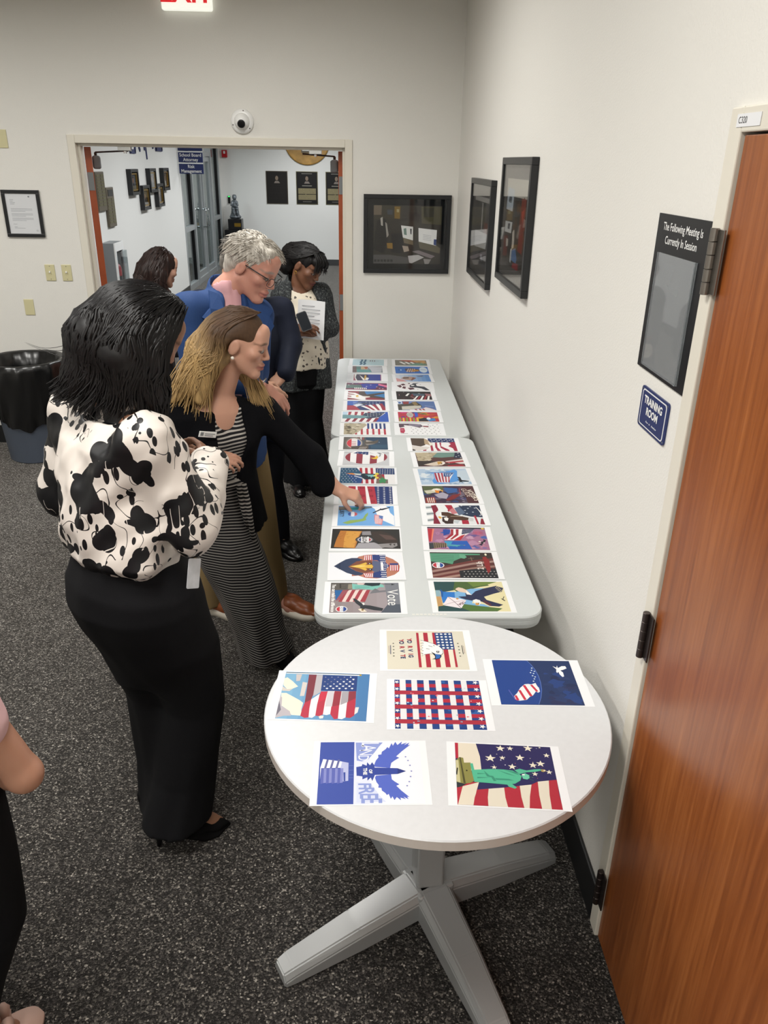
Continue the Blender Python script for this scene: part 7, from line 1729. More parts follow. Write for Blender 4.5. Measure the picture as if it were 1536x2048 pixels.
# thin stripes
def stripe_mat(name, pitch, duty, light, dark, tilt=(0, 0, 1), wob=0.004):
    m, nt, b = node_mat(name)
    t = nt.nodes.new('ShaderNodeTexCoord'); d = nt.nodes.new('ShaderNodeVectorMath'); d.operation = 'DOT_PRODUCT'; d.inputs[1].default_value = tilt; nt.links.new(t.outputs['Object'], d.inputs[0])
    n = noise_node(nt, t.outputs['Object'], 5, 1); k = nt.nodes.new('ShaderNodeMath'); k.operation = 'MULTIPLY_ADD'; nt.links.new(n.outputs['Fac'], k.inputs[0]); k.inputs[1].default_value = wob*6; nt.links.new(d.outputs['Value'], k.inputs[2])
    s1 = nt.nodes.new('ShaderNodeMath'); s1.operation = 'DIVIDE'; nt.links.new(k.outputs[0], s1.inputs[0]); s1.inputs[1].default_value = pitch
    f = nt.nodes.new('ShaderNodeMath'); f.operation = 'FRACT'; nt.links.new(s1.outputs[0], f.inputs[0])
    g = nt.nodes.new('ShaderNodeMath'); g.operation = 'LESS_THAN'; nt.links.new(f.outputs[0], g.inputs[0]); g.inputs[1].default_value = duty
    mx = nt.nodes.new('ShaderNodeMix'); mx.data_type = 'RGBA'; nt.links.new(g.outputs[0], mx.inputs[0]); mx.inputs[6].default_value = (*srgb(dark), 1); mx.inputs[7].default_value = (*srgb(light), 1)
    nt.links.new(mx.outputs[2], b.inputs['Base Color']); b.inputs['Roughness'].default_value = 0.8; b.inputs['Specular IOR Level'].default_value = 0.2
stripe_mat('striped_knit', 0.0150, 0.42, '#a9a49e', '#18171a'); stripe_mat('striped_skirt', 0.0120, 0.40, '#8a8682', '#161518', (0.12, 0, 0.99), 0.006)
# small dark motifs on ivory
m, nt, b = node_mat('printed_blouse')
v = texco(nt); vo = nt.nodes.new('ShaderNodeTexVoronoi'); vo.inputs['Scale'].default_value = 34; vo.inputs['Randomness'].default_value = 0.6; nt.links.new(v, vo.inputs['Vector'])
n1 = noise_node(nt, v, 120, 1)
g = mth('LESS_THAN', vo.outputs['Distance'], mth('MULTIPLY', n1.outputs['Fac'], 0.5))
mx = nt.nodes.new('ShaderNodeMix'); mx.data_type = 'RGBA'; nt.links.new(g, mx.inputs[0]); mx.inputs[6].default_value = (*srgb('#d6cdbb'), 1); mx.inputs[7].default_value = (*srgb('#4c453f'), 1)
nt.links.new(mx.outputs[2], b.inputs['Base Color']); b.inputs['Roughness'].default_value = 0.7
# flecked knit
m, nt, b = node_mat('tweed_knit')
v = texco(nt, (1, 1, .6)); n1 = noise_node(nt, v, 110, 2, .7); r = ramp(nt, [(0.38, '#191b1e'), (0.55, '#2f3335'), (0.72, '#6a6e6c')]); nt.links.new(n1.outputs['Fac'], r.inputs['Fac']); nt.links.new(r.outputs['Color'], b.inputs['Base Color']); b.inputs['Roughness'].default_value = 0.95
bn = nt.nodes.new('ShaderNodeBump'); bn.inputs['Strength'].default_value = .5; bn.inputs['Distance'].default_value = .004; nt.links.new(n1.outputs['Fac'], bn.inputs['Height']); nt.links.new(bn.outputs['Normal'], b.inputs['Normal'])

class Person:
    def __init__(s, base, heading, label):
        s.e = empty('person', base); tag(s.e, label, 'person'); s.b = np.array(base, float)
        h = unit(V3(heading[0], heading[1], 0)); s.h = h; s.r = V3(h[1], -h[0], 0); s.deg = math.degrees(math.atan2(s.r[1], s.r[0]))
    def w(s, x, y, z): return V3(x, y, z)-s.b
    def px(s, u, v, y): return np.array(bp(u, v, y=y))-s.b
    def off(s, p, r, f, u=0): return np.asarray(p)+s.r*r+s.h*f+V3(0, 0, u)
    def sec(s, p, a, b): return (p[2], p[0], p[1], a, b, s.deg)     # loft section across the body
    def body(s, J, H, lo, hi, h, color, hands, male=False, rn=0.052, slim=1.0, feet=True):
        """one continuous skin surface for the whole figure"""
        v = Vol(lo, hi, h); k = slim
        v.loft([s.sec(J['pelvis']+V3(0, 0, -.10), .10*k, .075*k), s.sec(J['pelvis'], .135*k, .095*k), s.sec(J['waist'], .115*k, .082*k), s.sec(J['chest'], .135*k, .095*k), s.sec(J['neck']+V3(0, 0, -.07), .12*k, .07*k)], .03)
        for q in 'RL':
            v.chain([J['neck']+V3(0, 0, -.05), J['sh'+q], J['el'+q], J['wr'+q]], [.05*k, .046*k, .036*k, .025], .03, .015)
            v.chain([J['hip'+q], J['kn'+q], J['an'+q]], [.075*k, .05*k, .036*k], .03, .015)
            if feet and 'toe'+q in J: v.chain([J['an'+q], J['ball'+q], J['toe'+q]], [.034, .026, .014], .02, .015)
        if 'bust' in J: v.ell(J['bust'], (.105, .062, .105), np.array([s.r, s.h, V3(0, 0, 1)]), .03)
        add_head(v, H, J['neck'], rn, male)
        for hd in hands: hand(v, **hd)
        return vol_obj('body', v, 'skin', s.e, 1, color)
def arm_sleeve(v, sh, el, wr, rs, k=.03): v.chain([sh, el, wr], rs, k, .02)
def trousers(p, name, J, hipz, keys, material, lo, hi, h, fold=None, wr=0.004):
    v = Vol(lo, hi, h)
    for L in keys: v.loft(L, .05, fold=fold)
    v.wrinkle(wr, 26, 4, (1, 1, .35))
    return vol_obj(name, v, material, p.e, 1)

# ================================================================== 1. woman in the black and white floral blouse
p = Person((-1.33, 1.75, 0), (.78, .62), 'person in black and white floral blouse and black trousers looking down, back turned'); w = p.w
H = Head(w(-1.295, 1.86, 1.645), V3(.62, .55, -.52), V3(.35, .2, .9), 1.0)
J = dict(pelvis=w(-1.362, 1.755, .95), waist=w(-1.385, 1.76, 1.09), chest=w(-1.395, 1.775, 1.28), neck=w(-1.345, 1.81, 1.465),
         shR=w(-1.265, 1.655, 1.415), elR=w(-1.165, 1.665, 1.175), wrR=w(-1.15, 1.865, 1.262), shL=w(-1.515, 1.905, 1.41), elL=w(-1.60, 1.95, 1.15), wrL=w(-1.38, 2.06, 1.23),
         hipR=w(-1.30, 1.69, .93), knR=w(-1.225, 1.735, .52), anR=w(-1.31, 1.685, .13), hipL=w(-1.42, 1.82, .93), knL=w(-1.375, 1.81, .52), anL=w(-1.385, 1.80, .13),
         ballR=w(-1.21, 1.72, .035), toeR=w(-1.18, 1.732, .025), ballL=w(-1.28, 1.845, .035), toeL=w(-1.25, 1.86, .025))
lo, hi = (-.42, -.3, 0), (.36, .5, 1.85)
p.body(J, H, lo, hi, .007, skin_color(H, '#8f6750', '#7a4540', '#120d0c'), [dict(w=J['wrR'], d=V3(-.25, .9, .3), n=V3(.8, .1, .6), side=-1), dict(w=J['wrL'], d=V3(.8, .5, .2), n=V3(-.3, .3, .9), side=1)])
def fold1(t, z): return .030*np.sin(5*t+2+6*z)*np.clip((.75-z)/.6, 0, 1)+.016*np.sin(9*t-3*z)*np.clip((.6-z)/.5, 0, 1)
R_ = [(.085, -1.312, 1.692), (.25, -1.268, 1.718), (.52, -1.225, 1.735), (.75, -1.255, 1.715), (.95, -1.315, 1.705)]
L_ = [(.05, -1.355, 1.80), (.25, -1.352, 1.805), (.52, -1.372, 1.805), (.75, -1.395, 1.80), (.95, -1.40, 1.80)]
rr = [(.112, .108), (.098, .096), (.092, .092), (.120, .122), (.135, .14)]
keys = [[(z, x-p.b[0], y-p.b[1], a, b_, p.deg) for (z, x, y), (a, b_) in zip(Q, rr)] for Q in (R_, L_)]
keys.append([p.sec(w(-1.345, 1.752, .62), .10, .09), p.sec(w(-1.352, 1.752, .74), .158, .135), p.sec(w(-1.362, 1.750, .83), .194, .165), p.sec(w(-1.37, 1.745, .91), .214, .182), p.sec(w(-1.372, 1.748, .98), .205, .172), p.sec(w(-1.382, 1.758, 1.075), .166, .128)])
trousers(p, 'trousers', J, .95, keys, 'black_cloth', (-.34, -.3, -.0), (.3, .35, 1.1), .0075, fold1, .005)
v = Vol((-.42, -.32, .98), (.34, .45, 1.56), .006)
v.loft([p.sec(w(-1.378, 1.757, 1.035), .172, .136), p.sec(w(-1.384, 1.757, 1.075), .196, .160), p.sec(w(-1.392, 1.764, 1.17), .194, .152), p.sec(w(-1.396, 1.774, 1.28), .196, .142), p.sec(w(-1.39, 1.785, 1.38), .185, .122), p.sec(w(-1.37, 1.795, 1.45), .11, .09)], .03)
for a_ in 'RL': v.chain([J['sh'+a_], J['el'+a_], J['wr'+a_]], [.079, .072, .046], .05, .02)
v.cone(J['neck']+V3(0, 0, -.06), J['neck']+V3(.01, .005, .005), .085, .066, .03)
v.cone(J['el'+'R']+V3(0, 0, -.02), J['wrR']*.4+J['elR']*.6+V3(0, 0, -.03), .07, .06, .03)
v.wrinkle(.009, 26, 2, (1, 1, .6)); v.wrinkle(.005, 62, 8, (1, 1, .5))
v.cone(J['neck']+V3(0, 0, -.02), J['neck']+V3(.015, .015, .045), .080, .070, .01)
v.cone(J['neck']+V3(0, 0, .01), J['neck']+V3(.03, .03, .12), .059, .064, .004, 's')
vol_obj('blouse', v, 'floral_satin', p.e, 1)
bm = BM()                                                   # waistband
pts = [p.off(J['waist']+V3(0, 0, -.04), .178*math.cos(t), .142*math.sin(t)) for t in np.linspace(0, 2*math.pi, 40, endpoint=False)]
for i in range(40):
    a_, b_ = pts[i], pts[(i+1) % 40]
    f = [bm.verts.new(a_+V3(0, 0, -.02)), bm.verts.new(b_+V3(0, 0, -.02)), bm.verts.new(b_+V3(0, 0, .02)), bm.verts.new(a_+V3(0, 0, .02))]; bm.faces.new(f)
bmesh.ops.remove_doubles(bm, verts=bm.verts, dist=1e-5); obj('waistband', bm, 'black_cloth', p.e, True)
shoe('shoe', (.93, .37), w(-1.375, 1.648, 0), .245, .085, 'black_suede', p.e, heel_h=.075, sole_h=.008, pointed=True, toph=.05); shoe('shoe', (.9, .42), w(-1.45, 1.765, 0), .245, .085, 'black_suede', p.e, heel_h=.075, sole_h=.008, pointed=True, toph=.05)
# long straight black hair: a cap and hanging locks
v = Vol((-.30, -.16, 1.34), (.25, .38, 1.86), .006)
v.ell(H.p(0, -.018, .040), (.088, .110, .098), H.ax(), .02); v.ell(H.p(0, -.05, -.01), (.086, .085, .11), H.ax(), .04)
v.chain([H.p(0, -.08, .02), H.p(0, -.125, -.06), w(-1.44, 1.76, 1.555), w(-1.475, 1.745, 1.515)], [.075, .068, .05, .03], .04, .03)
for q, dx in ((1, 0), (-1, 0)):
    v.chain([H.p(q*.062, .0, .03), H.p(q*.082, -.005, -.05), H.p(q*.085, .005, -.05)+V3(.0, 0, -.08), H.p(q*.08, .0, -.05)+V3(.015, 0, -.19)], [.045, .048, .04, .018], .03, .03)
v.chain([H.p(.05, -.05, 0), H.p(.07, -.07, -.07), H.p(.06, -.06, -.08)+V3(-.01, 0, -.12)], [.06, .06, .03], .04, .03)
v.ell(H.p(0, .13, -.02), (.085, .072, .11), H.ax(), .012, 's')
def hairgroove(H, amp, fr):
    def f(x, y, z):
        P = np.stack([x, y, z], 1).astype(float); r, q, u = H.loc(P); a = np.arctan2(q+.02, r)
        return amp*(np.sin(a*fr+4*np.sin(u*9))+.7*np.sin(a*fr*2.3+u*12)+.5*np.sin(r*260+u*30))
    return f
v.ell(J['neck']+V3(.0, .0, .09), (.075, .075, .07), None, .04)
v.F += .006
hr = vol_obj('hair', v, 'hair_black', p.e, 1)
g = random.Random(5); paths = []
for i in range(760):
    a_ = g.uniform(-3.3, .5) if i < 560 else g.uniform(-2.3, -1.2)        # around the head, 0 = right side, -pi/2 = back
    back = max(0, -math.sin(a_)); ps = g.uniform(.15, .6)
    q0 = H.p(.09*math.cos(a_)*ps+.012, .02+.108*math.sin(a_)*ps, .139-.03*ps); q1 = H.p(.094*math.cos(a_), -.015+.119*math.sin(a_), .045+g.uniform(-.02, .02)); q2 = H.p(.097*math.cos(a_), -.02+.125*math.sin(a_), -.05); L = g.uniform(.09, .16)+.03*back
    q3 = q2+V3(-.04*back+g.uniform(-.004, .004), -.02*back+g.uniform(-.004, .004), -L*(.75+.25*(1-back))); q4 = q3+V3(-.05*back*g.uniform(.2, 1.5)+g.uniform(-.012, .012), g.uniform(-.015, .01), -.05)
    paths.append([q0, q1, q2, q3, q4])
for i in range(120):                                         # nape, falling over the collar
    a_ = g.uniform(-2.5, -.7); q0 = H.p(.09*math.cos(a_), -.02+.12*math.sin(a_), -.02); q1 = J['neck']+V3(.085*math.cos(a_-.9)-.02, .085*math.sin(a_-.9)+.0, .08); paths.append([q0, q0*.5+q1*.5+V3(-.015, -.01, 0), q1, q1+V3(-.03+g.uniform(-.02, .02), -.01, -.06-g.uniform(0, .04))])
lock_mesh('hair_locks', paths, .0030, 'hair_black', hr, 16, 4, None, 3, v)
lock_mesh('flyaway_hair', [[q, q+V3(-.06, -.02, -.03), q+V3(-.11, -.03, -.035+k*.01), q+V3(-.15, -.035, -.02+k*.012)] for k, q in enumerate([H.p(-.02, -.13, -.06), H.p(0, -.135, -.07), H.p(.02, -.13, -.08)])], .0009, 'hair_black', hr, 12, 3, None, 5)
# badge reel and card at the hip, bracelet
c = p.px(370, 1075, 1.62); bm = BM()
rl = obj('badge_reel', (lathe(bm, [(.017, 0), (.017, .006), (.012, .009)], 20), bm)[1], 'black_plastic', p.e, True); rl.location = Vector(c); rl.rotation_euler = (math.pi/2, 0, .5)
bm = BM(); tube(bm, [c+V3(0, -.01, -.012), c+V3(.005, -.012, -.04), c+V3(.008, -.014, -.055)], .0022, 6); obj('badge_strap', bm, 'chrome', p.e, True)
bm = BM(); prism(bm, rrect(.046, .082, .004, 3), 0, .0015); o = obj('id_card', bm, 'id_plastic', p.e); o.location = Vector(c+V3(.018, -.018, -.10)); o.rotation_euler = (math.radians(80), math.radians(22), .95)
bm = BM(); ax = unit(J['wrR']-J['elR']); x_ = unit(np.cross(ax, V3(0, 0, 1))); y_ = np.cross(ax, x_); cc = J['wrR']+ax*.012; tube(bm, [cc+.036*(math.cos(t)*x_+math.sin(t)*y_) for t in np.linspace(0, 2*math.pi, 28, endpoint=False)], .003, 6, True); obj('bracelet', bm, 'steel', p.e, True)

# ================================================================== 2. woman in striped dress reaching over the table
p = Person((-1.22, 2.72, 0), (.5, -.87), 'person in black cardigan and striped dress reaching over the table'); w = p.w; X = p.px
H = Head(X(484, 686, 2.70), V3(.95, -.10, -.24), V3(.22, .02, .97), .99)
nk = X(440, 790, 2.72)
J = dict(pelvis=X(440, 1030, 2.73), waist=X(432, 945, 2.72), chest=X(432, 870, 2.73), neck=nk,
         shR=X(362, 828, 2.66), elR=X(352, 930, 2.60), wrR=X(408, 924, 2.50), shL=X(528, 824, 2.79), elL=X(618, 915, 2.80), wrL=X(677, 980, 2.77),
         hipR=X(415, 1045, 2.70), knR=X(480, 1180, 2.74), anR=w(-1.19, 2.82, .09), hipL=X(470, 1045, 2.76), knL=X(515, 1180, 2.68), anL=w(-1.095, 2.70, .09),
         ballR=w(-1.11, 2.80, .03), toeR=w(-1.07, 2.79, .02), ballL=w(-1.02, 2.655, .03), toeL=w(-.985, 2.64, .02))
J['bust'] = p.off(J['chest'], 0, .045, .07)
skin2 = skin_color(H, '#bd8f79', '#94504b', '#4a3526')
p.body(J, H, (-.45, -.4, 0), (.68, .35, 1.66), .0052, skin2, [dict(w=J['wrR'], d=V3(.95, .0, .10), n=V3(.1, -.5, .85), side=-1, curl=(.55, .6, .65, .7), sc=.95, thumb=(.3, .3)), dict(w=J['wrL'], d=V3(.92, -.12, -.28), n=V3(.25, -.35, .9), side=1, curl=(.8, .85, .95, 1.0), spread=.03, sc=.95, thumb=(.75, .7))], slim=.92, rn=.048)
eyes(H, p.e)
# dress: bodice and skirt
v = Vol((-.4, -.32, .72), (.32, .3, 1.34), .0065)
v.loft([p.sec(J['pelvis']+V3(0, 0, -.02), .165, .125), p.sec(J['waist'], .128, .098), p.sec(J['chest'], .148, .128), p.sec(J['chest']+V3(0, 0, .10), .15, .11), p.sec(nk+V3(0, 0, -.04), .12, .075)], .03)
for q in (-1, 1): v.ell(p.off(J['chest'], q*.055, .075, .0), (.052, .052, .052), None, .05)
A = p.off(nk, 0, .16, .10); B = p.off(J['chest'], .0, .16, .055)
for q in (-1, 1):                                           # V neckline
    pass
v.cone(p.off(nk, 0, .10, .02), p.off(J['chest'], -.006, .135, .095), .078, .050, .004, 's'); v.cone(p.off(J['chest'], -.006, .135, .095), p.off(J['chest'], -.012, .165, .0), .050, .006, .004, 's'); v.cone(p.off(nk, 0, .02, .03), p.off(nk, 0, .10, -.01), .075, .07, .004, 's')
v.wrinkle(.003, 40, 3)
vol_obj('dress_bodice', v, 'striped_knit', p.e, 1)
def fold2(t, z): return (.05*np.sin(4*t+1+3*z)+.03*np.sin(7*t-5*z)+.018*np.sin(13*t+8*z))*np.clip((.75-z)/.55, 0, 1)
def S2(u0, u1, v_, y, b_):
    a0, a1 = X(u0, v_, y), X(u1, v_, y); c_ = (a0+a1)/2; return (c_[2], c_[0], c_[1], abs(a1[0]-a0[0])/2, b_, 0)
v = Vol((-.42, -.34, .02), (.36, .34, 1.0), .0065)
v.loft([S2(478, 582, 1305, 2.70, .13), S2(464, 566, 1245, 2.70, .13), S2(426, 548, 1165, 2.70, .135), S2(378, 520, 1085, 2.71, .14), S2(374, 504, 1030, 2.72, .135), S2(384, 482, 960, 2.72, .115), S2(388, 478, 940, 2.72, .112)], .02, fold=fold2)
v.wrinkle(.004, 30, 6, (1, 1, .4))
v.cut(X(528, 1302, 2.70), V3(.05, 0, -1))
vol_obj('dress_skirt', v, 'striped_skirt', p.e, 1)
bm = BM(); c0 = X(470, 950, 2.60)
ring = [p.off(J['waist']+V3(0, 0, -.02), .138*math.cos(t), .108*math.sin(t)) for t in np.linspace(0, 2*math.pi, 36, endpoint=False)]
tube(bm, ring, .016, 8, True); sb = obj('sash', bm, 'striped_knit', p.e, True)
bm = BM()
for dx, L in ((0, .2), (.02, .26)):
    c1 = p.off(J['waist'], -.05, .115)
    tube(bm, [c1+V3(dx, 0, -.02), c1+V3(dx+.015, -.02, -.1), c1+V3(dx+.03, -.02, -L)], [.012, .014, .010], 8)
obj('sash_ends', bm, 'striped_knit', sb, True)
# cardigan, open at the front
v = Vol((-.42, -.36, .55), (.62, .36, 1.36), .0065)
v.loft([p.sec(J['pelvis']+V3(.03, .02, -.06), .17, .13), p.sec(J['waist']+V3(.01, .02, 0), .155, .125), p.sec(J['chest'], .175, .145), p.sec(J['chest']+V3(0, 0, .11), .17, .12), p.sec(nk+V3(0, 0, -.02), .085, .07)], .03)
for q in (-1, 1): v.ell(p.off(J['chest'], q*.065, .085, .0), (.06, .06, .06), None, .05)
v.chain([J['shR'], J['elR'], J['wrR']*.85+J['elR']*.15], [.066, .056, .044], .05, .02)
v.chain([J['shL'], J['elL'], X(648, 966, 2.78)], [.068, .062, .055], .05, .02)
f0 = p.off(nk, -.01, .13, .06)
a_, b_ = .055, .06
v.loft([(.5, *(p.off(J['pelvis'], .0, .17)[:2]), .10, .15, p.deg), (J['waist'][2], *(p.off(J['waist'], -.004, .15)[:2]), .062, .13, p.deg), (J['chest'][2], *(p.off(J['chest'], -.024, .16)[:2]), .058, .13, p.deg), (nk[2]-.02, *(p.off(nk, -.01, .10)[:2]), .055, .11, p.deg), (nk[2]+.12, *(p.off(nk, 0, .05)[:2]), .07, .09, p.deg)], .01, 's')
v.cone(nk+V3(0, 0, -.01), nk+V3(.02, 0, .12), .062, .07, .005, 's')
v.wrinkle(.006, 26, 5, (1, 1, .6))
vol_obj('cardigan', v, 'black_knit', p.e, 1)
bm = BM(); c0 = p.off(J['chest'], .085, .150, .06); box(bm, (-.036, -.0015, -.012), (.036, .0015, .012), .001)
o = obj('name_tag', bm, 'white_plastic', p.e); o.location = Vector(c0); o.rotation_euler = (.15, math.radians(14), math.atan2(p.h[1], p.h[0])+math.pi/2+.1)
bm = BM(); box(bm, (-.03, -.0022, -.006), (-.018, -.0015, .008)); box(bm, (-.012, -.0022, .001), (.03, -.0015, .004)); box(bm, (-.012, -.0022, -.006), (.022, -.0015, -.003)); tg = obj('tag_print', bm, 'grey_plastic', o)
for q in (-1, 1):
    bm = BM(); bmesh.ops.create_uvsphere(bm, u_segments=14, v_segments=10, radius=.0065); e_ = obj('earring', bm, 'pearl', p.e, True); e_.location = Vector(H.p(q*.083, -.008, -.046))
shoe('shoe', (.86, -.5), w(-1.14, 2.725, 0), .225, .08, 'black_suede', p.e, heel_h=.05, sole_h=.008, pointed=True, toph=.04); shoe('shoe', (.9, -.3), w(-1.25, 2.83, 0), .225, .08, 'black_suede', p.e, heel_h=.05, sole_h=.008, pointed=True, toph=.04)
# blonde hair swept back
tipc, rootc = np.array(srgb('#a88a5c')), np.array(srgb('#4a3524'))
def blond(P):
    r, q, u = H.loc(P); t = np.clip((.03-u)/.16, 0, 1)+np.clip((-.10-q)/.14, 0, .7); t = np.clip(t, 0, 1)
    a = np.arctan2(q+.02, r); nz = .5+.25*(np.sin(a*41+u*9)+np.sin(a*97-u*14)); return (rootc[None]*(1-t[:, None])+tipc[None]*t[:, None])*(.8+.35*nz[:, None])
v = Vol((-.36, -.25, 1.02), (.22, .28, 1.68), .006)
v.ell(H.p(0, -.020, .042), (.084, .102, .094), H.ax(), .02); v.ell(H.p(0, -.055, 0), (.082, .075, .10), H.ax(), .04)
v.chain([H.p(0, -.09, .0), H.p(.01, -.13, -.07), X(385, 765, 2.66), X(345, 800, 2.62)], [.075, .07, .055, .02], .04, .03)
v.chain([H.p(.045, -.06, .0), H.p(.06, -.09, -.08), X(400, 800, 2.62)], [.055, .05, .025], .04, .03)
v.chain([H.p(-.06, -.03, -.02), H.p(-.075, -.02, -.1), X(520, 790, 2.78), X(545, 835, 2.76)], [.045, .04, .03, .012], .03, .03)
v.ell(H.p(0, .115, -.04), (.062, .062, .082), H.ax(), .015, 's'); v.ell(H.p(.088, .012, -.025), (.03, .05, .05), H.ax(), .012, 's')
v.F += .005
hr = vol_obj('hair', v, 'hair_blonde', p.e, 1, blond)
g = random.Random(8); paths = []
for i in range(560):
    a_ = g.uniform(-2.9, -.25); ps = g.uniform(.1, .55)
    q0 = H.p(.085*math.cos(a_)*ps, .05+.1*math.sin(a_)*ps, .134-.02*ps); q1 = H.p(.089*math.cos(a_), -.018+.110*math.sin(a_), .05); q2 = H.p(.087*math.cos(a_), -.03+.120*math.sin(a_), -.05)
    if i < 470: tgt = X(g.uniform(330, 425), g.uniform(765, 850), 2.62+g.uniform(-.03, .06)); q3 = q2*.5+tgt*.5+V3(0, 0, .03+g.uniform(-.01, .01))
    else: q2 = H.p(-.08, -.03+g.uniform(-.03, .03), -.06); tgt = X(g.uniform(505, 550), g.uniform(800, 845), 2.72); q3 = q2*.5+tgt*.5+V3(0, 0, .02); q0 = H.p(-.02, -.02, .13); q1 = H.p(-.088, -.02, .04)
    paths.append([q0, q1, q2, q3, tgt])
lock_mesh('hair_locks', paths, .0026, 'hair_blonde', hr, 16, 4, blond, 4, v)
def spline_tube(bm, C, r, n=14, seg=4):
    pts = []; m = len(C)-1
    for t in np.linspace(0, m-.001, n):
        k_ = int(t); f_ = t-k_; P0, P1, P2, P3 = C[max(k_-1, 0)], C[k_], C[k_+1], C[min(k_+2, m)]
        pts.append(.5*((2*P1)+(-P0+P2)*f_+(2*P0-5*P1+4*P2-P3)*f_**2+(-P0+3*P1-3*P2+P3)*f_**3))
    tube(bm, pts, [r*(1-.8*(j/(n-1))**2) for j in range(n)], seg)
def suit_trousers(p, J, material, rk, ra, h=.0075, wr=.005):
    keys = []
    for q in 'RL':
        a_, b_, c_ = J['hip'+q], J['kn'+q], J['an'+q]
        keys.append([(a_[2]+.03, a_[0], a_[1], .098, .105, p.deg), (a_[2]-.12, *(a_*.7+b_*.3)[:2], .092, .10, p.deg), (b_[2], b_[0], b_[1], rk, rk*1.05, p.deg), ((b_[2]+c_[2])/2, *((b_+c_)/2)[:2], (rk+ra)/2*1.03, (rk+ra)/2*1.1, p.deg), (c_[2]-.05, c_[0], c_[1], ra, ra*1.12, p.deg)])
    pv = J['pelvis']; keys.append([p.sec(pv+V3(0, 0, -.12), .15, .115), p.sec(pv, .165, .128), p.sec(J['waist'], .15, .12)])
    L = np.array([J[k] for k in J]); lo = L.min(0)-.2; hi = L.max(0)+.2; lo[2] = 0; hi[2] = J['waist'][2]+.05
    return trousers(p, 'trousers', J, 0, keys, material, lo, hi, h, None, wr)
def jacket(p, J, material, name='jacket', hem=-.16, a=1.0, gap=.05, h=.0065, cuff=.0, sl=(.074, .066, .05), long=None):
    L = np.array([J[k] for k in ('shR', 'shL', 'elR', 'elL', 'wrR', 'wrL', 'pelvis', 'neck')]); lo = L.min(0)-.16; hi = L.max(0)+.14; lo[2] = J['pelvis'][2]+hem-.02 if long is None else long-.02
    v = Vol(lo, hi, h); pv, wa, ch, nk = J['pelvis'], J['waist'], J['chest'], J['neck']
    ks = [p.sec(pv+V3(0, 0, hem), .198*a, .155*a), p.sec(pv, .19*a, .148*a), p.sec(wa, .172*a, .135*a), p.sec(ch, .198*a, .145*a), p.sec(ch+V3(0, 0, .12), .192*a, .118*a), p.sec(nk+V3(0, 0, -.01), .098*a, .082*a)]
    if long is not None: ks.insert(0, p.sec(V3(pv[0], pv[1], long), .2*a, .15*a))
    v.loft(ks, .03)
    for q in 'RL':
        v.cone(nk+V3(0, 0, -.045), J['sh'+q], .062, .07*a, .04)
        v.chain([J['sh'+q], J['el'+q], J['wr'+q]*(1-cuff)+J['el'+q]*cuff], [sl[0], sl[1], sl[2]], .04, .02)
    v.cone(nk+V3(0, 0, -.06), nk-p.h*.015+V3(0, 0, .012), .088, .072, .02)
    v.wrinkle(.006, 24, 11, (1, 1, .6))
    # open front
    z0 = (pv[2]+hem-.05) if long is None else long-.05
    v.loft([(z0, *p.off(pv, 0, .20)[:2], gap*1.5, .10, p.deg), (wa[2], *p.off(wa, 0, .16)[:2], gap*.7, .085, p.deg), (ch[2]+.02, *p.off(ch, 0, .15)[:2], gap*1.2, .085, p.deg), (nk[2]-.03, *p.off(nk, 0, .10)[:2], gap*.85, .085, p.deg), (nk[2]+.1, *p.off(nk, 0, .08)[:2], gap*.95, .085, p.deg)], .008, 's')
    v.cone(nk+V3(0, 0, .0), nk+p.h*.02+V3(0, 0, .14), .063, .075, .004, 's')
    return vol_obj(name, v, material, p.e, 1)
def shirt(p, J, material, a=.93, name='shirt', collar=True, nm=None):
    ch, nk, wa, pv = J['chest'], J['neck'], J['waist'], J['pelvis']
    v = Vol(np.min([ch, nk, wa, pv], 0)-.25, np.max([ch, nk, wa, pv], 0)+.25, .006)
    v.loft([p.sec(pv, .172*a, .135*a), p.sec(wa, .158*a, .125*a), p.sec(ch, .175*a, .135*a), p.sec(ch+V3(0, 0, .11), .16*a, .105*a), p.sec(nk+V3(0, 0, -.02), .08, .068)], .03)
    v.cone(nk+V3(0, 0, -.04), nk+p.h*.012+V3(0, 0, .015), .070, .0625, .015)
    v.cone(nk+V3(0, 0, -.02), nk+V3(0, 0, .1), .054, .058, .003, 's')
    if collar: v.cone(p.off(nk, 0, .09, .06), p.off(nk, 0, .085, -.06), .03, .008, .004, 's')
    return vol_obj(name, v, material, p.e, 1)

# ================================================================== 3. man in the blue blazer
p = Person((-1.25, 3.18, 0), (.55, -.83), 'person in bright blue blazer, pink shirt and khaki trousers, grey hair and glasses'); w = p.w; X = p.px
H = Head(X(506, 533, 3.20), V3(.84, -.34, -.46), V3(.42, -.1, .9), 1.08)
nk = X(452, 582, 3.20)
J = dict(neck=nk, chest=X(446, 705, 3.17), waist=X(448, 800, 3.17), pelvis=X(450, 862, 3.17), shR=X(380, 622, 3.08), shL=X(515, 630, 3.30), elR=X(392, 750, 3.02), wrR=X(500, 768, 2.97), elL=X(508, 745, 3.36), wrL=X(505, 790, 3.22),
         hipR=X(425, 880, 3.13), hipL=X(490, 880, 3.24), knR=X(425, 1040, 3.12), anR=w(-1.45, 3.14, .10), knL=X(520, 1030, 3.20), anL=w(-1.135, 3.17, .10), ballR=w(-1.35, 3.1, .04), toeR=w(-1.33, 3.09, .03), ballL=w(-1.05, 3.10, .04), toeL=w(-1.03, 3.08, .03))
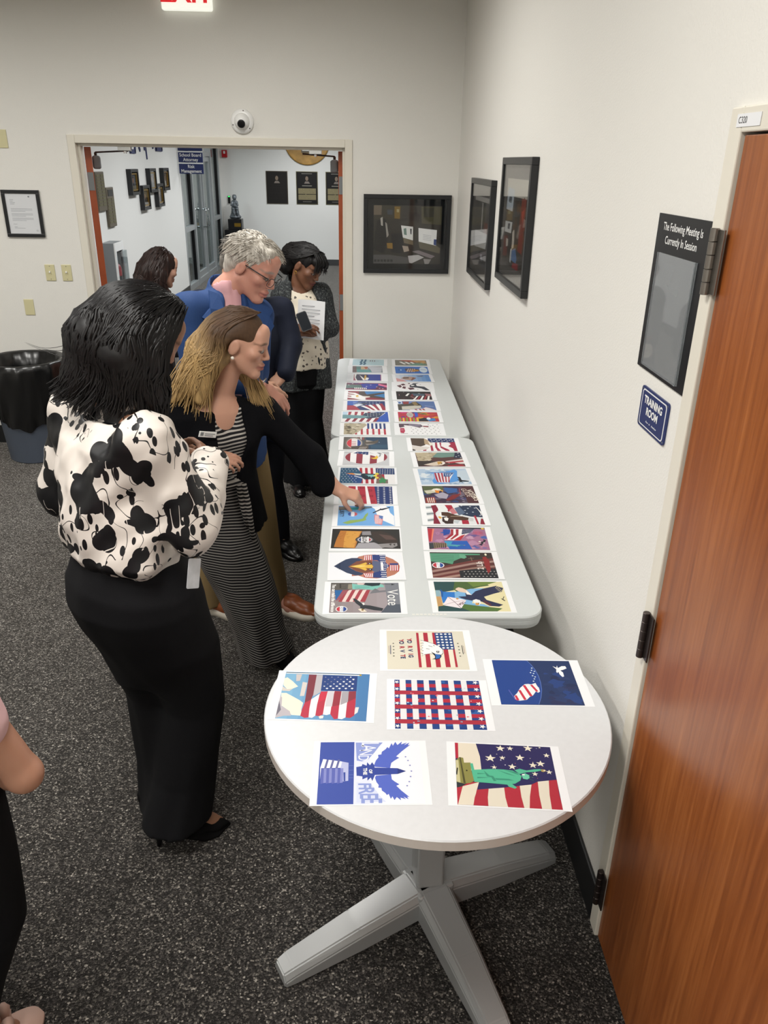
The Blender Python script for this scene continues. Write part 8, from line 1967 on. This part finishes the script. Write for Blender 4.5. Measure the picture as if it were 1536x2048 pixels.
p.body(J, H, (-.4, -.4, 0), (.45, .4, 1.87), .0055, skin_color(H, '#c08a78', '#a8675f', '#8a8078'), [dict(w=X(527, 776, 2.97), d=V3(.75, -.1, -.6), n=V3(.5, -.5, .7), side=-1, curl=(.5, .5, .55, .6)), dict(w=J['wrL'], d=V3(.6, -.3, -.7), n=V3(.6, .3, .7), side=1)], True, .06)
eyes(H, p.e)
shirt(p, J, 'pink_shirt'); jk = jacket(p, J, 'blue_suit', 'blazer')
# lapels with a notch
for q in (-1, 1):
    bm = BM(); ch = J['chest']
    P_ = [p.off(nk, q*.095, .045, .015), p.off(nk, q*.12, .10, -.05), p.off(nk, q*.165, .115, -.08), p.off(nk, q*.135, .135, -.10), p.off(nk, q*.15, .145, -.14), p.off(ch, q*.075, .165, .0), p.off(J['waist'], q*.035, .155, .03), p.off(ch, q*.045, .152, .04), p.off(nk, q*.058, .105, -.06), p.off(nk, q*.06, .06, .0)]
    A_ = [bm.verts.new(x) for x in P_]; B_ = [bm.verts.new(x-p.h*.012) for x in P_]; n_ = len(P_); bm.faces.new(A_); bm.faces.new(B_[::-1])
    for i in range(n_): bm.faces.new((A_[i], A_[(i+1) % n_], B_[(i+1) % n_], B_[i]))
    bmesh.ops.triangulate(bm, faces=bm.faces); bmesh.ops.recalc_face_normals(bm, faces=bm.faces); obj('lapel', bm, 'blue_suit', jk)
suit_trousers(p, J, 'khaki', .078, .074)
for hx, d_ in ((w(-1.49, 3.17, 0), (.9, -.45)), (w(-1.17, 3.20, 0), (.86, -.5))): shoe('shoe', d_, hx, .30, .105, 'brown_leather', p.e, sole='rubber_white', sole_h=.028, toph=.085)
v = Vol(H.c-.16, H.c+.16, .005)
v.ell(H.p(0, -.020, .040), (.079*1.08, .096*1.08, .081*1.08), H.ax(), .02); v.ell(H.p(0, -.075, -.02), (.06*1.08, .04*1.08, .07*1.08), H.ax(), .03); v.cone(H.p(.03, .055, .085), H.p(-.05, .068, .068), .02*1.08, .02*1.08, .025)
v.ell(H.p(0, .118, -.005), (.085, .06, .078), H.ax(), .012, 's')
for q in (-1, 1): v.ell(H.p(q*.09, .02, -.03), (.034, .045, .048), H.ax(), .01, 's'); v.ell(H.p(q*.09, -.02, -.045), (.03, .03, .04), H.ax(), .01, 's')
v.cone(H.p(.045, .08, .10), H.p(.03, -.05, .135), .0045, .0045, .006, 's')
def crop(x, y, z):
    P = np.stack([x, y, z], 1).astype(float); r, q, u = H.loc(P); return .0016*(np.sin(r*190+q*60)+np.sin(q*150-r*90+u*110)+.7*np.sin(u*170+r*40))
v.shape(crop); hr = vol_obj('hair', v, 'hair_grey', p.e, 1)
def short_hair(H, hr, material, n, S, part=.035, seed=2):
    g = random.Random(seed); paths = []
    while len(paths) < n:
        t, ph = g.uniform(-.15, 1), g.uniform(0, 2*math.pi); z = t; c = math.sqrt(max(0, 1-z*z)); r, f, u = .0815*c*math.cos(ph), -.020+.099*c*math.sin(ph), .040+.0835*z
        if f > .045 and u < .075: continue
        if abs(r) > .06 and f > -.035 and u < .03: continue
        if u < .0 and f > -.05: continue
        d = (-1 if r < part else 1); st = [H.p(r, f, u)]
        if u > .07: dv = (d*.010, .012 if f > 0 else -.008, .002)
        else: dv = (d*.001, -.008, -.012)
        for k_ in range(1, 4): st.append(H.p(r+dv[0]*k_, f+dv[1]*k_, u+dv[2]*k_*(1 if u < .07 else (1-.9*k_))+.0025*(k_ == 1)))
        paths.append(st)
    lock_mesh('hair_locks', paths, .0019*S, material, hr, 5, 3, None, seed)
short_hair(H, hr, 'hair_grey', 520, 1.08)
gl = empty('eyeglasses', (0, 0, 0)); gl.parent = p.e
def glasses(H, parent, fm, nm='frame'):
    for q in (-1, 1):
        bm = BM(); tube(bm, [H.p(q*.078, .0, .012), H.p(q*.07, .075, .010), H.p(q*.062, .104, .008)], .0026, 6); obj('temple_arm', bm, fm, parent, True)
        ring = [H.p(q*.034+.026*math.cos(t), .112-.10*abs(.026*math.cos(t)*1)*0-(.006 if q*math.cos(t) > 0 else 0), -.008+.017*math.sin(t)) for t in np.linspace(0, 2*math.pi, 20, endpoint=False)]
        bm = BM(); tube(bm, ring, .0016, 6, True); obj('rim', bm, fm, parent, True)
        bm = BM(); bm.faces.new([bm.verts.new(x) for x in ring]); obj('lens', bm, 'spectacle_lens', parent)
    bm = BM(); tube(bm, [H.p(-.009, .114, -.004), H.p(0, .118, .0), H.p(.009, .114, -.004)], .0018, 6); obj('bridge', bm, fm, parent, True)
glasses(H, gl, 'black_plastic')
bm = BM(); cc = X(523, 770, 2.97); tube(bm, [cc+.033*(math.cos(t)*V3(.1, .9, .1)+math.sin(t)*V3(.55, 0, .8)) for t in np.linspace(0, 2*math.pi, 24, endpoint=False)], .0035, 6, True); obj('bracelet', bm, 'steel', p.e, True)

# ================================================================== 4. man in the dark navy suit behind him
p = Person((-1.27, 3.78, 0), (.62, -.78), 'person in dark navy suit standing behind the blue blazer, hands meeting in front'); w = p.w; X = p.px
H = Head(X(484, 528, 3.86), V3(.7, -.5, -.5), V3(.4, -.2, .9), 1.06)
nk = X(468, 588, 3.84)
J = dict(neck=nk, chest=X(492, 680, 3.80), waist=X(500, 765, 3.80), pelvis=X(505, 820, 3.80), shR=X(405, 615, 3.72), shL=X(558, 622, 3.95), elR=X(425, 730, 3.60), wrR=X(520, 770, 3.55), elL=X(581, 690, 3.88), wrL=X(573, 745, 3.74),
         hipR=X(478, 845, 3.75), hipL=X(535, 845, 3.86), knR=X(480, 960, 3.76), anR=w(-1.38, 3.78, .10), knL=X(540, 960, 3.84), anL=w(-1.19, 3.86, .10), ballR=w(-1.31, 3.70, .04), toeR=w(-1.29, 3.68, .03), ballL=w(-1.13, 3.77, .04), toeL=w(-1.11, 3.75, .03))
p.body(J, H, (-.45, -.4, 0), (.4, .35, 1.87), .006, skin_color(H, '#b98d76', '#9a5f58', '#4a423c'), [dict(w=J['wrL'], d=V3(-.7, -.3, -.55), n=V3(.1, -.5, .85), side=1, curl=(.4, .45, .5, .55), sc=1.05, thumb=(.7, .6)), dict(w=J['wrR'], d=V3(.8, -.2, -.4), n=V3(-.2, -.6, .7), side=-1)], True, .058)
eyes(H, p.e)
shirt(p, J, 'white_shirt'); jacket(p, J, 'navy_suit', 'jacket', gap=.03); suit_trousers(p, J, 'dark_trouser', .078, .078)
for hx, d_ in ((w(-1.41, 3.82, 0), (.7, -.7)), (w(-1.22, 3.90, 0), (.62, -.78))): shoe('shoe', d_, hx, .30, .10, 'black_leather', p.e, sole='black_leather', sole_h=.02, toph=.08)
v = Vol(H.c-.16, H.c+.16, .006)
v.ell(H.p(0, -.022, .046), (.087, .104, .087), H.ax(), .02); v.ell(H.p(0, -.07, -.02), (.064, .045, .075), H.ax(), .03); v.ell(H.p(0, .115, -.005), (.085, .06, .078), H.ax(), .012, 's')
for q in (-1, 1): v.ell(H.p(q*.09, .02, -.03), (.034, .045, .048), H.ax(), .01, 's')
v.shape(crop); hr = vol_obj('hair', v, 'hair_darkgrey', p.e, 1); short_hair(H, hr, 'hair_darkgrey', 300, 1.06, seed=5)

# ================================================================== 5. woman by the doorway holding paper and phone
p = Person((-1.04, 4.78, 0), (.32, -.95), 'person in grey flecked cardigan and dotted ivory blouse holding a paper by the doorway'); w = p.w; X = p.px
H = Head(X(614, 532, 4.74), V3(.72, -.52, -.46), V3(.35, -.15, .92), .98)
nk = X(598, 566, 4.77)
J = dict(neck=nk, chest=X(602, 625, 4.78), waist=X(604, 685, 4.78), pelvis=X(604, 725, 4.79), shR=X(566, 588, 4.74), shL=X(642, 586, 4.80), elR=X(572, 668, 4.72), wrR=X(592, 658, 4.60), elL=X(660, 655, 4.76), wrL=X(622, 665, 4.61),
         hipR=X(588, 745, 4.77), hipL=X(622, 745, 4.80), knR=X(588, 835, 4.76), anR=w(-1.12, 4.78, .10), knL=X(618, 835, 4.80), anL=w(-.99, 4.80, .10), ballR=w(-1.1, 4.70, .04), toeR=w(-1.09, 4.67, .03), ballL=w(-.95, 4.72, .04), toeL=w(-.94, 4.69, .03))
p.body(J, H, (-.4, -.36, 0), (.4, .3, 1.68), .0055, skin_color(H, '#6f4a36', '#6a3834', '#120c0a'), [dict(w=J['wrR'], d=V3(.7, -.45, .15), n=V3(-.1, -.6, .75), side=-1, curl=(.5, .55, .6, .6), sc=.95), dict(w=J['wrL'], d=V3(-.8, -.3, .1), n=V3(.2, -.6, .75), side=1, curl=(.55, .55, .6, .6), sc=.95)], False, .046, .9)
eyes(H, p.e)
v = Vol((-.26, -.25, .80), (.28, .25, 1.50), .0065)
v.loft([p.sec(J['pelvis']+V3(0, 0, -.02), .178, .145), p.sec(J['waist'], .168, .14), p.sec(J['chest'], .168, .142), p.sec(J['chest']+V3(0, 0, .1), .15, .105), p.sec(nk+V3(0, 0, -.03), .09, .07)], .03); v.wrinkle(.004, 34, 3); v.cone(p.off(nk, 0, .03, .0), p.off(nk, 0, .06, .12), .068, .07, .004, 's'); vol_obj('blouse', v, 'printed_blouse', p.e, 1)
jacket(p, J, 'tweed_knit', 'cardigan', gap=.088, a=.98, long=.72, sl=(.062, .058, .044), cuff=.1)
suit_trousers(p, J, 'black_cloth', .085, .095)
for hx, d_ in ((w(-1.14, 4.82, 0), (.2, -.95)), (w(-1.0, 4.84, 0), (.3, -.95))): shoe('shoe', d_, hx, .24, .085, 'black_leather', p.e, sole='black_leather', sole_h=.015, toph=.05)
v = Vol(H.c-.2, H.c+.2, .0055)
v.ell(H.p(0, -.018, .040), (.082, .102, .092), H.ax(), .02); v.chain([H.p(0, -.07, .04), H.p(0, -.12, .0), H.p(.02, -.12, -.07)], [.07, .072, .06], .03, .03); v.cone(H.p(.04, .075, .075), H.p(-.04, .085, .06), .032, .03, .02)
v.ell(H.p(0, .118, -.025), (.066, .055, .07), H.ax(), .012, 's')
for q in (-1, 1): v.ell(H.p(q*.088, .0, -.035), (.03, .045, .05), H.ax(), .01, 's')
v.shape(hairgroove(H, .002, 14)); v.F += .005; hr = vol_obj('hair', v, 'hair_black', p.e, 1)
g = random.Random(4); paths = []
for i in range(360):
    a_ = g.uniform(-3.2, .05); ps = g.uniform(.1, .7); paths.append([H.p(.085*math.cos(a_)*ps, .05+.08*math.sin(a_)*ps, .128-.02*ps), H.p(.084*math.cos(a_), -.015+.104*math.sin(a_), .05), H.p(.06*math.cos(a_), -.14+.045*math.sin(a_), .01+g.uniform(-.05, .03)), H.p(.05*math.cos(a_), -.15, -.08+g.uniform(-.04, .03))])
for i in range(30): x_ = g.uniform(-.05, .06); paths.append([H.p(x_, .04, .12), H.p(x_*1.1, .09, .09), H.p(x_*1.2, .108, .05+g.uniform(-.02, .01)), H.p(x_*1.4-.01, .115, .02+g.uniform(-.02, .01))])
lock_mesh('hair_locks', paths, .003, 'hair_black', hr, 10, 4, None, 7, v)
for q in (-1, 1):
    bm = BM(); cc = H.p(q*.082, -.006, -.048); tube(bm, [cc+.009*(math.cos(t)*H.f+math.sin(t)*H.u) for t in np.linspace(0, 2*math.pi, 16, endpoint=False)], .0016, 5, True); obj('earring', bm, 'gold', p.e, True)
# the things she holds
ctr = np.array(bp(622, 640, y=4.60)); d_ = unit(V3(.06, .0, .99)); s_ = unit(V3(.97, -.2, -.05)); pe = empty('paper_sheet', ctr); tag(pe, 'white sheet of paper held by the person by the doorway', 'paper')
bm = BM(); G_ = []
for i in range(9):
    row = []
    for j in range(7):
        a_, b_ = (i/8-.5)*.17, (j/6-.5)*.235; row.append(bm.verts.new(s_*a_+d_*b_+V3(0, -.02*(a_/.1)**2+.012, 0)))
    G_.append(row)
for i in range(8):
    for j in range(6): bm.faces.new((G_[i][j], G_[i+1][j], G_[i+1][j+1], G_[i][j+1]))
obj('sheet', bm, 'paper', pe, True)
bm = BM()
for k in range(7):
    for (x0, x1) in ((-.06, .055 if k % 3 else .02),): 
        a0, a1, zc = x0, x1, .08-k*.02; bm.faces.new([bm.verts.new(s_*a+d_*z_+V3(0, -.02*(a/.1)**2+.0105, 0)) for a, z_ in ((a0, zc), (a1, zc), (a1, zc+.004), (a0, zc+.004))])
obj('typed_lines', bm, 'ink_grey', pe)
ctr = np.array(bp(608, 643, y=4.535)); pe = empty('mobile_phone', ctr); tag(pe, 'black mobile phone held over the white sheet of paper', 'phone')
bm = BM(); prism(bm, rrect(.066, .122, .012, 4), -.004, .004); o = obj('phone_body', bm, 'black_plastic', pe); o.rotation_euler = (math.radians(58), math.radians(-18), math.radians(12))
bm = BM(); prism(bm, rrect(.060, .114, .010, 4), .004, .0045); o2 = obj('phone_screen', bm, 'dark_glass', pe); o2.rotation_euler = o.rotation_euler

# ================================================================== 6. woman with wavy brown hair at the doorway
p = Person((-2.0, 5.12, 0), (.9, .3), 'person with wavy dark brown hair in dark top, turned to the corridor'); w = p.w; X = p.px
H = Head(X(324, 536, 5.12), V3(.72, .62, -.2), V3(.2, 0, .97), .98)
nk = X(305, 588, 5.12)
b0 = nk
J = dict(neck=nk, chest=nk+V3(-.02, 0, -.2), waist=nk+V3(-.02, 0, -.4), pelvis=nk+V3(-.02, 0, -.52), hipR=nk+V3(-.02, -.08, -.56), hipL=nk+V3(-.04, .08, -.56))
for q, sg in (('R', 1), ('L', -1)):
    s0 = p.off(nk, sg*.155, 0, -.06); J['sh'+q] = s0; J['el'+q] = p.off(s0, sg*.04, -.03, -.26); J['wr'+q] = p.off(s0, -sg*.03, .17, -.30); J['kn'+q] = np.append((J['hip'+q]+V3(.02, 0, 0))[:2], .46); J['an'+q] = np.append(J['hip'+q][:2], .10); J['ball'+q] = np.append((J['hip'+q][:2]+p.h[:2]*.10), .04); J['toe'+q] = np.append((J['hip'+q][:2]+p.h[:2]*.13), .03)
p.body(J, H, (-.4, -.4, 0), (.4, .4, 1.7), .0075, skin_color(H, '#b98f7c', '#98544e', '#2a1a14'), [dict(w=J['wrR'], d=V3(.8, .3, .1), n=V3(0, 0, 1), side=-1), dict(w=J['wrL'], d=V3(.8, -.1, .1), n=V3(0, 0, 1), side=1)], False, .048, .9)
jacket(p, J, 'dark_top', 'top', gap=.012, a=.9, sl=(.062, .056, .046)); suit_trousers(p, J, 'dark_trouser', .08, .08)
for q in 'RL': shoe('shoe', p.h[:2], np.append(J['an'+q][:2]-p.h[:2]*.05, 0), .24, .085, 'black_leather', p.e, sole='black_leather', sole_h=.015, toph=.05)
v = Vol(H.c-V3(.24, .2, .3), H.c+V3(.2, .2, .18), .0055)
v.ell(H.p(0, -.022, .038), (.088, .106, .096), H.ax(), .02); v.ell(H.p(0, -.05, -.03), (.092, .085, .12), H.ax(), .04)
for a_ in np.linspace(-2.9, -.2, 9):
    q1 = H.p(.085*math.cos(a_), -.02+.10*math.sin(a_), -.03); bk = -math.sin(a_); g_ = .02*math.sin(a_*7)
    v.chain([q1, q1+V3(-.02*bk+g_, g_, -.06), q1+V3(-.03*bk-g_, -g_, -.12), q1+V3(-.045*bk+g_, 0, -.17)], [.045, .04, .034, .016], .03, .02)
v.ell(H.p(0, .115, -.03), (.06, .058, .08), H.ax(), .015, 's'); v.shape(hairgroove(H, .003, 11)); v.F += .005; hr = vol_obj('hair', v, 'hair_brown', p.e, 1)
g = random.Random(9); paths = []
for i in range(420):
    a_ = g.uniform(-3.1, -.2); bk = -math.sin(a_); ps = g.uniform(.1, .6); C = [H.p(.09*math.cos(a_)*ps, .01+.1*math.sin(a_)*ps, .134-.025*ps), H.p(.092*math.cos(a_), -.02+.113*math.sin(a_), .04), H.p(.1*math.cos(a_), -.03+.12*math.sin(a_), -.05)]; ph = g.uniform(0, 6)
    for k_ in range(3): C.append(C[-1]+V3(-.022*bk*(.4+.6*math.sin(ph+k_*2.4))+g.uniform(-.01, .01), .012*math.sin(ph+k_*2), -.05))
    paths.append(C)
lock_mesh('hair_locks', paths, .0034, 'hair_brown', hr, 14, 4, None, 6, v)

# ================================================================== 7. person at the side in a pink top
p = Person((-1.66, 1.02, 0), (.6, .8), 'person in pale pink top and black trousers with arms folded, mostly outside the frame'); w = p.w; X = p.px
H = Head(w(-1.60, 1.08, 1.58), V3(.7, .7, -.1), V3(0, 0, 1), .98)
nk = w(-1.63, 1.04, 1.42); el = X(48, 1548, .98)
J = dict(neck=nk, chest=w(-1.64, 1.02, 1.22), waist=w(-1.645, 1.0, 1.03), pelvis=w(-1.65, 1.0, .90), shR=w(-1.55, .93, 1.36), elR=el, wrR=X(-75, 1545, 1.16), shL=w(-1.76, 1.13, 1.36), elL=w(-1.80, 1.20, 1.06), wrL=w(-1.74, 1.26, 1.06),
         hipR=w(-1.545, .95, .86), hipL=w(-1.70, 1.06, .86), knR=w(-1.565, .99, .48), anR=w(-1.71, .97, .09), knL=w(-1.74, 1.08, .48), anL=w(-1.93, 1.12, .09), ballR=w(-1.625, 1.03, .03), toeR=w(-1.60, 1.045, .03), ballL=w(-1.87, 1.19, .03), toeL=w(-1.85, 1.22, .03))
v_ = p.body(J, H, (-.42, -.4, 0), (.45, .4, 1.78), .006, skin_color(H, '#ae8069', '#94504a', '#3a2a20'), [dict(w=J['wrR'], d=V3(-.6, .6, .2), n=V3(.3, -.3, .9), side=-1), dict(w=J['wrL'], d=V3(.7, -.4, .1), n=V3(0, .2, .9), side=1)], False, .05)
eyes(H, p.e)
v = Vol((-.3, -.28, .85), (.36, .3, 1.48), .0065)
v.loft([p.sec(J['pelvis']+V3(0, 0, .04), .178, .14), p.sec(J['waist'], .175, .14), p.sec(J['chest'], .185, .14), p.sec(J['chest']+V3(0, 0, .12), .17, .11), p.sec(nk+V3(0, 0, -.03), .09, .07)], .03)
for q in 'RL': v.cone(J['sh'+q], J['sh'+q]*.34+J['el'+q]*.66, .070, .057, .04)
v.wrinkle(.006, 30, 3, (1, 1, .6)); v.cone(nk, nk+V3(0, 0, .1), .06, .065, .004, 's'); vol_obj('blouse', v, 'pink_blouse', p.e, 1)
suit_trousers(p, J, 'black_cloth', .085, .075)
v = Vol(H.c-V3(.16, .16, .22), H.c+V3(.16, .16, .17), .006); v.ell(H.p(0, -.02, .04), (.085, .102, .093), H.ax(), .02); v.ell(H.p(0, -.05, -.04), (.085, .08, .12), H.ax(), .04); v.ell(H.p(0, .115, -.03), (.06, .058, .08), H.ax(), .015, 's'); v.shape(hairgroove(H, .002, 13)); vol_obj('hair', v, 'hair_brown', p.e, 1)
for q in 'RL':
    d_ = unit(J['toe'+q]-J['an'+q]); d_[2] = 0; d_ = unit(d_); s_ = V3(-d_[1], d_[0], 0); hl = np.append((J['an'+q]-d_*.045)[:2], 0)
    sd = empty('sandal', (0, 0, 0)); sd.parent = p.e
    bm = BM(); out = [tuple(x) for x in spline_pts([(-.02, 0), (0, .03), (.08, .032), (.15, .042), (.2, .042), (.235, .03), (.25, 0)], 25)]; pr = out+[(x, -y) for x, y in reversed(out[1:-1])]
    A_ = [bm.verts.new(hl+d_*x+s_*y) for x, y in pr]; B_ = [bm.verts.new(hl+d_*x+s_*y+V3(0, 0, .018)) for x, y in pr]; bm.faces.new(A_[::-1]); bm.faces.new(B_); n_ = len(pr)
    for i in range(n_): bm.faces.new((A_[i], A_[(i+1) % n_], B_[(i+1) % n_], B_[i]))
    bmesh.ops.recalc_face_normals(bm, faces=bm.faces); obj('sole', bm, 'sandal_pink', sd, True)
    bm = BM(); cc = hl+d_*.165
    for sg in (-1, 1): tube(bm, [cc+s_*sg*.042+V3(0, 0, .012), cc+s_*sg*.032+V3(0, 0, .045), cc+V3(0, 0, .06)], [.012, .016, .012], 8)
    obj('strap', bm, 'sandal_pink', sd, True)
    bm = BM()
    for sg in (-1, 1): tube(bm, [cc+V3(0, 0, .062), cc+s_*sg*.02+V3(0, 0, .078), cc+s_*sg*.04+V3(0, 0, .066)], [.006, .016, .010], 8)
    obj('bow', bm, 'sandal_pink', sd, True)
